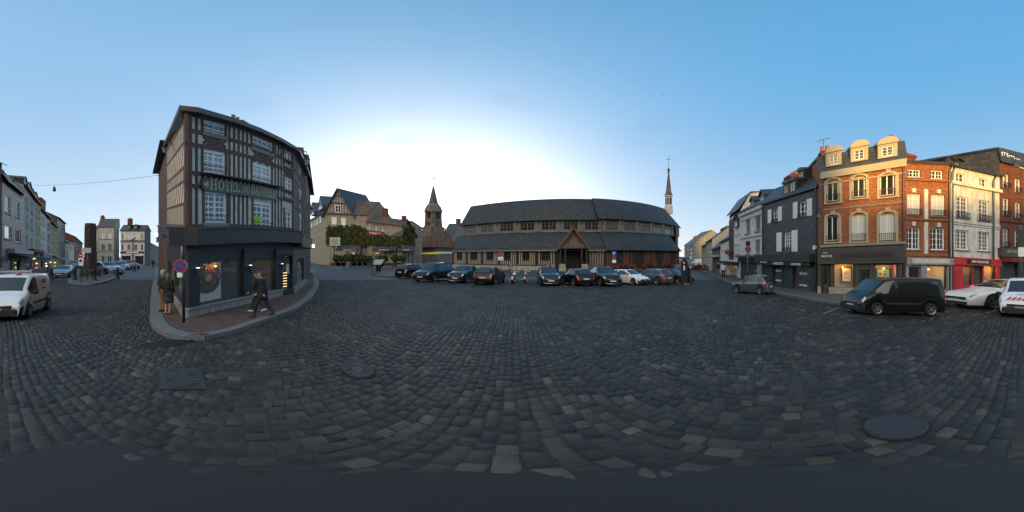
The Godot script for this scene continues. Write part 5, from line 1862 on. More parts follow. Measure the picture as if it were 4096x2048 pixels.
# ---- people: tapered limbs blended into one surface ----
func figure(bones: Array, cell: float, blend := 0.045) -> SurfaceTool:
	# bones: [a, b, ra, rb]; a smooth union of tapered capsules, meshed as surface nets
	var lo := Vector3(9, 9, 9)
	var hi := Vector3(-9, -9, -9)
	for b in bones:
		for e in [[b[0], b[2]], [b[1], b[3]]]:
			lo = lo.min(e[0] - Vector3.ONE * (e[1] + 0.06))
			hi = hi.max(e[0] + Vector3.ONE * (e[1] + 0.06))
	var n := Vector3i(((hi - lo) / cell).ceil()) + Vector3i.ONE * 2
	var val := PackedFloat32Array()
	val.resize(n.x * n.y * n.z)
	val.fill(1.0)
	for b in bones:
		var a0: Vector3 = b[0]
		var ab: Vector3 = b[1] - b[0]
		var ll := maxf(ab.length_squared(), 0.000001)
		var r: float = maxf(b[2], b[3]) + 0.08
		var l0 := Vector3i(((b[0].min(b[1]) - Vector3.ONE * r - lo) / cell).floor()).clamp(Vector3i.ZERO, n - Vector3i.ONE)
		var l1 := Vector3i(((b[0].max(b[1]) + Vector3.ONE * r - lo) / cell).ceil()).clamp(Vector3i.ZERO, n - Vector3i.ONE)
		for z in range(l0.z, l1.z + 1):
			for y in range(l0.y, l1.y + 1):
				for x in range(l0.x, l1.x + 1):
					var p := lo + Vector3(x, y, z) * cell
					var t := clampf((p - a0).dot(ab) / ll, 0, 1)
					var d := (p - a0 - ab * t).length() - lerpf(b[2], b[3], t)
					var i := x + n.x * (y + n.y * z)
					var k: float = b[4] if b.size() > 4 else blend
					var h := clampf(0.5 + 0.5 * (val[i] - d) / k, 0, 1)
					val[i] = lerpf(val[i], d, h) - k * h * (1.0 - h)
	var st := begin(true)
	var at := {}
	var step := [1, n.x, n.x * n.y]
	for z in n.z - 1:
		for y in n.y - 1:
			for x in n.x - 1:
				var i := x + n.x * (y + n.y * z)
				var sum := Vector3.ZERO
				var cnt := 0
				var neg := 0
				for c in 8:
					var j: int = i + (c & 1) * step[0] + ((c >> 1) & 1) * step[1] + (c >> 2) * step[2]
					if val[j] < 0.0: neg += 1
				if neg == 0 or neg == 8: continue
				for e in [[0, 1], [2, 3], [4, 5], [6, 7], [0, 2], [1, 3], [4, 6], [5, 7], [0, 4], [1, 5], [2, 6], [3, 7]]:
					var pa := Vector3(e[0] & 1, (e[0] >> 1) & 1, e[0] >> 2)
					var pb := Vector3(e[1] & 1, (e[1] >> 1) & 1, e[1] >> 2)
					var va := val[i + int(pa.x) * step[0] + int(pa.y) * step[1] + int(pa.z) * step[2]]
					var vb := val[i + int(pb.x) * step[0] + int(pb.y) * step[1] + int(pb.z) * step[2]]
					if (va < 0.0) != (vb < 0.0):
						sum += pa.lerp(pb, va / (va - vb))
						cnt += 1
				at[i] = lo + (Vector3(x, y, z) + sum / cnt) * cell
	for z in range(1, n.z - 1):
		for y in range(1, n.y - 1):
			for x in range(1, n.x - 1):
				var i := x + n.x * (y + n.y * z)
				for ax in 3:
					var j: int = i + step[ax]
					if (val[i] < 0.0) == (val[j] < 0.0): continue
					var u: int = step[(ax + 1) % 3]
					var v: int = step[(ax + 2) % 3]
					if not (at.has(i) and at.has(i - u) and at.has(i - v) and at.has(i - u - v)): continue
					if val[i] < 0.0: quad(st, at[i], at[i - v], at[i - u - v], at[i - u])
					else: quad(st, at[i], at[i - u], at[i - u - v], at[i - v])
	return st


func person(label: String, at: Vector3, turn_deg: float, p: Dictionary) -> Node3D:
	# local +z is forward; p: tall, stride, lean, colours of trousers, top, hair, skin, shoe; skirt for a knee-length skirt
	var o := thing("person", label, "person", at, deg_to_rad(turn_deg), "people on the square")
	var k: float = p.get("tall", 1.75) / 1.75
	o.scale = Vector3.ONE * k
	var cell: float = p.get("cell", 0.026)
	var sd: float = p.get("stride", 0.0)
	var hip := Vector3(0, 0.93, 0)
	var legs := []
	for s in [-1.0, 1.0]:
		var f: float = sd * s
		var knee := Vector3(s * 0.1, 0.5, f * 0.55 + 0.03 + absf(sd) * 0.08)
		var ankle := Vector3(s * 0.09, 0.09 + (0.07 if f < -0.1 else 0.0), f - 0.02)
		legs.append([Vector3(s * 0.09, 0.9, 0), knee, ankle])
	var chest := Vector3(0, 1.33, 0.02 + p.get("lean", 0.0))
	var neck := Vector3(0, 1.5, 0.02 + p.get("lean", 0.0) * 1.4)
	var head := neck + Vector3(0, 0.14, 0.03)
	# skin: head, neck, hands (and bare legs)
	var bones := [[neck - Vector3(0, 0.08, 0.0), neck + Vector3(0, 0.06, 0.01), 0.058, 0.052], [head + Vector3(0, 0.03, -0.012), head + Vector3(0, -0.02, 0.01), 0.088, 0.08], [head + Vector3(0, -0.07, 0.035), head + Vector3(0, -0.06, 0.045), 0.045, 0.04], [head + Vector3(0, -0.01, 0.09), head + Vector3(0, -0.03, 0.112), 0.012, 0.016, 0.01]]
	for s in [-1.0, 1.0]:
		bones.append([head + Vector3(s * 0.085, -0.02, 0.0), head + Vector3(s * 0.09, 0.01, -0.008), 0.018, 0.022, 0.012])
	var arms := []
	for s in [-1.0, 1.0]:
		var sw: float = -sd * s * 0.7
		var sh := chest + Vector3(s * 0.19, 0.1, -0.01)
		var el := sh + Vector3(s * 0.06, -0.27, sw * 0.45 - 0.02)
		var wr := el + Vector3(s * -0.01, -0.23, sw * 0.55 + 0.07)
		if p.has("arms") and p.arms == "front":
			wr = el + Vector3(-s * 0.1, 0.02, 0.22)
		arms.append([sh, el, wr])
		var dir := (wr - el).normalized()
		var pal := wr + dir * 0.08
		bones.append([wr, pal, 0.028, 0.034])
		for fi in 4:
			var off := Vector3(0, 0, (fi - 1.5) * 0.019)
			var kn := pal + dir * 0.035 + off
			bones.append([pal + off * 0.9, kn, 0.0105, 0.0095, 0.012])
			bones.append([kn, kn + dir * (0.03 + 0.008 * (1.5 - absf(fi - 1.5))) - Vector3(s * 0.018, 0, 0), 0.0095, 0.008, 0.01])
		bones.append([wr + dir * 0.03 + Vector3(0, 0, 0.025), wr + dir * 0.075 + Vector3(-s * 0.01, 0, 0.055), 0.012, 0.01, 0.012])
	if p.has("skirt"):
		for l in legs:
			bones.append([l[1] + Vector3(0, 0.12, 0), l[1], 0.065, 0.055]); bones.append([l[1], l[2], 0.055, 0.036])
	put(figure(bones, cell * 0.62, 0.03), "body", mat("skin_tone", Color(0.42, 0.25, 0.17), 0.6), o)
	# hair
	bones = [[head + Vector3(0, 0.065, -0.03), head + Vector3(0, 0.05, -0.02), 0.083, 0.088], [head + Vector3(0, 0.02, -0.06), head + Vector3(0, -0.05, -0.06), 0.07, 0.05]]
	if p.get("long_hair", false): bones.append([head + Vector3(0, -0.02, -0.065), head + Vector3(0, -0.16, -0.07), 0.075, 0.05])
	put(figure(bones, cell * 0.7, 0.03), "hair", mat(p.hair[0], p.hair[1], 0.75), o)
	# top
	bones = [[hip + Vector3(0, 0.03, 0), Vector3(0, 1.15, 0.01 + p.get("lean", 0.0) * 0.5), 0.145, 0.14], [Vector3(-0.06, 1.12, 0), chest + Vector3(-0.07, 0.02, 0), 0.1, 0.125], [Vector3(0.06, 1.12, 0), chest + Vector3(0.07, 0.02, 0), 0.1, 0.125], [chest + Vector3(-0.14, 0.1, -0.01), chest + Vector3(0.14, 0.1, -0.01), 0.07, 0.07]]
	for a in arms:
		bones.append([a[0], a[1], 0.068, 0.054]); bones.append([a[1], a[2], 0.054, 0.04])
	if p.get("coat", false):
		bones.append([hip + Vector3(-0.05, 0.1, 0), hip + Vector3(-0.08, -0.16, 0), 0.13, 0.13]); bones.append([hip + Vector3(0.05, 0.1, 0), hip + Vector3(0.08, -0.16, 0), 0.13, 0.13])
	put(figure(bones, cell), p.get("top_name", "jacket"), mat(p.top[0], p.top[1], 0.85), o)
	# trousers or skirt
	bones = [[hip + Vector3(-0.05, -0.02, 0), hip + Vector3(0.05, -0.02, 0), 0.13, 0.13]]
	if p.has("skirt"):
		for l in legs: bones.append([l[0], l[1] + Vector3(0, 0.08, 0), 0.12, 0.13])
		bones.append([hip, Vector3(0, 0.58, 0.02), 0.12, 0.15])
		put(figure(bones, cell), "skirt", mat(p.skirt[0], p.skirt[1], 0.9, {"tex": "stain", "scale": 5.0, "world": false}), o)
	else:
		for l in legs:
			bones.append([l[0], l[1], 0.098, 0.07]); bones.append([l[1], l[2] + Vector3(0, 0.02, 0), 0.07, 0.055])
		put(figure(bones, cell), "trousers", mat(p.legs[0], p.legs[1], 0.9), o)
	for l in legs:
		var toe: Vector3 = l[2] + Vector3(0, -0.045, 0.16)
		if l[2].y > 0.1: toe = l[2] + Vector3(0, -0.1, 0.13)
		put(figure([[l[2] + Vector3(0, -0.045, -0.04), toe, 0.045, 0.036], [l[2] + Vector3(0, 0.0, 0), l[2] + Vector3(0, -0.03, 0.02), 0.045, 0.045]], cell * 0.8, 0.03), "shoe", mat(p.shoe[0], p.shoe[1], 0.6), o)
	return o


# ---- street furniture ----
func sign_face(called: String, parent: Node3D, at: Vector3, r: float, rim: Color, field: Color, kind: String, turn := 0.0) -> void:
	# a round traffic sign, its front towards local +z
	var b := Basis(Vector3.UP, turn)
	var lay := b * Basis(Vector3.RIGHT, PI / 2)
	var st := begin()
	lathe(st, [Vector2(0, -0.03), Vector2(r, -0.03), Vector2(r, 0.0), Vector2(0, 0.0)], at, 24, 0.0, lay)
	var o := put(st, called, mat("sign_back", Color(0.35, 0.35, 0.36), 0.5), parent)
	st = begin()
	lathe(st, [Vector2(r * 0.97, 0.003), Vector2(0, 0.004)], at, 24, 0.0, lay)
	put(st, "rim", mat("sign_%s" % rim.to_html(false), rim, 0.4), o)
	if kind != "no_entry":
		st = begin()
		lathe(st, [Vector2(r * 0.76, 0.006), Vector2(0, 0.007)], at, 24, 0.0, lay)
		put(st, "field", mat("sign_%s" % field.to_html(false), field, 0.4), o)
	st = begin()
	if kind == "no_parking":
		box(st, at + b * Vector3(0, 0, 0.009), Vector3(r * 1.6, r * 0.17, 0.004), b * Basis(Vector3.BACK, -PI / 4))
		put(st, "bar", mat("sign_%s" % rim.to_html(false), rim, 0.4), o)
	elif kind == "no_entry":
		box(st, at + b * Vector3(0, 0, 0.009), Vector3(r * 1.35, r * 0.32, 0.004), b)
		put(st, "bar", mat("white_paint"), o)
	elif kind == "limit":
		box(st, at + b * Vector3(0, 0, 0.009), Vector3(r * 0.7, r * 0.2, 0.004), b)
		put(st, "bar", mat("black"), o)


func post(parent: Node3D, h: float, r := 0.03, m := "gutter") -> void:
	var st := begin(true)
	tube(st, [Vector3.ZERO, Vector3(0, h, 0)], [r], 8)
	put(st, "post", mat(m), parent)


func plate_sign(parent: Node3D, called: String, at: Vector3, w: float, h: float, m: Material, turn := 0.0) -> MeshInstance3D:
	var st := begin()
	cham(st, at, Vector3(w, 0.02, h), 0.004, Basis(Vector3.UP, turn) * Basis(Vector3.RIGHT, PI / 2))
	return put(st, called, m, parent)


func flat_text(parent: Node3D, words: String, at: Vector3, w: float, h: float, m: Material, turn := 0.0) -> void:
	var b := Basis(Vector3.UP, turn)
	var f := Face.new(at - b.x * w * 0.5, at + b.x * w * 0.5, Vector3.ZERO)
	f.o.y = 0.0
	text_on(f, words, 0.0, w, at.y - h * 0.5, at.y + h * 0.5, 0.0, m, parent)


func bollard(label: String, at: Vector3, h: float, r: float, m: String, group: String) -> void:
	var o := thing("bollard", label, "bollard", at, 0.0, group)
	var st := begin(true)
	if m == "iron":
		lathe(st, [Vector2(r * 1.3, 0), Vector2(r * 1.2, h * 0.1), Vector2(r, h * 0.16), Vector2(r * 0.8, h * 0.75), Vector2(r * 1.1, h * 0.8), Vector2(r * 0.6, h * 0.84), Vector2(r * 1.05, h * 0.92), Vector2(r * 0.6, h), Vector2(0, h * 1.01)], Vector3.ZERO, 10)
	else:
		lathe(st, [Vector2(r * 1.12, 0), Vector2(r, h * 0.3), Vector2(r * 0.9, h * 0.85), Vector2(r * 0.8, h * 0.95), Vector2(r * 0.4, h), Vector2(0, h * 1.01)], Vector3.ZERO, 12)
	put(st, "bollard_body", mat(m), o)


func cover(label: String, at: Vector3, ex: Vector3, ez: Vector3, square := false) -> void:
	# a cast-iron cover flush with the setts, ribs standing proud; ex, ez: its half axes on the ground
	var o := thing("manhole_cover", label, "manhole cover", at)
	var m := mat("cast_iron", Color(0.035, 0.034, 0.036), 0.55, {"metal": 0.4, "tex": "grain", "scale": 2.0, "bump": "bumps", "relief": 0.4})
	var up := Vector3.UP
	var st := begin()
	if square:
		var q := []
		for y in [-0.02, 0.018]:
			for k in [[-1, -1], [1, -1], [1, 1], [-1, 1]]: q.append(ex * 1.15 * k[0] + ez * 1.15 * k[1] + up * y)
		hexa(st, q)
		put(st, "frame", m, o)
		st = begin()
	for k in 32:
		var a := TAU * k / 32.0
		var b := TAU * (k + 1) / 32.0
		var y := up * 0.026
		var lo := up * -0.02
		var pa := ex * cos(a) + ez * sin(a)
		var pb := ex * cos(b) + ez * sin(b)
		tri(st, y, pa + y, pb + y)
		quad(st, pa + lo, pb + lo, pb + y, pa + y)
	put(st, "lid", m, o)
	for ring in ([0.34, 0.9] if square else [0.93]):
		st = begin()
		var pts := []
		for k in 25:
			var a := TAU * k / 24.0
			pts.append((ex * cos(a) + ez * sin(a)) * ring + up * 0.027)
		tube(st, pts, [0.012], 4)
		put(st, "rim", m, o)
	if label.begins_with("smooth"): return
	for k in 14:
		var a := TAU * k / 14.0
		st = begin()
		tube(st, [(ex * cos(a) + ez * sin(a)) * 0.36 + up * 0.028, (ex * cos(a) + ez * sin(a)) * 0.86 + up * 0.028], [0.014], 4)
		put(st, "rib", m, o)


func outline(pts: Array) -> PackedVector2Array:
	var p := PackedVector2Array()
	for q in pts: p.append(Vector2(q[0], -q[1]))
	return p


func build_setting() -> void:
	var hotel_walk := [[-67.24, 80.59], [-34.55, 41.06], [-20.57, 24.31], [-14.2, 16.74], [-13.04, 15.43], [-12.14, 14.51], [-11.32, 13.77], [-10.63, 13.27], [-9.8, 12.8], [-9.3, 12.95], [-9.15, 14.13], [-9.49, 16.48], [-10.04, 19.87], [-11.69, 24.87], [-14.59, 32], [-16.66, 36.88], [-25.57, 55.79], [-33.44, 71.34]]
	var right_walk := [[32.34, 72.53], [24.03, 50.02], [21.01, 41.85], [18.75, 35.1], [17.71, 29.21], [16.94, 24.31], [16.95, 21.98], [18.54, 20.92], [21.46, 21.44], [23.93, 23.03], [28.28, 24.73], [31.16, 25.3]]
	right_walk += [[48.0, 38.0], [34.0, 32.0], [27.0, 40.0], [32.0, 66.0], [45.0, 96.0]]
	var left_walk := [[-39.21, 30.87], [-47.82, 41.06], [-56.07, 50.6], [-77.6, 72.53], [-103.51, 98.91], [-152.3, 150.07]]
	left_walk += [[-150.0, 150.0], [-95.0, 92.0], [-66.0, 52.0]]
	var island := [[-41.22, 39.56], [-39.26, 38.18], [-38.18, 37.84], [-36.72, 37.2], [-37.23, 38.51], [-39.6, 41.85], [-46.85, 50.6], [-52.8, 55.79], [-57.31, 57.26], [-53.77, 52.43], [-46.56, 44.87]]
	var forecourt := [[-20.84, 62.17], [-18.76, 57.26], [-15.94, 51.81], [-14.22, 50.02], [-13.48, 51.81], [-10.08, 49.45], [-3.81, 47.82], [-0.22, 47.3], [5.81, 46.8], [11.3, 46.8], [16.96, 47.3], [15.39, 39.56], [15.64, 38.18], [16.87, 39.93], [17.9, 42.67], [27.12, 65.94]]
	forecourt += [[36.0, 84.0], [8.0, 74.0], [-13.0, 90.0], [-25.0, 95.0]]
	var inn_walk := [[-78.27, 167.38], [-51.48, 117.62], [-32.21, 80.59], [-31.68, 83.69], [-32.48, 94.61], [-43.5, 128], [-87.37, 189.22]]
	var mat_ := mat("red_paver", Color(0.12, 0.068, 0.058), 0.8, {"tex": "setts", "scale": Vector3(0.5, 0.5, 0.3)})
	mat("tarmac_walk", Color(0.075, 0.077, 0.08), 0.75, {"tex": "grain", "scale": 0.6})
	var holes := [outline(hotel_walk), outline(right_walk), outline(left_walk), outline(island), outline(forecourt), outline(inn_walk)]
	var covers := []
	for c in [[Vector3(5.72, 0, -6.35), Vector3(6.21, 0, -6.35), Vector3(5.29, 0, -5.87), false, "smooth round dark manhole cover in the near right cobbles"], [Vector3(-6.88, 0, -8.88), Vector3(-6.48, 0, -8.88), Vector3(-6.34, 0, -8.23), true, "square framed ribbed manhole cover in front of the hotel corner"], [Vector3(-3.47, 0, -9.56), Vector3(-3.08, 0, -9.48), Vector3(-3.15, 0, -8.85), false, "worn round manhole cover left of the middle of the square"]]:
		covers.append([c[0], c[1] - c[0], c[2] - c[0], c[3], c[4]])
	for c in covers:
		var poly := PackedVector2Array()
		for k in 16:
			var a := TAU * k / 16.0
			var v: Vector3 = c[0] + (c[1] * cos(a) + c[2] * sin(a)) * (1.45 if c[3] else 1.06)
			poly.append(Vector2(v.x, v.z))
		holes.append(poly)
	build_ground(holes)
	pavement("hotel_pavement", hotel_walk, 0.12, "red_paver", 0, hotel_walk.size() - 1, 0.42)
	pavement("right_pavement", right_walk, 0.12, "tarmac_walk", 0, 11)
	pavement("left_pavement", left_walk, 0.12, "tarmac_walk", 0, 5)
	pavement("monument_island", island, 0.12, "tarmac_walk", 0, island.size())
	pavement("church_forecourt", forecourt, 0.12, "ground_far", 0, 15)
	pavement("inn_pavement", inn_walk, 0.12, "ground_far", 0, 6)
	for c in covers: cover(c[4], c[0], c[1], c[2], c[3])
	var drain := thing("drain_grate", "dark iron drain grate against the hotel kerb", "drain", Vector3(-10.06, 0, -12.36))
	var st := begin()
	box(st, Vector3(0, 0.005, 0), Vector3(1.0, 0.03, 1.1))
	put(st, "frame", mat("cast_iron"), drain)
	for k in 7:
		st = begin()
		box(st, Vector3(-0.42 + 0.14 * k, 0.026, 0), Vector3(0.05, 0.02, 0.95))
		put(st, "bar", mat("cast_iron"), drain)
	# added dark strip filling the blank nadir under the camera, its edge ragged
	var n := FastNoiseLite.new()
	n.seed = 4
	n.frequency = 0.9
	var edge := [[-7.39, 5.61], [-6.8, 5.67], [-6.05, 5.74], [-6.08, 6.04], [-5.6, 6.1], [-4.69, 5.68], [-3.59, 5.33], [-2.3, 5.26], [-0.76, 5.22], [0.16, 5.26], [1.38, 5.22], [2.32, 5.26], [3.28, 5.32], [4.47, 5.26], [5.67, 5.52], [6.8, 5.67], [7.5, 5.68]]
	var rag := []
	for k in edge.size() - 1:
		for i in 9:
			var t := i / 9.0
			var x := lerpf(edge[k][0], edge[k + 1][0], t)
			rag.append([x, lerpf(edge[k][1], edge[k + 1][1], t) + n.get_noise_1d(x * 6.0) * 0.16 + n.get_noise_1d(x * 31.0) * 0.05])
	nadir_sheet("nadir_dark", rag, mat("nadir_dark", Color(0.009, 0.0105, 0.0135), 0.9, {"tex": "grain", "scale": 1.2, "bump": "bumps", "relief": 0.4}))
	# worn parking lines
	rnd.seed = 12
	mat("road_paint", Color(0.4, 0.4, 0.39), 0.7, {"tex": "stain", "scale": 1.5})
	var lines := [[Vector3(14.47, 0, -24.45), Vector3(16.15, 0, -25.6), 1.0], [Vector3(13.94, 0, -22.91), Vector3(13.29, 0, -18.6), 0.55], [Vector3(13.55, 0, -18.6), Vector3(16.02, 0, -20.92), 1.0], [Vector3(16.59, 0, -17.13), Vector3(20.53, 0, -18.6), 0.5], [Vector3(20.8, 0, -18.76), Vector3(23.2, 0, -20.34), 0.6]]
	for l in lines:
		var s := begin()
		var d: Vector3 = l[1] - l[0]
		var side := d.normalized().cross(Vector3.UP) * 0.05
		var m := int(maxf(6, d.length() / 0.3))
		for k in m:
			if rnd.randf() > l[2]: continue
			var a: Vector3 = l[0] + d * (k + rnd.randf() * 0.2) / m + Vector3(0, 0.02, 0)
			var b: Vector3 = l[0] + d * (k + 0.8 + rnd.randf() * 0.2) / m + Vector3(0, 0.02, 0)
			quad(s, a - side, b - side * rnd.randf_range(0.6, 1.1), b + side, a + side * rnd.randf_range(0.6, 1.1))
		var o := struct(s, "road_marking", mats["road_paint"])
		o.set_meta("kind", "structure")
	# unseen ridge added to block the sun, gapped to light the right-hand houses
	var sun_block_ridge := begin(true)
	var ridge := [[-400, 74], [-180, 80], [-110, 76], [-75, 70], [-54, 62], [-51, 52], [-48.3, 37], [-45.5, 34.5], [-30, 34.5], [-22, 37], [-14, 42], [60, 46], [200, 44]]
	for k in ridge.size() - 1:
		var a: Array = ridge[k]
		var b: Array = ridge[k + 1]
		quad(sun_block_ridge, Vector3(a[0], 0, 200), Vector3(a[0], a[1], 150), Vector3(b[0], b[1], 150), Vector3(b[0], 0, 200))
		quad(sun_block_ridge, Vector3(a[0], a[1], 150), Vector3(a[0], 0, 115), Vector3(b[0], 0, 115), Vector3(b[0], b[1], 150))
	struct(sun_block_ridge, "sun_block_ridge", mat("sun_block_green", Color(0.04, 0.055, 0.025), 0.9, {"tex": "patch", "scale": 0.05}))
	# fields beyond the end of the right street
	ground_patch("field", [[50.0, 240.0], [110.0, 240.0], [200.0, 420.0], [80.0, 420.0]], 0.01, mat("field_grass", Color(0.16, 0.14, 0.07), 0.9, {"tex": "patch", "scale": 0.1}))


# ---- the ivy-clad inn ----
func ivy(label: String, f: Face, base: Vector3, u0: float, u1: float, v0: float, v1: float, count: int, ragged: float) -> void:
	var o := thing("ivy", label, "ivy", base + f.p((u0 + u1) * 0.5, 0.1, 0.25))
	var org := f.p((u0 + u1) * 0.5, 0.1, 0.25)
	var n := FastNoiseLite.new()
	n.seed = int(u0 * 10) + 3
	n.frequency = 0.22
	var spots := []
	while spots.size() < count:
		var u := rnd.randf_range(u0, u1)
		var v := rnd.randf_range(v0 - ragged, v1 + ragged)
		if v > v1 + n.get_noise_1d(u * 3.0) * ragged * 2.0 or v < v0 + n.get_noise_1d(u * 3.0 + 90.0) * ragged: continue
		if n.get_noise_2d(u * 4.0, v * 4.0) < -0.32: continue
		var p := f.p(u, v, rnd.randf_range(0.05, 0.35 + 0.5 * absf(n.get_noise_2d(u * 2.0, v * 2.0 + 40.0)))) - org
		var g := rnd.randf_range(0.6, 1.35)
		var c := Color(0.055, 0.09, 0.025).lerp(Color(0.12, 0.11, 0.035), rnd.randf())
		spots.append([p, rnd.randf_range(0.7, 1.4), Color(c.r * g, c.g * g, c.b * g)])
	leaves(o, spots, leaf_mesh(0.42), mat("leaf", Color(1, 1, 1), 0.6, {"vertex": true, "back": Color(0.3, 0.4, 0.1)}))
	for k in 3:
		var st := begin()
		var u := lerpf(u0, u1, (k + 0.5) / 3.0)
		tube(st, [f.p(u, 0.05, 0.1) - org, f.p(u + 0.5, v0 + 1.0, 0.12) - org, f.p(u - 0.4, lerpf(v0, v1, 0.8), 0.1) - org], [0.14, 0.1, 0.03], 5)
		put(st, "stem", mat("bark", Color(0.06, 0.045, 0.035), 0.9), o)


func build_inn() -> void:
	rnd.seed = 60
	var data: Array = [{"a": [-53.32, 121], "b": [-40.1, 118], "h": 14.89, "s1": -0.058, "s2": 0, "label": "stone inn with a tall half timbered gable behind the terrace", "category": "inn", "called": "inn_building", "wall": "rubble", "deep": 14, "tiles": "tile", "over": 0.1, "win": [[2.39, 11.65, 4.04, 13.74, 2, 1, "curtain"], [5.41, 11.54, 6.93, 13.65, 2, 1, "curtain"], [2.68, 7.06, 3.99, 9.15, 3, 3], [6.03, 7.38, 6.65, 8.98, 2, 2], [11.5, 7.0, 12.16, 8.56, 2, 3]], "roof": [[0.4, 14.69], [-6.5, 19.49], [-14.3, 14.69]], "gable": [0.467, 9.34, 14.49, 21.83, 0.47], "ivy": [0.899, 13.54, 5.4, 11.2, 5200]}, {"a": [-40.1, 118], "b": [-29.46, 114], "h": 12.44, "s1": -0.124, "s2": 0, "label": "lower stone wing of the inn with a red name board", "category": "inn", "called": "inn_wing", "wall": "rubble", "deep": 10, "tiles": "tile", "win": [[0.109, 9.95, 1.28, 11.76, 2, 3], [2.48, 9.9, 3.55, 11.7, 2, 3], [4.64, 9.92, 5.7, 11.65, 2, 3], [4.88, 6.7, 5.58, 8.25, 2, 3], [2.87, 6.87, 3.34, 8.09, 1, 3], [0.35, 6.71, 0.833, 7.96, 1, 3]], "roof": [[0.5, 12.24], [-5, 14.04], [-10.3, 12.24]], "stack": [[1.2, 2.6, -6, -5, 12.44, 16.64, 2]], "fascia": [[0.411, 8.49, 5.81, 9.74, 0.2, 0.35, "awning_red", "name_board"], [-0.012, 11.64, 1.37, 11.88, 0, 0.6, "awning_red", "window_awning"], [2.39, 11.55, 3.64, 11.8, 0, 0.6, "awning_red", "window_awning"], [4.55, 11.49, 5.78, 11.78, 0, 0.6, "awning_red", "window_awning"]], "text": [["Les Maisons de Léa", 1.04, 8.79, 5.05, 9.35, 0.35, "white_paint", true]], "ivy": [0.048, 11.38, 5.5, 8.35, 3800]}, {"a": [-29.46, 114], "b": [-27.03, 118], "h": 8.6, "s1": 0, "s2": 0, "label": "stone end gable of the inn with a chimney on its peak", "category": "inn", "called": "inn_end_house", "wall": "rubble", "deep": 10, "tiles": "tile", "win": [[1.51, 10.13, 2.25, 11.24, 2, 2], [2.81, 7.37, 3.32, 8.78, 1, 2]], "roof": [[0, 8.6], [-10, 8.6]], "gable": [0.05, 4.63, 8.6, 12.39, 0.3], "gable_wall": "rubble", "framed": false, "stack": [[1, 2, -1.2, -0.2, 8.6, 13.47, 1]], "ivy": [0.078, 4.55, 5.72, 10.03, 2200]}, {"a": [-82.24, 172], "b": [-53.32, 121], "h": 16.56, "s1": -0.092, "s2": 0, "label": "long side wing of the inn running back up the lane", "category": "inn", "called": "inn_side_wing", "wall": "rubble", "deep": 9, "tiles": "slate", "win": [[12.38, 13.4, 18.7, 15.27, 1, 2], [24.6, 13.44, 29.45, 15.49, 1, 2], [34.04, 13.5, 39.58, 15.68, 1, 2], [44.2, 13.64, 49.61, 15.86, 1, 2]], "roof": [[0.4, 16.36], [-4.5, 20.06], [-9.3, 16.36]], "dorm": [[45.04, 17.98, 55.38, 19.0, 0.2, 4], [16.38, 17.77, 28.09, 18.76, 0.2, 4]]}]
	var made := []
	for d in data:
		var r := house(d)
		made.append([r[0], r[1], d])
		for e in d.get("fascia", []): slab(r[1], e, e[4], e[5], e[7], mat(e[6]), r[0])
		for e in d.get("text", []): text_on(r[1], e[0], e[1], e[3], e[2], e[4], e[5] + 0.004, mat(e[6]), r[0], e[7])
		if d.has("gable"):
			var g: Array = d.gable  # u0, u1, foot, peak
			var f: Face = r[1]
			var o: Node3D = r[0]
			var cu: float = lerpf(g[0], g[1], g[4])
			var st := begin()
			tri(st, f.p(g[0], g[2], 0.05), f.p(cu, g[3], 0.05), f.p(g[1], g[2], 0.05))
			put(st, "gable_wall", mat(d.get("gable_wall", "cream")), o)
			for side in [[g[0] - 0.8, g[2] - 0.7], [g[1] + 0.8, g[2] - 0.7]]:
				st = begin()
				var q := []
				for w in [-14.0, 0.8]:
					q.append(f.p(side[0], side[1], w)); q.append(f.p(cu, g[3] + 0.2, w)); q.append(f.p(cu, g[3] - 0.2, w)); q.append(f.p(side[0], side[1] - 0.35, w))
				quad(st, q[0], q[4], q[5], q[1]); quad(st, q[2], q[6], q[7], q[3]); quad(st, q[4], q[7], q[6], q[5]); quad(st, q[0], q[3], q[7], q[4])
				put(st, "gable_roof", mat("slate"), o)
			if d.get("framed", true):
				var n := 18
				for k in n:
					var u := lerpf(g[0], g[1], (k + 0.5) / n)
					var top: float = g[2] + (g[3] - g[2]) * (((u - g[0]) / (cu - g[0])) if u < cu else ((g[1] - u) / (g[1] - cu)))
					if top - g[2] < 0.5: continue
					slab(f, [u - 0.13, g[2], u + 0.13, top - 0.25], 0.05, 0.12, "stud", mat("dark_timber"), o)
				for t in [0.0, 0.42, 0.7]:
					var v: float = lerpf(g[2], g[3], t)
					slab(f, [lerpf(g[0], cu, t), v, lerpf(g[1], cu, t), v + 0.3], 0.05, 0.16, "rail", mat("dark_timber"), o)
				window(f, [cu - 0.9, lerpf(g[2], g[3], 0.08), cu + 0.9, lerpf(g[2], g[3], 0.36)], o, 2, 2, "white_paint", "glass", false, -0.15)
	var names := ["dense green ivy over the gabled inn front", "green ivy over the lower wing of the inn", "yellow green ivy over the end gable of the inn"]
	for k in 3:
		var d: Dictionary = made[k][2]
		var e: Array = d.ivy
		ivy(names[k], made[k][1], made[k][0].position, e[0], e[1], e[2], e[3], e[4], 0.9)
	# terrace awnings, hedges in planters
	mat("terrace_awning", Color(0.035, 0.042, 0.055), 0.8)
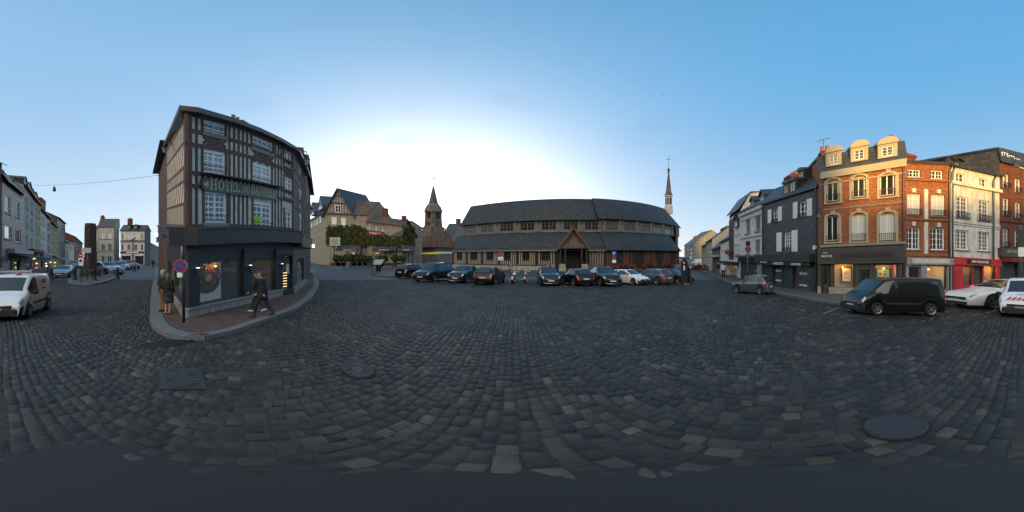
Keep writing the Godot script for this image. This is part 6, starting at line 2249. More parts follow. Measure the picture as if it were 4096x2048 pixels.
	for e in [[Vector3(-46.68, 3.94, -113), Vector3(-40.45, 3.94, -113), "leftmost dark awning over the inn terrace"], [Vector3(-37.14, 3.94, -113), Vector3(-30.72, 3.94, -113), "middle dark awning over the inn terrace"], [Vector3(-30.46, 3.94, -113), Vector3(-25.56, 3.94, -113), "rightmost dark awning over the inn terrace"]]:
		var a: Vector3 = e[0]
		var b: Vector3 = e[1]
		var o := thing("terrace_awning", e[2], "awning", Vector3((a.x + b.x) * 0.5, 0, a.z), 0.0, "awnings over the inn terrace")
		var w := b.x - a.x
		var st := begin()
		hexa(st, [Vector3(-w / 2 + 0.8, a.y + 1.4, -4), Vector3(w / 2 - 0.8, a.y + 1.4, -4), Vector3(w / 2, a.y + 0.5, 0), Vector3(-w / 2, a.y + 0.5, 0), Vector3(-w / 2 + 0.8, a.y + 1.5, -4), Vector3(w / 2 - 0.8, a.y + 1.5, -4), Vector3(w / 2, a.y + 0.6, 0), Vector3(-w / 2, a.y + 0.6, 0)])
		put(st, "canopy", mats["terrace_awning"], o)
		st = begin()
		box(st, Vector3(0, a.y + 0.25, 0.02), Vector3(w, 0.55, 0.05))
		put(st, "valance", mats["terrace_awning"], o)
		for x in [-0.45, 0.45]:
			st = begin()
			box(st, Vector3(x * w, a.y * 0.5 + 0.25, -0.1), Vector3(0.12, a.y + 0.5, 0.12))
			put(st, "post", mat("grey_board"), o)
		flat_text(o, "LES MAISONS DE LEA", Vector3(0, a.y + 0.22, 0.05), w * 0.4, 0.3, mat("white_paint"))
	for e in [[Vector3(-44.42, 2.55, -108), 1], [Vector3(-43.16, 2.55, -108), 0.9], [Vector3(-41.89, 2.55, -108), 1.1], [Vector3(-40.5, 2.55, -108), 1.15], [Vector3(-39.11, 2.55, -108), 1.15], [Vector3(-37.72, 2.55, -108), 1.05], [Vector3(-36.2, 2.55, -108), 0.9], [Vector3(-32.3, 2.55, -104), 1], [Vector3(-31.08, 2.55, -104), 0.9], [Vector3(-28.52, 2.55, -104), 1], [Vector3(-26.69, 2.55, -104), 1]]:
		var at := Vector3(e[0].x, 0.7, e[0].z)
		bush("clipped_bush", "%s clipped green bush in the hedge before the inn, counted from the left" % COUNT[taken.get("clipped_bush", -1) + 1], "bush", at, Vector3(2.7, 2.5 * e[1], 2.2), 380, 0.34, [Color(0.05, 0.08, 0.02), Color(0.07, 0.1, 0.025), Color(0.035, 0.06, 0.02)], "clipped bushes before the inn")
		var pl := thing("planter_box", "dark planter box under the %s bush before the inn" % COUNT[taken.get("planter_box", -1) + 1], "planter", Vector3(at.x, 0, at.z), 0.0, "planters before the inn")
		var st := begin()
		cham(st, Vector3(0, 0.45, 0), Vector3(2.4, 0.9, 1.2), 0.05)
		put(st, "box", mat("dark_timber"), pl)


func build_vehicles() -> void:
	# the row before the church
	vehicle("hatch", "black hatchback seen from behind at the left end of the church row", Vector3(-11.72, 0, -50.9), 150, "black_paint", 1.12)
	vehicle("mpv", "dark people carrier with roof rails facing the square", Vector3(-8, 0, -44.05), -22, "black_paint", 1.1, {"rack": true})
	vehicle("suv", "dark blue small off-roader facing us beside the people carrier", Vector3(-4.77, 0, -41.93), -15, "navy_paint", 1.0, {"rack": true, "chrome": true})
	vehicle("wagon", "black estate car with red tail lights left of the motorcycles", Vector3(-2.02, 0, -39.62), 166, "black_paint", 1.05, {"rack": true})
	vehicle("suv", "dark grey car with chrome nose right of the motorcycles", Vector3(3.23, 0, -37.97), 2, "navy_paint", 0.98, {"chrome": true})
	vehicle("hatch", "black hatchback with lit red tail light before the church door", Vector3(5.69, 0, -37.67), 195, "black_paint", 1.0, {"tall_lamps": true})
	vehicle("suv", "black off-roader with curved chrome grille facing us", Vector3(8.1, 0, -37.38), 7, "black_paint", 1.0, {"chrome": true})
	vehicle("hatch", "small white hatchback with dark nose in the church row", Vector3(10.56, 0, -38.68), 32, "white_car_paint", 0.92, {"bumper_band": true})
	vehicle("hatch", "grey hatchback seen from behind right of the white one", Vector3(12.92, 0, -39.52), 214, "grey_paint", 0.95, {"tall_lamps": true})
	vehicle("hatch", "black rounded hatchback at the right end of the church row", Vector3(15.37, 0, -40.86), 34, "black_paint", 0.9)
	motorcycle("white motorcycle leaning between the parked cars", Vector3(0.09, 0, -39.93), 172, Color(0.65, 0.66, 0.66), "bike_white")
	motorcycle("orange motorcycle leaning between the parked cars", Vector3(1.19, 0, -40.67), 176, Color(0.45, 0.14, 0.03), "bike_orange")
	# right side
	var estate := vehicle("wagon", "blue grey estate car passing the green biscuit shop", Vector3(16.46, 0, -29.26), 222, "blue_grey_paint", 0.82, {"called": "estate_car", "seams": true, "rack": true, "group": "cars on the right side"})
	estate.scale.z *= 0.62
	var black_van := vehicle("panel_van", "black panel van parked before the brick gallery", Vector3(16.75, 0, -18.88), -98, "black_paint", 0.83, {"called": "panel_van", "category": "van", "panels": true, "seams": true, "group": "vans"})
	black_van.scale.z *= 0.82
	vehicle("sedan", "white fastback saloon behind the black van", Vector3(24.42, 0, -20.96), -96, "white_car_paint", 1.0, {"called": "white_saloon", "seams": true, "group": "cars on the right side"})
	var van := vehicle("small_van", "white works van cut by the right edge with red striped nose", Vector3(22.53, 0, -18.47), -58, "white_car_paint", 0.86, {"called": "works_van", "category": "van", "group": "vans", "seams": true, "alloy": false})
	van_markings(van, true)
	van = vehicle("small_van", "white works van with roof ladder rack cut by the left edge", Vector3(-21.6, 0, -18.44), 38, "white_car_paint", 0.95, {"called": "works_van", "category": "van", "group": "vans", "seams": true, "alloy": false})
	van.scale.z *= 1.3
	van_markings(van, false)
	# left street
	vehicle("hatch", "grey rounded car driving up the left street", Vector3(-54.15, 0, -51.45), 36, "steel_blue_paint", 0.98, {"group": "cars in the left street"})
	vehicle("mpv", "dark people carrier behind the grey car in the left street", Vector3(-87.87, 0, -86.09), 36, "grey_paint", 1.0, {"group": "cars in the left street"})
	vehicle("suv", "silver car side on behind the stone monument", Vector3(-55.25, 0, -58.06), 74, "silver_paint", 1.1, {"group": "cars in the left street"})
	vehicle("hatch", "dark blue car parked beyond the silver one by the monument", Vector3(-67.53, 0, -72.34), 60, "navy_paint", 1.1, {"group": "cars in the left street"})
	vehicle("hatch", "white car parked between the dark blue and the red car", Vector3(-72.23, 0, -78.71), 55, "silver_paint", 1.1, {"group": "cars in the left street"})
	vehicle("hatch", "dark red car parked before the white half timbered house", Vector3(-73.29, 0, -81.59), 62, "red_paint", 1.2, {"group": "cars in the left street"})
	# before the inn
	vehicle("hatch", "silver hatchback side on before the inn hedge", Vector3(-37.77, 0, -109.8), 82, "silver_paint", 1.32, {"group": "cars before the inn"})
	vehicle("suv", "black van-like car before the inn terrace", Vector3(-33.91, 0, -122.89), 42, "black_paint", 1.25, {"group": "cars before the inn"})
	vehicle("hatch", "pale blue hatchback beside the black car before the inn", Vector3(-34.61, 0, -138), 44, "light_blue_paint", 1.35, {"group": "cars before the inn"})
	vehicle("hatch", "dark red hatchback seen from behind before the inn", Vector3(-35.46, 0, -152.07), 150, "red_paint", 1.35, {"group": "cars before the inn"})
	vehicle("suv", "black taxi like car farthest right before the inn", Vector3(-35, 0, -163.19), 40, "black_paint", 1.3, {"group": "cars before the inn"})
	vehicle("panel_van", "white lorry far down the right street", Vector3(50.5, 0, -115.53), 190, "white_car_paint", 0.9, {"called": "far_van", "category": "van", "group": "vans"})
	vehicle("hatch", "small red car far down the right street", Vector3(32.9, 0, -74.76), 200, "red_paint", 0.75, {"group": "cars on the right side"})


func van_markings(van: Node3D, nose: bool) -> void:
	var c: Dictionary = CARS["small_van"]
	var ink := mat("van_ink", Color(0.03, 0.05, 0.09), 0.6)
	if nose:
		for k in 7:  # slanting warning stripes on the nose
			var st := begin()
			var x := -0.56 + 0.16 * k
			var q := []
			for z in [0.0, 0.02]:
				q += [Vector3(x, 0.84, 2.03 + z), Vector3(x + 0.09, 0.84, 2.03 + z), Vector3(x + 0.19, 0.97, 1.93 + z), Vector3(x + 0.1, 0.97, 1.93 + z)]
			quad(st, q[4], q[7], q[6], q[5]); quad(st, q[0], q[1], q[5], q[4]); quad(st, q[3], q[7], q[6], q[2])
			put(st, "warning_stripe", mat("red_shop"), van)
		for w in [["Accessoires", 1.12, 1.7, 0.55], ["Technique", 1.07, 1.78, 0.5]]:
			var f := Face.new(Vector3(-w[3] * 0.5, 0, w[2]), Vector3(w[3] * 0.5, 0, w[2]), Vector3.ZERO)
			text_on(f, w[0], 0.0, w[3], w[1], w[1] + 0.05, 0.0, ink, van)
		flat_text(van, "5773 ZP 14", Vector3(0, 0.475, 2.14), 0.46, 0.075, mat("black"))
		return
	for e in [["SERVICE", 1.5, 0.42], ["TECHNIQUE", 1.4, 0.5], ["de la ville", 1.12, 0.4]]:
		var f := Face.new(Vector3(0.83, 0, -0.6 + e[2] * 0.5), Vector3(0.83, 0, -0.6 - e[2] * 0.5), Vector3.ZERO)
		text_on(f, e[0], 0.0, e[2], e[1], e[1] + 0.075, 0.02, ink, van)
	var st := begin(true)
	lathe(st, [Vector2(0.09, 0), Vector2(0.09, 0.06), Vector2(0.05, 0.1), Vector2(0, 0.11)], Vector3(0.3, 1.85, 0.42), 10)
	put(st, "beacon", mat("tail_light"), van)
	for x in [-0.66, 0.66]:
		st = begin()
		box(st, Vector3(x, 2.0, -0.75), Vector3(0.05, 0.2, 2.2))
		put(st, "rack_side", mat("galvanised", Color(0.4, 0.42, 0.44), 0.4, {"metal": 0.5}), van)
	for k in 8:
		st = begin()
		box(st, Vector3(0, 1.96, -1.75 + 0.28 * k), Vector3(1.3, 0.04, 0.06))
		put(st, "rack_rung", mat("galvanised"), van)


func build_people() -> void:
	var navy := ["dark_cloth", Color(0.008, 0.009, 0.012)]
	var jeans := ["dark_jeans", Color(0.014, 0.018, 0.028)]
	var brown := ["brown_hair", Color(0.06, 0.04, 0.025)]
	person("white haired man in a dark jacket and beige trousers at the hotel window", Vector3(-15.23, 0.12, -18.6), 158, {"tall": 1.8, "top": navy, "legs": ["beige_cloth", Color(0.2, 0.13, 0.07)], "hair": ["white_hair", Color(0.5, 0.47, 0.42)], "shoe": ["dark_shoe", Color(0.02, 0.02, 0.02)], "arms": "front"})
	person("woman in a dark top and patterned skirt beside the white haired man", Vector3(-14.54, 0.12, -18.03), 172, {"tall": 1.68, "top": navy, "skirt": ["print_skirt", Color(0.1, 0.1, 0.09)], "hair": ["ash_hair", Color(0.17, 0.13, 0.09)], "shoe": ["pale_shoe", Color(0.3, 0.22, 0.2)], "long_hair": true, "coat": true})
	person("walker in dark clothes and black shoes nearest the kerb before the hotel shop", Vector3(-9.92, 0.12, -17), -82, {"tall": 1.8, "stride": 0.3, "top": navy, "legs": jeans, "hair": brown, "shoe": ["dark_shoe", Color(0.02, 0.02, 0.02)], "coat": true, "lean": 0.03})
	person("walker in dark clothes and white shoes nearest the hotel shop window", Vector3(-11.02, 0.12, -18.51), -78, {"tall": 1.72, "stride": -0.28, "top": ["grey_cloth", Color(0.012, 0.013, 0.018)], "legs": ["grey_jeans", Color(0.03, 0.028, 0.03)], "hair": brown, "shoe": ["white_shoe", Color(0.55, 0.53, 0.52)], "coat": true})
	var far := {"cell": 0.04, "stride": 0.25, "hair": brown, "shoe": ["dark_shoe", Color(0.02, 0.02, 0.02)]}
	person("man in a pale shirt walking beyond the monument on the left", Vector3(-60.16, 0, -68), 170, far.merged({"tall": 1.85, "top": ["pale_shirt", Color(0.4, 0.36, 0.4)], "legs": jeans}))
	person("person in a white top on the pavement of the right street", Vector3(22.59, 0.12, -45.57), 160, far.merged({"tall": 1.7, "top": ["white_shirt", Color(0.5, 0.5, 0.5)], "legs": jeans}))
	person("person in dark clothes on the right street pavement before the shops", Vector3(23.84, 0.12, -49.37), 20, far.merged({"tall": 1.7, "top": navy, "legs": ["beige_cloth", Color(0.2, 0.13, 0.07)]}))
	person("person in dark clothes in the lane left of the hotel", Vector3(-76.29, 0, -90.67), 180, far.merged({"tall": 1.8, "top": navy, "legs": jeans}))


func build_street_things() -> void:
	var red := Color(0.42, 0.02, 0.025)
	var blue := Color(0.03, 0.06, 0.3)
	# the twin no-parking post at the hotel corner
	var o := thing("traffic_sign", "post with two blue no parking discs and a green arrow plate at the hotel corner", "sign", Vector3(-11.95, 0.12, -15.53))
	post(o, 2.75, 0.045, "iron")
	sign_face("sign_disc", o, Vector3(-0.08, 2.07, 0.06), 0.235, red, blue, "no_parking", 0.1)
	sign_face("sign_disc", o, Vector3(-0.1, 2.56, 0.0), 0.235, red, blue, "no_parking", -0.85)
	var pl := plate_sign(o, "arrow_plate", Vector3(-0.05, 1.74, 0.08), 0.33, 0.2, mat("sign_leaf", Color(0.03, 0.2, 0.12), 0.5), -0.4)
	plate_sign(o, "arrow_field", Vector3(-0.08, 1.74, 0.105), 0.24, 0.17, mat("white_paint"), -0.4)
	var st := begin()
	tri(st, Vector3(0.03, 1.66, 0.15), Vector3(0.03, 1.82, 0.15), Vector3(0.11, 1.74, 0.19))
	put(st, "arrow_tip", mat("white_paint"), o)
	# church row signs
	o = thing("traffic_sign", "no stopping disc with white panel on a post before the church wall", "sign", Vector3(-1.21, 0.12, -45.08))
	post(o, 2.8, 0.035, "gutter")
	sign_face("sign_disc", o, Vector3(0, 2.63, 0.05), 0.26, red, Color(0.16, 0.05, 0.2), "no_parking")
	plate_sign(o, "panel", Vector3(0, 2.16, 0.05), 0.56, 0.36, mat("white_paint"))
	flat_text(o, "MARCHE", Vector3(0, 2.08, 0.065), 0.36, 0.08, mat("black"))
	o = thing("traffic_sign", "blue parking sign with disc and white panel before the red planked wall", "sign", Vector3(10.66, 0.12, -44.59))
	post(o, 2.9, 0.035, "gutter")
	var pp := plate_sign(o, "parking_plate", Vector3(0, 2.7, 0.05), 0.44, 0.44, mat("parking_blue", Color(0.03, 0.1, 0.42), 0.4))
	flat_text(pp, "P", Vector3(0, 2.7, 0.065), 0.18, 0.28, mat("white_paint"))
	sign_face("sign_disc", o, Vector3(0, 2.25, 0.05), 0.21, red, Color(0.12, 0.03, 0.12), "no_parking")
	plate_sign(o, "panel", Vector3(0, 1.87, 0.05), 0.42, 0.32, mat("white_paint"))
	# right side no parking
	o = thing("traffic_sign", "blue no parking disc on a post before the pale stone house", "sign", Vector3(18.17, 0.12, -32.91))
	post(o, 3.2, 0.035, "gutter")
	sign_face("sign_disc", o, Vector3(0, 2.95, 0.05), 0.24, red, blue, "no_parking")
	st = begin(true)
	lathe(st, [Vector2(0, -0.03), Vector2(0.17, -0.03), Vector2(0.17, 0), Vector2(0, 0)], Vector3(0.03, 3.38, 0), 16, 0.0, Basis(Vector3.RIGHT, PI / 2))
	put(st, "sign_reverse", mat("black"), o)
	# parking machine and bin post at the corner of the forecourt
	o = thing("parking_meter", "dark parking ticket machine with solar cap at the forecourt corner", "parking meter", Vector3(15.65, 0.12, -38.76))
	st = begin()
	cham(st, Vector3(0, 1.0, 0), Vector3(0.5, 2.0, 0.45), 0.05)
	put(st, "cabinet", mat("meter_blue", Color(0.014, 0.018, 0.03), 0.4), o)
	plate_sign(o, "screen_panel", Vector3(-0.1, 1.35, 0.235), 0.12, 0.4, mat("white_paint"))
	plate_sign(o, "label_panel", Vector3(-0.12, 1.82, 0.235), 0.1, 0.15, mat("white_paint"))
	st = begin()
	box(st, Vector3(0, 2.25, 0), Vector3(0.7, 0.12, 0.6), Basis(Vector3.RIGHT, 0.2))
	box(st, Vector3(0, 2.1, 0), Vector3(0.2, 0.2, 0.2))
	put(st, "solar_cap", mat("gutter"), o)
	o = thing("litter_post", "slim dark litter post beside the parking machine", "post", Vector3(16.1, 0.12, -38.76))
	st = begin()
	cham(st, Vector3(0, 0.75, 0), Vector3(0.2, 1.5, 0.3), 0.04, Basis(Vector3.BACK, 0.05))
	put(st, "post_body", mat("meter_blue"), o)
	plate_sign(o, "label_panel", Vector3(0.05, 1.4, 0.16), 0.12, 0.14, mat("white_paint"))
	# signpost at the right edge
	o = thing("traffic_sign", "dark signpost with small white plates at the right edge", "sign", Vector3(27.32, 0.12, -22.91))
	post(o, 4.1, 0.05, "gutter")
	plate_sign(o, "dark_plate", Vector3(0, 3.4, 0.06), 0.36, 0.9, mat("gallery_grey"), -0.5)
	plate_sign(o, "white_plate", Vector3(-0.02, 2.65, 0.06), 0.26, 0.5, mat("white_paint"), -0.5)
	plate_sign(o, "white_plate", Vector3(0.26, 2.65, 0.1), 0.2, 0.5, mat("white_paint"), -0.5)
	# monument island
	o = thing("stone_monument", "dark weathered stone pillar monument on the left island", "monument", Vector3(-51.21, 0.12, -51.84))
	mat("old_stone", Color(0.17, 0.145, 0.12), 0.95, {"tex": "stain", "scale": 0.5, "bump": "bumps", "relief": 3.0})
	st = begin()
	lathe(st, [Vector2(0.95, 0), Vector2(0.92, 0.6), Vector2(0.7, 0.9)], Vector3.ZERO, 4, PI * 0.25)
	put(st, "plinth", mats["old_stone"], o)
	st = begin()
	lathe(st, [Vector2(0.6, 0.8), Vector2(0.55, 3.2), Vector2(0.52, 6.0), Vector2(0.46, 6.4), Vector2(0, 6.45)], Vector3.ZERO, 4, PI * 0.25 + 0.1)
	put(st, "shaft", mats["old_stone"], o)
	for e in [[-2.0, 1.6, "black cast bollard left of the monument"], [-0.9, 0.4, "black cast bollard close by the monument foot"], [1.9, 1.2, "black cast bollard right of the monument"], [3.3, 0.2, "black cast bollard at the right end of the monument island"]]:
		bollard(e[2], Vector3(-43.9, 0.12, -44.12) + Vector3(e[0], 0, e[1]), 1.25, 0.14, "iron", "cast bollards on the monument island")
	o = thing("traffic_sign", "red no entry disc over a no parking panel on the monument island", "sign", Vector3(-40.24, 0.12, -39.88))
	post(o, 2.75, 0.035, "gutter")
	sign_face("sign_disc", o, Vector3(0, 2.5, 0.05), 0.23, red, blue, "no_entry")
	plate_sign(o, "white_panel", Vector3(0, 2.01, 0.05), 0.46, 0.46, mat("white_paint"))
	sign_face("sign_disc", o, Vector3(0, 2.01, 0.09), 0.15, Color(0.02, 0.03, 0.1), blue, "no_parking")
	plate_sign(o, "small_panel", Vector3(0, 1.65, 0.05), 0.36, 0.2, mat("white_paint"))
	o = thing("direction_board", "pale blank direction board on a post before the monument", "sign", Vector3(-43.01, 0.12, -43.2))
	post(o, 3.2, 0.035, "gutter")
	plate_sign(o, "board", Vector3(0, 3.0, 0.1), 0.98, 0.5, mat("direction_white", Color(0.4, 0.43, 0.45), 0.6))
	# lane signs left of the hotel
	o = thing("traffic_sign", "blue arrow sign and three small round signs in the lane by the hotel", "sign", Vector3(-74.16, 0, -90.67))
	post(o, 6.5, 0.07, "gutter")
	plate_sign(o, "arrow_plate", Vector3(-0.7, 6.0, 0.1), 1.3, 1.2, mat("parking_blue"))
	for k in 3: sign_face("sign_disc", o, Vector3(0.75, 6.2 - 1.25 * k, 0.1), 0.5, red, Color(0.4, 0.4, 0.4), "limit")
	# overhead wire with a small lamp
	o = thing("overhead_wire", "thin wire with a hanging lamp across the left street", "wire", Vector3(-76.9, 13.83, -68))
	var a := Vector3(-76.9, 13.83, -68)
	var b := Vector3(-27.73, 9.04, -34)
	st = begin()
	var pts := []
	for k in 17:
		var t := k / 16.0
		pts.append(a.lerp(b, t) - a + Vector3(0, -4.0 * t * (1.0 - t) * 0.3, 0))
	tube(st, pts, [0.014], 4)
	put(st, "cable", mat("black"), o)
	st = begin()
	lathe(st, [Vector2(0.0, -0.9), Vector2(0.16, -0.8), Vector2(0.12, -0.3), Vector2(0.02, -0.2), Vector2(0.02, 0.0)], pts[5], 8)
	put(st, "lamp", mat("iron"), o)
	# inn corner: board, signs, stones, lectern
	o = thing("notice_board", "white notice board on a pole at the inn corner", "sign", Vector3(-47.75, 0.12, -112.09))
	post(o, 7.3, 0.12, "pale_grey")
	plate_sign(o, "board", Vector3(1.35, 6.2, 0.15), 2.6, 2.2, mat("direction_white"))
	for k in 6:
		st = begin()
		box(st, Vector3(1.3, 6.9 - 0.28 * k, 0.18), Vector3(1.9, 0.1, 0.02))
		put(st, "text_line", mat("van_ink", Color(0.03, 0.05, 0.09), 0.6), o)
	o = thing("traffic_sign", "blue and white signs on the wall by the inn corner", "sign", Vector3(-60.16, 0, -136))
	post(o, 9.5, 0.1, "gutter")
	plate_sign(o, "blue_plate", Vector3(-0.3, 5.8, 0.2), 1.0, 1.1, mat("parking_blue"))
	plate_sign(o, "white_plate", Vector3(0.9, 5.5, 0.2), 0.8, 1.3, mat("direction_white"))
	sign_face("sign_disc", o, Vector3(-0.4, 8.8, 0.2), 0.55, red, Color(0.5, 0.5, 0.5), "limit")
	sign_face("sign_disc", o, Vector3(0.6, 7.6, 0.2), 0.5, red, Color(0.5, 0.5, 0.5), "limit")
	o = thing("traffic_sign", "no parking disc with white plate before the inn hedge", "sign", Vector3(-40.67, 0.12, -109.14))
	post(o, 3.9, 0.08, "gutter")
	sign_face("sign_disc", o, Vector3(0, 4.0, 0.1), 0.58, red, Color(0.12, 0.06, 0.12), "no_parking")
	plate_sign(o, "plate", Vector3(0, 2.9, 0.1), 1.0, 0.75, mat("white_paint"))
	o = thing("traffic_sign", "rusty brown round sign with white bar right of the silver hatchback", "sign", Vector3(-31.18, 0, -98.91))
	post(o, 3.4, 0.07, "gutter")
	sign_face("sign_disc", o, Vector3(0, 3.2, 0.1), 0.62, Color(0.16, 0.06, 0.02), blue, "no_entry")
	o = thing("fire_hydrant", "red fire hydrant at the inn corner", "hydrant", Vector3(-45.21, 0.12, -109.14))
	st = begin(true)
	lathe(st, [Vector2(0.6, 0), Vector2(0.55, 0.25), Vector2(0.45, 0.3), Vector2(0.45, 1.2), Vector2(0.25, 1.5), Vector2(0.18, 1.75), Vector2(0, 1.8)], Vector3.ZERO, 10)
	put(st, "hydrant_body", mat("hydrant_red", Color(0.4, 0.03, 0.015), 0.5), o)
	st = begin(true)
	tube(st, [Vector3(-0.75, 0.9, 0), Vector3(0.75, 0.9, 0)], [0.16], 8)
	put(st, "outlet", mats["hydrant_red"], o)
	o = thing("bench", "long low wooden bench before the inn hedge", "bench", Vector3(-45.23, 0.12, -115.2))
	st = begin()
	box(st, Vector3(0, 0.95, 0), Vector3(6.0, 0.14, 0.8))
	put(st, "seat", mat("grey_board"), o)
	for x in [-2.6, 0.0, 2.6]:
		st = begin()
		box(st, Vector3(x, 0.44, 0), Vector3(0.25, 0.88, 0.7))
		put(st, "leg", mat("dark_timber"), o)
	bollard("round stone bollard on the inn pavement corner", Vector3(-33.16, 0.12, -86.4), 1.25, 0.36, "kerb", "round stone bollards")
	bollard("round stone bollard at the forecourt tip beside the lectern", Vector3(-18.89, 0.12, -58.41), 1.05, 0.3, "kerb", "round stone bollards")
	for e in [[Vector3(-21.61, 0.12, -74.06), "pale stone block bench left on the forecourt edge"], [Vector3(-22.43, 0.12, -86.4), "pale stone block bench behind the black hatchback"], [Vector3(-21.29, 0.12, -98.74), "pale stone block bench farthest right on the forecourt"]]:
		o = thing("stone_block", e[1], "stone block", Vector3.ZERO, 0.15, "stone blocks on the forecourt")
		o.position = e[0]
		st = begin()
		cham(st, Vector3(0, 0.35, 0), Vector3(1.55, 0.7, 0.7), 0.07)
		put(st, "block", mat("kerb"), o)
	o = thing("information_lectern", "sloping pale information panel on a dark pedestal on the forecourt", "information board", Vector3(-20.24, 0.12, -64.8), -0.35)
	for x in [-0.25, 0.25]:
		st = begin()
		box(st, Vector3(x, 0.6, 0), Vector3(0.12, 1.2, 0.25))
		put(st, "leg", mat("iron"), o)
	st = begin()
	box(st, Vector3(-0.2, 0.45, -0.1), Vector3(0.9, 0.5, 0.3))
	put(st, "pedestal", mat("dark_timber"), o)
	st = begin()
	box(st, Vector3(0, 1.5, 0.05), Vector3(1.5, 0.06, 1.1), Basis(Vector3.RIGHT, 0.75))
	put(st, "panel", mat("lectern_panel", Color(0.33, 0.36, 0.37), 0.35), o)
	# racked rowing boats beyond the forecourt
	for e in [[Vector3(-22.4, 3.17, -118), 0.25, "boat_yellow", Color(0.45, 0.42, 0.03), "yellow boat on the rack left of the church, the nearer one"], [Vector3(-20.3, 3.41, -122), 0.22, "boat_ochre", Color(0.33, 0.3, 0.05), "yellow boat on the rack touching the pale one"], [Vector3(-17.64, 3.32, -119), 0.1, "boat_pale", Color(0.3, 0.37, 0.42), "pale blue boat on the rack next to the church wall"]]:
		o = thing("rowing_boat", e[4], "boat", e[0], e[1], "boats on the rack")
		st = begin(true)
		lathe(st, [Vector2(0.0, -3.4), Vector2(0.18, -2.9), Vector2(0.34, -1.2), Vector2(0.36, 0.8), Vector2(0.2, 2.8), Vector2(0, 3.4)], Vector3.ZERO, 8, 0.0, Basis(Vector3.BACK, PI / 2))
		put(st, "hull", mat(e[2], e[3], 0.4), o)
	o = thing("boat_rack", "grey metal rack carrying the boats by the church", "rack", Vector3(-20.77, -0.06, -117) * Vector3(1, 0, 1))
	for x in [-5.0, -1.0, 3.0, 7.0]:
		st = begin()
		tube(st, [Vector3(x, 0, 0), Vector3(x, 3.1, 0), Vector3(x, 3.1, -4.0), Vector3(x, 0, -4.0)], [0.07], 5)
		put(st, "frame", mat("gutter"), o)
	for k in 9:
		bollard("%s short dark bollard from the left in the row beyond the forecourt" % COUNT[k], Vector3(-24.5 + 1.55 * k, 0, -104.0 + 1.0 * k), 1.1, 0.12, "iron", "bollards beyond the forecourt")
	# flower bed along the red planked wall
	rnd.seed = 90
	for k in 12:
		var x := 16.5 + 1.22 * k
		var p := church_at(x, 2.0)
		var reds := [[Color(0.2, 0.015, 0.03), Color(0.05, 0.06, 0.02)], [Color(0.28, 0.04, 0.015), Color(0.05, 0.06, 0.02)], [Color(0.12, 0.01, 0.04), Color(0.04, 0.05, 0.02)], [Color(0.22, 0.13, 0.02), Color(0.06, 0.07, 0.02)]]
		bush("flower_clump", "%s clump of red and orange flowers in the bed by the church, from the left" % COUNT[k], "flowers", Vector3(p.x, 0.1, p.z), Vector3(1.5, rnd.randf_range(0.9, 1.5), 1.1), 260, 0.2, [reds[k % 4][0], reds[k % 4][0], reds[k % 4][1]], "flower clumps by the church wall")
	# trees and houses far behind
	rnd.seed = 44
	bush("broad_tree", "round green tree at the far end of the right street", "tree", Vector3(82.5, 0, -190.0), Vector3(7.5, 6.2, 6.0), 2600, 0.5, [Color(0.09, 0.1, 0.03), Color(0.06, 0.08, 0.025), Color(0.12, 0.12, 0.04)])
	var k2 := 0
	for d in [{"a": [-28.88, 176], "b": [-23.78, 172], "h": 10.7, "s1": -0.017, "s2": 0, "label": "slate roofed house with dormers between tower and church", "wall": "grey_wall", "group": "roofs beyond the church", "deep": 9, "roof": [[0.5, 10.5], [-4, 16.2], [-9.5, 10.5]], "dorm": [[3.44, 9.83, 5.07, 10.79, 0.2, 4]], "stack": [[4.47, 5.97, -5, -3.5, 10.7, 18.2, 2]]}, {"a": [-24.61, 178], "b": [-20.19, 174], "h": 10.79, "s1": -0.045, "s2": 0, "label": "house with a brown tiled roof and white windows beside the church", "wall": "cream", "group": "roofs beyond the church", "tiles": "tile", "deep": 9, "roof": [[0.5, 10.59], [-4, 15.29], [-9.5, 10.59]], "win": [[1.9, 9.87, 3.07, 10.89, 2, 2, "curtain"], [3.89, 9.97, 5.05, 11.0, 2, 2, "curtain"]], "stack": [[2.98, 3.88, -5, -3.5, 10.79, 17.79, 2]]}, {"a": [-43.75, 190], "b": [-39.02, 186], "h": 9.45, "s1": -0.015, "s2": 0, "label": "low slate roofed house left of the bell tower", "wall": "grey_wall", "group": "roofs beyond the church", "deep": 9, "roof": [[0.5, 9.25], [-4, 12.45], [-9.5, 9.25]], "stack": [[2, 4, -5, -3.5, 9.45, 13.95, 2]]}, {"a": [-40.9, 195], "b": [-36.9, 192], "h": 8.15, "s1": -0.011, "s2": 0, "label": "long low house hidden behind the bell tower skirt", "wall": "grey_wall", "group": "roofs beyond the church", "deep": 9}, {"a": [-21.5, 44], "b": [-28.34, 60], "h": 13.74, "s1": -0.139, "s2": 0, "label": "dark half timbered neighbour behind the right end of the hotel", "wall": "timber", "group": "neighbours of the hotel", "deep": 3, "roof": [[0.5, 13], [-3, 13.4]]}, {"a": [-46.4, 56], "b": [-32.25, 40], "h": 13.51, "s1": -0.006, "s2": 0, "label": "dark jettied neighbour behind the left end of the hotel", "wall": "timber", "group": "neighbours of the hotel", "deep": 3, "roof": [[0.6, 13.4], [-3, 13.8]]}]:
		house(d)
		k2 += 1
	# a bird in the sky
	o = thing("bird", "small dark bird flying above the church spire", "bird", Vector3(21.2, 25.16, -60))
	st = begin()
	tri(st, Vector3(-0.25, 0.08, 0), Vector3(0.02, 0, -0.05), Vector3(0.02, 0, 0.05))
	tri(st, Vector3(0.3, 0.14, 0), Vector3(0.02, 0, 0.05), Vector3(0.02, 0, -0.05))
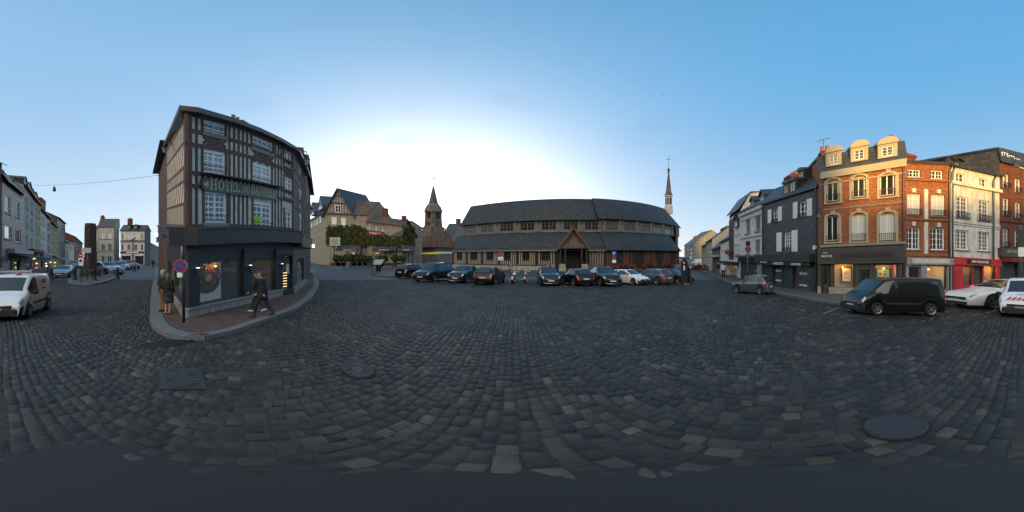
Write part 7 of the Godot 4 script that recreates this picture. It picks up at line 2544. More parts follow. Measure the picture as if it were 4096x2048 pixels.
	lathe(st, [Vector2(0, -0.12), Vector2(0.035, 0), Vector2(0, 0.12)], Vector3.ZERO, 6, 0.0, Basis(Vector3.RIGHT, PI / 2))
	put(st, "bird_body", mat("black"), o)
	wall_lantern(Vector3(19.68, 5.26, -27.4), Vector3(20.26, 5.57, -28), "pinkish wall lantern between the slate house and the gallery", 0.5)
	o = thing("round_sign", "small white oval sign on the slate house wall", "sign", Vector3(20.49, 3.13, -28.9))
	st = begin()
	lathe(st, [Vector2(0.0, -0.02), Vector2(0.17, -0.02), Vector2(0.17, 0.02), Vector2(0, 0.02)], Vector3.ZERO, 18, 0.0, Basis(Vector3.BACK, PI / 2))
	put(st, "sign_disc", mat("white_paint"), o)
	wall_lantern(Vector3(-18.87, 6.98, -40), Vector3(-19.22, 7.14, -40), "black wall lantern right of the hotel on its neighbour")


func _ready() -> void:
	# camera, sky, sun
	var cam := Camera3D.new()
	cam.name = "camera"
	cam.position = Vector3(0, 2.55, 0)
	cam.fov = rad_to_deg(2.0 * atan(0.6))
	cam.near = 0.05
	cam.far = 2500.0
	add_child(cam)
	var env := Environment.new()
	env.tonemap_mode = Environment.TONE_MAPPER_LINEAR
	env.tonemap_exposure = 1.25
	env.background_mode = Environment.BG_SKY
	var sky := Sky.new()
	var sm := PanoramaSkyMaterial.new()
	sm.panorama = sky_texture()
	sky.sky_material = sm
	env.sky = sky
	env.sdfgi_enabled = true
	env.ssao_enabled = true
	env.ssil_enabled = true
	var we := WorldEnvironment.new()
	we.name = "world"
	we.environment = env
	add_child(we)
	var sun := DirectionalLight3D.new()
	sun.name = "sun"
	sun.light_color = Color(1.0, 0.79, 0.42)
	sun.light_energy = 1.6
	sun.light_angular_distance = 0.6
	sun.shadow_enabled = true
	add_child(sun)
	sun.look_at_from_position(Vector3.ZERO, -Vector3(-0.35, 0.15, 0.92))
	make_mats()
	more_mats()
	mat("dark_room", Color(0.05, 0.045, 0.04), 0.9)
	build_setting()
	build_hotel_square()
	build_church()
	build_bell_tower()
	build_inn()
	build_houses()
	build_vehicles()
	build_people()
	build_street_things()


func build_houses() -> void:
	build_house({"a": [20.21, 28], "b": [23.98, 26], "h": 8.03, "s1": 0.058, "s2": 0, "label": "red brick gallery house with arched dormers and dark grey shopfront", "wall": "brick", "group": "shop houses along the right side of the square", "deep": 7, "ground": [2.42, "gallery_grey"], "win": [[0.377, 3.52, 0.972, 5.06, 2, 1], [1.67, 3.43, 2.33, 5.03, 2, 1, "curtain"], [3.05, 3.35, 3.76, 4.93, 2, 1, "curtain"], [0.394, 6.06, 0.996, 7.35, 2, 1], [1.71, 6.13, 2.33, 7.36, 2, 1], [3.08, 6.03, 3.75, 7.23, 2, 1]], "rail": [[0.328, 3.49, 1.01, 3.88], [1.62, 3.43, 2.37, 3.87], [3.0, 3.35, 3.79, 3.8], [0.328, 6.02, 1.03, 6.51], [1.65, 6.08, 2.38, 6.51], [3.04, 6.0, 3.78, 6.42]], "surround": [[0.212, 3.42, 1.12, 5.31], [1.51, 3.37, 2.48, 5.28], [2.88, 3.28, 3.92, 5.18], [0.212, 5.96, 1.15, 7.58], [1.52, 6.05, 2.5, 7.58], [2.9, 5.94, 3.94, 7.45]], "roof": [[0.05, 8.01], [-0.55, 9.18], [-6.4, 9.33], [-7.05, 8.01]], "tiles": "slate", "arch": true, "dormer": "trim", "cheek": 0.2, "pipe": [0.12, 4.15], "aerial": [[0.5, 9.73, -2.2, 0.9]], "dorm": [[0.525, 8.42, 0.948, 9.04, -0.02, 1.2], [1.81, 8.45, 2.29, 9.05, -0.02, 1.2], [3.16, 8.37, 3.7, 8.91, -0.02, 1.2]], "stack": [[3.78, 4.2, -2, -1, 8.03, 9.48, 1], [0.3, 0.85, -2.6, -1.9, 8.03, 9.78, 2]], "band": [[7.58, 8.01, 0.2, "trim"], [7.18, 7.25, 0.06, "trim"], [5.5, 5.59, 0.05, "stone_trim"], [3.11, 3.26, 0.22, "stone_trim"]], "open": [[0.721, 0.508, 1.78, 2.03], [2.79, 0.932, 3.9, 1.95], [2.04, 0.403, 2.52, 1.61], [0.096, 0.109, 0.542, 1.93]], "fascia": [[-0.154, 2.02, 4.18, 3.04, 0.02, 0.22, "gallery_grey", "shop_fascia"], [0.77, 2.21, 3.91, 2.77, 0.22, 0.245, "gallery_dark", "sign_board"], [-0.004, 2.36, 0.705, 2.86, 0.22, 0.25, "gallery_dark", "sign_board"], [-0.137, -0.181, 0.046, 0.553, 0, 0.07, "plinth", "plinth"], [0.46, -0.12, 2.0, 0.527, 0, 0.07, "plinth", "plinth"], [-0.02, 0.556, 0.088, 2.05, 0, 0.06, "gallery_grey", "pilaster"], [0.55, 0.511, 0.713, 2.04, 0, 0.06, "gallery_grey", "pilaster"], [1.8, 0.546, 2.03, 2.02, 0, 0.06, "gallery_grey", "pilaster"], [2.54, 0.057, 2.77, 2.0, 0, 0.06, "gallery_grey", "pilaster"], [3.92, 0.025, 4.23, 1.98, 0, 0.06, "gallery_grey", "pilaster"]], "shop": [[[0.721, 0.508, 1.78, 2.03], true, 0.75, "gallery_room"], [[2.79, 0.932, 3.9, 1.95], true, 1, "gallery_room"]], "door": [[[2.04, 0.403, 2.52, 1.61], "shop_dark"], [[0.096, 0.109, 0.542, 1.93], "gallery_grey"]], "text": [["GALERIE SAINTE CATHERINE", 1.01, 2.38, 3.6, 2.64, 0.245, "gallery_letters", false], ["BARTOUX", 0.046, 2.46, 0.607, 2.6, 0.25, "white_paint", false], ["GALERIES", 0.129, 2.71, 0.344, 2.79, 0.25, "white_paint", false]], "frames": [[1.21, 0.836, 1.76, 1.78, -0.5, "print_pale"], [3.05, 1.03, 3.73, 1.68, -0.75, "print_bright"]]})
	build_house({"a": [23.98, 26], "b": [26.59, 25.9], "h": 8.37, "s1": -0.021, "s2": 0, "label": "narrow red brick house with white pilasters above a pale grey shop", "wall": "brick", "group": "shop houses along the right side of the square", "deep": 7, "ground": [2.2, "pale_grey"], "win": [[0.113, 7.37, 0.896, 7.85, 4, 2], [1.46, 7.34, 2.21, 7.86, 4, 2], [0.095, 5.09, 0.896, 6.35, 4, 4, "curtain"], [1.49, 5.06, 2.33, 6.36, 4, 4, "curtain"], [0.068, 2.96, 0.879, 4.31, 4, 4], [1.48, 2.96, 2.32, 4.3, 4, 4]], "rail": [[0.077, 5.07, 0.914, 5.44], [1.47, 5.06, 2.35, 5.43]], "roof": [[0.15, 8.37], [-3.4, 9.27], [-7.1, 8.37]], "pipe": [2.52], "band": [[8.23, 8.35, 0.12, "stone_trim"], [7.17, 7.27, 0.1, "brick"], [4.75, 4.85, 0.06, "brick"], [2.57, 2.71, 0.05, "brick"]], "fascia": [[1.07, 4.84, 1.29, 6.68, 0, 0.05, "white_wall", "pilaster"], [1.07, 2.68, 1.29, 4.64, 0, 0.05, "white_wall", "pilaster"], [2.54, 2.55, 2.66, 7.23, 0, 0.05, "white_wall", "pilaster"], [-0.03, 2.03, 2.69, 2.46, 0, 0.16, "pale_grey", "shop_fascia"], [0.229, 2.1, 2.46, 2.42, 0.16, 0.19, "silver_board", "sign_board"], [-0.03, -0.041, 0.131, 2.01, 0, 0.08, "pale_grey", "pilaster"], [0.87, -0.038, 1.19, 2.02, 0, 0.08, "pale_grey", "pilaster"], [2.42, -0.032, 2.69, 2.05, 0, 0.08, "pale_grey", "pilaster"], [1.2, -0.035, 2.41, 0.507, 0, 0.06, "pale_grey", "stall_riser"], [0.362, 6.44, 0.576, 6.7, 0, 0.06, "white_wall", "keystone"], [1.83, 6.45, 2.03, 6.69, 0, 0.06, "white_wall", "keystone"], [0.362, 4.4, 0.558, 4.66, 0, 0.06, "white_wall", "keystone"], [1.83, 4.38, 2.03, 4.64, 0, 0.06, "white_wall", "keystone"]], "open": [[0.148, 0.007, 0.852, 1.9], [1.21, 0.525, 2.4, 2.0]], "shop": [[[1.21, 0.525, 2.4, 2.0], true, 1.1, "white_room"]], "door": [[[0.148, 0.007, 0.852, 1.9], "shop_dark"]], "text": [["STELLA CADENTE", 0.38, 2.16, 2.32, 2.37, 0.19, "white_paint", false]], "goods": [[1.25, 0.544, 2.36, 1.83, "pale grey shop"]]})
	build_house({"a": [26.59, 25.9], "b": [30.05, 26.3], "h": 8.15, "s1": -0.074, "s2": 0, "label": "white rendered house with a bright red shopfront below", "wall": "white_wall", "group": "shop houses along the right side of the square", "deep": 7.5, "ground": [2.25, "red_shop"], "win": [[0.418, 7.19, 1.04, 7.7, 2, 2], [2.06, 7.17, 2.6, 7.69, 2, 2], [0.407, 4.97, 1.27, 6.27, 4, 5], [1.97, 4.96, 2.75, 6.27, 4, 5], [0.365, 2.98, 1.28, 4.21, 4, 5], [1.95, 3.01, 2.75, 4.24, 4, 5]], "rail": [[0.386, 4.96, 1.31, 5.31], [1.94, 4.95, 2.78, 5.32]], "roof": [[0.2, 8.13], [-3.7, 8.95], [-7.6, 8.05]], "pipe": [0.08, 2.95], "band": [[6.94, 7.13, 0.16, "white_wall"], [4.65, 4.77, 0.06, "white_wall"], [4.52, 4.58, 0.05, "white_wall"], [8.03, 8.13, 0.14, "gutter", "gutter"]], "stack": [[2.2, 3.6, -6, -5, 8.15, 10.75, 2]], "dorm": [[1.02, 8.39, 1.34, 8.69, -0.9, 3], [1.53, 8.4, 1.87, 8.71, -0.9, 3]], "dormer": "slate", "fascia": [[0.092, 2.04, 3.44, 2.51, 0, 0.14, "red_shop", "shop_fascia"], [1.02, 2.14, 2.64, 2.43, 0.14, 0.17, "black", "sign_board"], [0.092, 0.131, 0.808, 1.99, 0, 0.08, "red_shop", "pilaster"], [0.819, 0.118, 3.16, 0.796, 0, 0.08, "red_shop", "stall_riser"], [3.13, 0.107, 3.44, 2.11, 0, 0.1, "red_shop", "pilaster"], [0.228, 0.168, 0.555, 1.71, 0.08, 0.1, "red_shop_dark", "door_panel"]], "open": [[0.84, 0.807, 1.53, 2.0], [1.61, 0.863, 2.28, 2.03], [2.34, 0.872, 3.1, 2.07]], "shop": [[[0.84, 0.807, 1.53, 2.0], true, 0.9, "interior"], [[1.61, 0.863, 2.28, 2.03], false, 0.9, "interior"], [[2.34, 0.872, 3.1, 2.07], true, 0.7, "gallery_room"]], "text": [["Atelier Natacha Perlik", 1.27, 2.2, 2.47, 2.39, 0.17, "white_paint", false]], "frames": [[2.51, 1.4, 2.9, 2.03, -0.5, "print_dark"]], "goods": [[2.36, 0.971, 3.07, 1.42, "red shop"]]})
	build_house({"a": [30.05, 26.3], "b": [39.61, 28.5], "h": 8.47, "s1": -0.143, "s2": 0, "label": "brown brick bistro house with a slate attic strip of windows", "wall": "brown_brick", "group": "shop houses along the right side of the square", "deep": 9, "ground": [2.68, "shop_dark"], "win": [[0.258, 6.84, 0.861, 7.69, 2, 3], [1.31, 6.67, 1.89, 7.54, 2, 3], [0.258, 5.12, 0.861, 6.17, 2, 3], [1.34, 5.04, 1.89, 6.03, 2, 3], [0.284, 3.17, 0.822, 4.32, 2, 3], [1.31, 3.2, 1.83, 4.27, 2, 3]], "rail": [[0.232, 6.82, 0.888, 7.12], [1.28, 6.65, 1.91, 6.96], [0.232, 5.1, 0.888, 5.4], [1.31, 5.03, 1.91, 5.32], [0.258, 3.15, 0.848, 3.46], [1.28, 3.18, 1.86, 3.49]], "side": "slate_wall", "roof": [[0.15, 8.45], [0, 9.27], [-9, 9.47], [-9.2, 8.37]], "dorm": [], "open": [[0.128, 1.15, 1.6, 2.15]], "band": [[4.7, 4.82, 0.06, "brown_brick"]], "attic": [[0.05, 8.47, 0.52, 8.96], [0.625, 8.4, 1.11, 8.88], [1.21, 8.3, 1.6, 8.77], [1.71, 8.23, 2.11, 8.68]], "fascia": [[-0.132, 2.52, 2.25, 3.06, 0, 0.18, "bistro_grey", "shop_fascia"], [0.05, 2.2, 2.25, 2.45, 0, 0.5, "awning_red", "awning"], [-0.132, 0.116, 0.115, 2.11, 0, 0.1, "shop_dark", "pilaster"]], "shop": [[[0.128, 1.15, 1.6, 2.15], false, 1, "black"]], "text": [["BISTRO - ARTISTE", 0.336, 2.77, 2.52, 2.94, 0.18, "sign_gold", false]]})
	build_house({"a": [21.49, 36.6], "b": [20.56, 28.6], "h": 7.1, "s1": 0.03, "s2": 0, "label": "dark slate hung house with white shutters above a green biscuit shop", "wall": "slate_wall", "group": "shop houses along the right side of the square", "deep": 8, "ground": [2.26, "green_shop"], "win": [[1.82, 5.27, 2.67, 6.31, 2, 3], [5.67, 5.26, 6.71, 6.32, 2, 3], [3.53, 2.88, 4.71, 4.31, 4, 5]], "shut": [[1.02, 5.25, 1.6, 6.35], [2.71, 5.24, 3.28, 6.37], [4.92, 5.22, 5.5, 6.39], [6.72, 5.2, 7.32, 6.36], [2.47, 2.87, 3.24, 4.36], [4.75, 2.82, 5.5, 4.37]], "rail": [[1.7, 5.24, 2.71, 5.46], [5.6, 5.23, 6.74, 5.47], [3.47, 2.87, 4.75, 3.17]], "roof": [[0.22, 7.04], [-1.1, 8.35], [-4, 9.1], [-8.1, 7.0]], "band": [[6.94, 7.05, 0.2, "gutter", "gutter"]], "pipe": [0.15, 7.85], "dorm": [[3.65, 7.16, 4.24, 7.89, 0.05, 1.6], [4.52, 7.13, 5.21, 7.91, 0.05, 1.6], [4.66, 8.22, 5.21, 8.61, -0.5, 1.6]], "dormer": "slate", "arch": true, "cheek": 0.12, "open": [[1.91, 0.261, 3.3, 1.82], [4.9, 0.057, 7.36, 1.77]], "fascia": [[-0.408, 2.09, 7.79, 2.65, 0, 0.45, "green_shop", "shop_fascia"], [-0.269, 1.8, 7.71, 2.08, 0.3, 0.42, "awning_black", "awning_valance"], [0.366, 0.102, 1.86, 1.75, 0, 0.08, "green_shop", "shop_panel"], [3.34, 0.022, 3.62, 1.78, 0, 0.1, "green_shop", "pilaster"], [3.62, 0.052, 4.87, 1.8, 0, 0.05, "green_shop", "door"], [7.39, -0.083, 7.88, 1.85, 0, 0.1, "green_shop", "pilaster"], [1.91, -0.013, 3.3, 0.242, 0, 0.08, "green_shop", "stall_riser"], [4.9, -0.168, 7.36, 0.04, 0, 0.08, "green_shop", "stall_riser"]], "shop": [[[1.91, 0.261, 3.3, 1.82], false, 0.6, "black"], [[4.9, 0.057, 7.36, 1.77], false, 0.6, "black"]], "text": [["PAULETTE", 2.76, 1.86, 4.31, 2.04, 0.42, "white_paint", true], ["BISCUITERIE", 5.41, 1.84, 6.72, 2.0, 0.42, "white_paint", true], ["BISCUITERIE", 0.544, 1.98, 1.7, 2.12, 0.42, "white_paint", true], ["PAULETTE", 2.21, 1.3, 3.09, 1.44, -0.05, "white_paint", true], ["PAULETTE", 5.65, 1.18, 6.62, 1.35, -0.05, "white_paint", true], ["BISCUITERIE", 2.15, 0.535, 3.05, 0.653, -0.05, "white_paint", true], ["BISCUITERIE", 5.64, 0.382, 6.57, 0.521, -0.05, "white_paint", true]]})
	build_house({"a": [25.06, 46.8], "b": [21.77, 36.6], "h": 7.32, "s1": -0.004, "s2": 0, "label": "pale stone house with tall grid windows beside the slate house", "wall": "white_wall", "group": "shop houses along the right side of the square", "deep": 8, "frame": "pale_grey", "ground": [2.23, "gallery_grey"], "win": [[2.64, 4.87, 4.71, 6.23, 3, 5], [6.92, 4.87, 8.87, 6.24, 3, 5], [2.64, 2.76, 4.66, 4.08, 3, 5], [6.77, 2.75, 8.68, 4.07, 3, 5]], "roof": [[0.3, 7.27], [-2.2, 8.92], [-5, 9.32], [-8.1, 7.22]], "band": [[6.82, 7.26, 0.22, "white_wall"], [6.32, 6.42, 0.1, "white_wall"], [4.42, 4.59, 0.12, "white_wall"]], "dorm": [[3.47, 7.35, 4.61, 7.92, -0.3, 2], [7.21, 7.35, 8.64, 7.93, -0.3, 2]], "stack": [[8.4, 10.2, -3, -2, 7.32, 9.62, 3]], "open": [[6, 0.414, 7.99, 1.25], [1.65, 0.204, 4.04, 1.12]], "fascia": [[-0.046, 2.4, 9.09, 2.62, 0, 0.55, "gutter", "shop_cornice"], [0.089, 1.92, 8.82, 2.37, 0, 0.3, "shop_dark", "shop_fascia"], [8.17, 0.165, 10.72, 1.95, 0, 0.12, "pale_grey", "pilaster"]], "shop": [], "door": [[[6, 0.414, 7.99, 1.25], "white_paint"], [[1.65, 0.204, 4.04, 1.12], "pale_grey"]]})
	build_house({"a": [27.5, 54], "b": [25.06, 46.8], "h": 7.36, "s1": 0.002, "s2": 0, "label": "narrow white house with a dark slate top in the right street", "wall": "white_wall", "group": "shop houses along the right side of the square", "deep": 8, "win": [[4.14, 3.86, 5.29, 4.99, 1, 3], [6.13, 3.86, 7.23, 5.01, 1, 3], [4.07, 2.85, 5.21, 3.23, 1, 2], [6.13, 2.85, 7.23, 3.22, 1, 2], [1.68, 5.46, 2.93, 6.21, 1, 2], [1.68, 3.68, 2.93, 4.68, 1, 2]], "roof": [[0.3, 7.66], [-1, 9.56], [-8.1, 9.66]], "dorm": [[5.18, 5.89, 6.81, 6.45, 0.2, 2], [1.68, 7.19, 2.93, 7.69, -0.6, 2]], "fascia": [[-4.06, 1.66, 7.09, 1.88, 0, 1.2, "awning_black", "awning"], [-1.23, 2.8, 3.07, 3.28, 0.3, 0.36, "awning_red", "hanging_sign"], [0.18, 2.14, 3.44, 7.0, 0, 0.07, "slate_wall", "slate_facing"]], "open": [[-2.94, -0.06, 5.29, 1.45]], "shop": [[[-2.44, -0.05, 5.29, 1.45], true, 1.2, "interior"]]})
	build_house({"a": [28.83, 59], "b": [27.5, 54], "h": 4.49, "s1": 0.09, "s2": 0, "label": "low white house with a hanging bracket sign down the right street", "wall": "white_wall", "group": "shop houses along the right side of the square", "deep": 8, "win": [[0.696, 3.24, 1.78, 3.4, 1, 1], [3.67, 2.99, 4.33, 3.41, 1, 2]]})
	build_house({"a": [31.68, 67.5], "b": [28.83, 59], "h": 3.7, "s1": 0.054, "s2": 0, "label": "low blue grey house with an awning down the right street", "wall": "blue_slate_wall", "group": "shop houses along the right side of the square", "deep": 8, "win": [[3.14, 1.78, 5.07, 2.54, 1, 2], [6.29, 1.86, 7.47, 2.66, 1, 2]], "fascia": [[1, 2.3, 8, 2.6, 0, 1.2, "awning_cream", "awning"]]})
	build_house({"a": [35.56, 78], "b": [31.68, 67.5], "h": 5.11, "s1": 0.033, "s2": 0, "label": "tall pale gabled house at the bend of the right street", "wall": "stone_wall", "group": "shop houses along the right side of the square", "deep": 8, "win": [[0.534, 4.07, 1.81, 4.7, 1, 2], [7.08, 2.93, 8.38, 3.59, 1, 2]], "stack": [[5, 9, -3, -1.8, 4, 7, 4]]})
	build_house({"a": [40.86, 92], "b": [35.56, 78], "h": 4.65, "s1": 0.02, "s2": 0, "label": "pale house farthest down the right street", "wall": "stone_wall", "group": "shop houses along the right side of the square", "deep": 8, "win": [[6.7, 3.62, 9.3, 4.2, 1, 2], [13.33, 3.73, 15.57, 4.25, 1, 2]]})
	build_house({"a": [54.58, 135], "b": [50.77, 120], "h": 6.03, "s1": -0.018, "s2": 0, "label": "plain brown block closing the street beyond the church", "wall": "grey_wall", "deep": 10, "called": "apartment_block", "category": "building", "win": [[-0.398, 4.32, 1.86, 5.05, 1, 2], [6.28, 4.36, 8.21, 5.15, 1, 2], [11.07, 4.31, 13.8, 4.74, 1, 2], [11.5, 3.04, 13.8, 3.72, 1, 2], [-0.398, 2.85, 1.86, 3.77, 1, 2], [10.2, 1.67, 13.8, 2.52, 1, 2]], "frame": "white_paint", "stack": [[4, 6, -3, -2, 6.03, 8.53, 2]]})
	build_house({"a": [-52.27, 37.52], "b": [-64.22, 53.73], "h": 14.07, "s1": 0.007, "s2": 0, "label": "brick house at the left edge with a chimney", "wall": "brown_brick", "group": "tall houses down the left street", "deep": 10, "win": [], "stack": [[19.5, 20.5, -3, -2, 10, 16.3, 2]], "roof": [[0.4, 13.97], [-3, 15.97], [-10.2, 15.57]]})
	build_house({"a": [-64.22, 53.73], "b": [-71.14, 62.17], "h": 12.37, "s1": -0.084, "s2": 0, "label": "blue grey slate hung house with a dark awning on the left", "wall": "blue_slate_wall", "group": "tall houses down the left street", "deep": 10, "win": [[1.27, 8.3, 3.82, 10.59, 2, 3], [6.25, 8.39, 8.46, 10.76, 2, 3], [1.14, 4.87, 4.38, 6.7, 1, 1], [6.25, 4.7, 9.17, 6.73, 1, 1]], "dorm": [[1.34, 12.34, 3.13, 13.1, -0.4, 2.5], [6.18, 12.49, 7.68, 13.27, -0.4, 2.5]], "roof": [[0.5, 12.2], [-1.2, 15], [-6, 16], [-10.2, 12]], "stack": [[0.4, 1.5, -3, -2.2, 13, 16.6, 2], [5.5, 8.5, -3, -2, 13, 16.6, 3]], "open": [[4.82, 0.12, 8.37, 2.04], [2.56, 0.214, 4.71, 2.02]], "fascia": [[2.56, 3.0, 13.45, 3.6, 0, 0.6, "pale_grey", "shop_fascia"], [8.48, 0.007, 11.39, 2.07, 0, 0.1, "stone_wall", "pier"]], "shop": [[[2.56, 0.214, 4.71, 2.02], true, 2, "interior"], [[4.82, 0.12, 8.37, 2.04], false, 2, "black"]], "awning": [[2.46, 2.09, 14.65, 2.95, 2.2, "awning_grey"]], "bulbs": [[2.56, 2.24, "bulb_green"], [3.2, 2.23, "bulb_red"], [4.15, 1.58, "bulb_warm"], [4.02, 0.952, "bulb_red"], [10.4, 1.55, "bulb_yellow"], [10.59, 1.13, "bulb_white"]]})
	build_house({"a": [-71.14, 62.17], "b": [-77.19, 69.08], "h": 12.97, "s1": -0.107, "s2": 0, "label": "cream stone house with tall dark windows on the left", "wall": "stone_wall", "group": "tall houses down the left street", "deep": 10, "win": [[1.53, 9.85, 3.28, 11.78, 1, 2], [5.33, 10.0, 7.25, 11.94, 1, 2], [1.53, 7.02, 3.39, 9.06, 1, 2], [5.33, 7.08, 7.25, 9.15, 1, 2], [1.53, 3.7, 3.5, 5.92, 1, 2], [5.45, 3.81, 7.25, 6.0, 1, 2]], "dorm": [[1.85, 13.29, 3.5, 14.14, -0.2, 2.5], [5.22, 13.51, 7.25, 14.3, -0.2, 2.5]], "fascia": [[3.48, 3.29, 12.09, 3.81, 0, 0.6, "awning_red", "shop_fascia"]], "awning": [[4.66, 2.26, 12.29, 3.29, 2.4, "awning_black"]], "open": [[1.37, 0.057, 6.05, 1.96], [6.41, 0.077, 9.35, 2.1]], "shop": [[[1.37, 0.057, 6.05, 1.96], true, 2, "red_room"], [[6.41, 0.077, 9.35, 2.1], true, 2, "red_room"]], "bulbs": [[3.44, 1.62, "bulb_yellow"], [7.96, 1.62, "bulb_yellow"], [8.07, 0.938, "bulb_yellow"], [8.04, 0.689, "bulb_yellow"]], "roof": [[0.4, 12.87], [-3, 14.87], [-10.2, 14.47]]})
	build_house({"a": [-77.19, 69.08], "b": [-81.43, 73.76], "h": 11.58, "s1": -0.025, "s2": 0, "label": "yellow rendered house above a blue shop on the left", "wall": "yellow_wall", "group": "tall houses down the left street", "deep": 10, "win": [[0.37, 8.9, 1.88, 10.67, 1, 2], [2.97, 8.98, 4.57, 10.65, 1, 2], [0.37, 6.25, 1.88, 8.14, 1, 2], [2.97, 6.23, 4.57, 8.07, 1, 2], [0.37, 3.7, 1.88, 5.47, 1, 2], [2.97, 3.65, 4.57, 5.45, 1, 2]], "dorm": [[-1.67, 11.84, 0.073, 12.54, -0.2, 2.5], [1.73, 11.85, 3.76, 12.46, -0.2, 2.5]], "fascia": [[4.59, 2.35, 12.99, 3.21, 0, 0.5, "shop_blue", "shop_fascia"], [6.31, 0.004, 12.99, 1.8, 0, 0.2, "shop_blue_dark", "shop_panel"]], "awning": [[6.31, 1.94, 12.99, 2.35, 2.5, "shop_blue"]], "roof": [[0.4, 11.48], [-3, 13.48], [-10.2, 13.08]]})
	build_house({"a": [-81.43, 73.76], "b": [-84.83, 77.71], "h": 10.59, "s1": -0.054, "s2": 0, "label": "narrow white house on the left", "wall": "white_wall", "group": "tall houses down the left street", "deep": 10, "win": [[0.333, 8.1, 1.57, 9.49, 1, 2], [2.56, 8.21, 3.86, 9.62, 1, 2], [0.333, 5.57, 1.57, 6.96, 1, 2], [2.56, 5.64, 3.86, 7.1, 1, 2], [0.333, 3.42, 1.57, 4.81, 1, 2], [2.56, 3.44, 3.86, 4.85, 1, 2]], "fascia": [[0.399, 2.44, 5.3, 3.22, 0, 0.4, "shop_blue", "shop_fascia"]], "roof": [[0.4, 10.49], [-3, 12.49], [-10.2, 12.09]]})
	build_house({"a": [-84.83, 77.71], "b": [-88.77, 82.11], "h": 9.93, "s1": -0.045, "s2": 0, "label": "narrow grey slate hung house on the left", "wall": "blue_slate_wall", "group": "tall houses down the left street", "deep": 10, "win": [[1.42, 7.7, 2.91, 8.92, 1, 2], [3.67, 7.81, 5.22, 9.03, 1, 2], [1.42, 5.48, 2.91, 6.75, 1, 2], [3.67, 5.55, 5.22, 6.82, 1, 2], [1.42, 3.22, 2.91, 4.5, 1, 2], [3.67, 3.21, 5.22, 4.51, 1, 2]], "fascia": [[0.368, 2.69, 8.73, 3.15, 0, 0.4, "shop_dark", "shop_fascia"]], "roof": [[0.4, 9.83], [-3, 11.83], [-10.2, 11.43]]})
	build_house({"a": [-88.77, 82.11], "b": [-94.66, 88.82], "h": 9.09, "s1": -0.067, "s2": 0, "label": "ochre house with small upper windows on the left", "wall": "yellow_wall", "group": "tall houses down the left street", "deep": 10, "win": [[1.21, 7.91, 2.72, 8.53, 1, 1], [3.68, 7.94, 5.26, 8.54, 1, 1], [6.27, 7.97, 7.72, 8.6, 1, 1], [1.21, 5.39, 2.72, 7.11, 1, 2], [3.68, 5.41, 5.26, 7.11, 1, 2], [6.27, 5.49, 7.72, 7.14, 1, 2], [1.21, 3.25, 2.72, 4.59, 1, 2], [3.68, 3.33, 5.26, 4.67, 1, 2], [6.27, 3.38, 7.72, 4.75, 1, 2]], "fascia": [[2.87, 2.28, 10.16, 2.92, 0, 0.4, "shop_dark", "shop_fascia"]], "bulbs": [], "roof": [[0.4, 8.99], [-3, 10.99], [-10.2, 10.59]]})
	build_house({"a": [-94.66, 88.82], "b": [-113.92, 108.8], "h": 10.67, "s1": 0.01, "s2": 0, "label": "tall dark slate house with a big brick chimney on the left", "wall": "slate_wall", "group": "tall houses down the left street", "deep": 10, "win": [[15.2, 8.06, 19.42, 9.42, 1, 2], [21.08, 8.17, 25.09, 9.51, 1, 2], [15.2, 5.86, 19.42, 7.55, 1, 2], [21.08, 5.92, 25.09, 7.57, 1, 2], [6.09, 4.23, 9.3, 5.65, 1, 2], [6.09, 2.33, 9.3, 3.5, 1, 2]], "stack": [[12, 22, -5, -3, 10, 15.6, 5]], "bulbs": [[9.69, 1.07, "bulb_green"], [9.83, 0.8, "bulb_red"], [9.83, 0.571, "bulb_yellow"]], "roof": [[0.4, 10.57], [-3, 12.57], [-10.2, 12.17]]})
	build_house({"a": [-113.92, 108.8], "b": [-139.61, 136], "h": 6.31, "s1": 0.023, "s2": 0, "label": "low white half timbered house on the left", "wall": "white_wall", "group": "tall houses down the left street", "deep": 10, "win": [[6.97, 3.24, 11.39, 4.4, 1, 2], [17.29, 4.09, 22.32, 5.52, 1, 2], [26.31, 4.15, 31.91, 5.52, 1, 2], [6.97, 1.7, 11.39, 2.85, 1, 2]], "stack": [[3, 6, -7, -5, 6, 11.5, 3]], "roof": [[0.4, 6.21], [-3, 8.21], [-10.2, 7.81]]})
	build_house({"a": [-139.61, 136], "b": [-168.5, 167.38], "h": 8.85, "s1": -0.168, "s2": 0, "label": "brown gabled house at the far end of the left street", "wall": "brown_brick", "group": "tall houses down the left street", "deep": 10, "win": [[10.26, 5.18, 15.63, 6.98, 1, 2]], "roof": [[0.4, 8.75], [-3, 10.75], [-10.2, 10.35]]})
	build_house({"a": [-115.4, 119], "b": [-111.94, 120], "h": 10.64, "s1": 0.006, "s2": 0, "label": "pale stone house with a steep slate roof behind the monument", "wall": "stone_wall", "win": [[0.573, 7.41, 1.48, 8.95, 2, 1, "curtain"], [2.14, 7.4, 3.05, 8.95, 2, 1, "curtain"], [0.679, 4.16, 1.48, 5.89, 2, 3], [2.25, 4.15, 3.01, 5.89, 2, 3], [0.679, 0.5, 1.34, 2.53, 2, 1], [2.08, 0.491, 3.05, 2.52, 2, 1]], "deep": 2.4, "group": "houses closing the left side", "roof": [[0.15, 10.59], [-1.1, 13.04], [-2.4, 13.14], [-2.5, 10.59]], "stack": [[-0.25, 0.35, -2.2, -1.5, 10.64, 13.74, 3]], "band": [[7.1, 7.25, 0.08, "stone_trim"], [3.9, 4.05, 0.1, "stone_trim"]]})
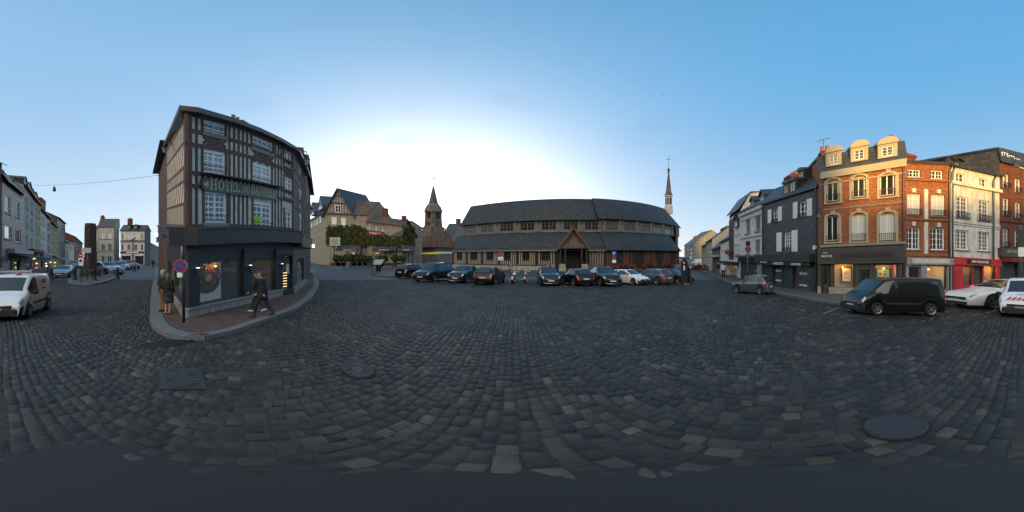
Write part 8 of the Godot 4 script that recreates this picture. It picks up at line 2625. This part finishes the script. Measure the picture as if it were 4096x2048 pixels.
	build_house({"a": [-123.73, 124], "b": [-117.41, 121], "h": 9.02, "s1": 0.164, "s2": 0, "label": "crooked half timbered house left of the pale stone house", "wall": "white_wall", "win": [[4.29, 5.8, 5.32, 6.25, 1, 1]], "deep": 2.5, "group": "houses closing the left side", "roof": [[0.15, 8.97], [-1.2, 10.62], [-2.6, 9.02]], "timber": [0, 9.02, 8, true]})
	build_house({"a": [-110.11, 120], "b": [-104.22, 121], "h": 9.79, "s1": 0.006, "s2": 0, "label": "white half timbered house with a slate gable and red shop sign", "wall": "white_wall", "win": [[0.248, 7.2, 0.737, 8.87, 1, 3, "yellow_glass"], [1.5, 7.2, 2.51, 8.87, 2, 3, "curtain"], [3.24, 7.2, 4.25, 8.87, 2, 1, "curtain"], [4.98, 7.2, 5.71, 8.87, 2, 3, "yellow_glass"], [0.248, 4.25, 0.68, 5.81, 1, 3], [1.65, 4.25, 2.44, 5.81, 2, 3], [3.38, 4.25, 4.21, 5.81, 2, 3], [5.05, 4.25, 5.57, 5.8, 1, 3]], "deep": 2.6, "group": "houses closing the left side", "side": "grey_wall", "roof": [[0.25, 9.69], [-1.3, 11.39], [-2.8, 9.69]], "stack": [[1.1, 1.9, -1.8, -1, 9.79, 13.19, 1]], "dorm": [[1.79, 10.28, 2.37, 10.97, 0.1, 1.4], [3.48, 10.28, 4.07, 10.97, 0.1, 1.4]], "timber": [6.38, 9.79, 22, false], "fascia": [[-0.011, 3.3, 5.93, 3.84, 0, 0.12, "awning_red", "shop_fascia"], [1.5, 3.4, 4.54, 3.73, 0.12, 0.15, "white_paint", "sign_board"], [0.277, 2.61, 2.44, 2.94, 0, 0.3, "white_paint", "awning"], [3.67, 2.6, 5.93, 2.93, 0, 0.3, "white_paint", "awning"], [0.42, 0.975, 2.51, 2.58, 0, 0.05, "shop_dark", "shop_glass"], [3.67, 0.145, 5.71, 2.57, 0, 0.05, "shop_dark", "shop_glass"]]})
	build_house({"a": [-104.65, 122], "b": [-111.22, 132], "h": 7.12, "s1": -0.143, "s2": 0, "label": "dark gabled house in the lane left of the hotel", "wall": "grey_wall", "win": [[3.17, 4.2, 5.26, 5.28, 1, 2]], "deep": 3, "group": "houses closing the left side", "roof": [[0.2, 7.08], [-1.5, 8.53], [-3.2, 7.12]]})
	build_house({"a": [-111.22, 132], "b": [-124.28, 150], "h": 6.11, "s1": -0.065, "s2": 0, "label": "low dark house deeper in the lane left of the hotel", "wall": "grey_wall", "win": [], "deep": 3, "group": "houses closing the left side", "roof": [[0.2, 6.06], [-1.5, 7.31], [-3.2, 6.11]]})
	pass


func build_hotel_square() -> void:
	build_hotel({"f1": {"a": [-12.9, 16.9], "b": [-14.37, 28], "h": 8.21, "s1": 0.264, "s2": -0.126}, "f2": {"a": [-14.37, 28], "b": [-18.49, 38.2], "h": 9.34, "s1": 0.079, "s2": -0.059}, "f0": {"a": [-26.68, 33], "b": [-12.9, 16.9], "h": 10.94, "s1": -0.249, "s2": 0}, "L1": 11.2, "L2": 11.0, "L0": 21.19, "win1": [[1.13, 7.61, 2.82, 8.19, 4, 3], [5.5, 7.55, 8.0, 8.29, 4, 3], [1.13, 5.95, 2.84, 6.91, 4, 4], [5.5, 5.79, 7.82, 6.82, 4, 4], [1.21, 3.85, 2.96, 5.19, 4, 6], [5.6, 3.63, 7.87, 4.99, 4, 5], [9.69, 7.25, 10.9, 8.16, 2, 3], [9.73, 5.54, 10.95, 6.61, 2, 4], [9.75, 3.49, 10.95, 4.79, 2, 4]], "win2": [[4.14, 8.05, 5.8, 8.86, 1, 3], [4.37, 6.04, 6.05, 7.06, 1, 3], [4.48, 3.96, 6.3, 5.24, 1, 4]], "rails1": [3.73, 5.35, 5.87, 7.01, 7.56, 8.2], "rails2": [3.85, 5.83, 6.6, 7.65, 8.41, 9.22], "xp1": [[1.11, 6.97, 2.91, 7.61], [5.53, 6.86, 8.15, 7.56], [9.62, 6.63, 11.02, 7.24]], "sign": [0.822, 5.19, 8.48, 5.71], "signtext": [1.38, 5.26, 8.1, 5.69], "band": [2.97, 3.61], "band2": [3.14, 3.85], "band0": [3.96, 4.81], "shop1": [[0.774, 0.485, 4.42, 2.23], [5.3, 0.411, 8.24, 2.13]], "door1": [9.34, 0.301, 11.05, 2.25], "shop2": [[2.92, 0.512, 8.98, 2.35]], "shop0": [[12.37, 1.01, 18.58, 2.2], [2.9, 0.814, 10.61, 2.35]], "pil1": [[0.009, 0.429, 0.728, 2.81], [4.47, 0.202, 5.28, 2.67], [8.26, 0.178, 9.3, 2.63]], "plinth1": [-0.107, 9.78, 0.288], "plinth2": 0.506, "board": [1.08, 0.508, 3.5, 2.21], "disc": [1.27, 0.845, 3.42, 2.14], "statue": [1.17, 0.516, 1.41], "tower_panel": [3.5, 0.339, 4.14, 2.17], "lamps1": [[0.513, 1.9], [5.03, 1.76], [9.07, 1.7]], "lantern1": [10.45, 7.73], "vest": [5.88, 3.92, 6.73, 4.25], "stack": [10.23, 11.26]})
	pass
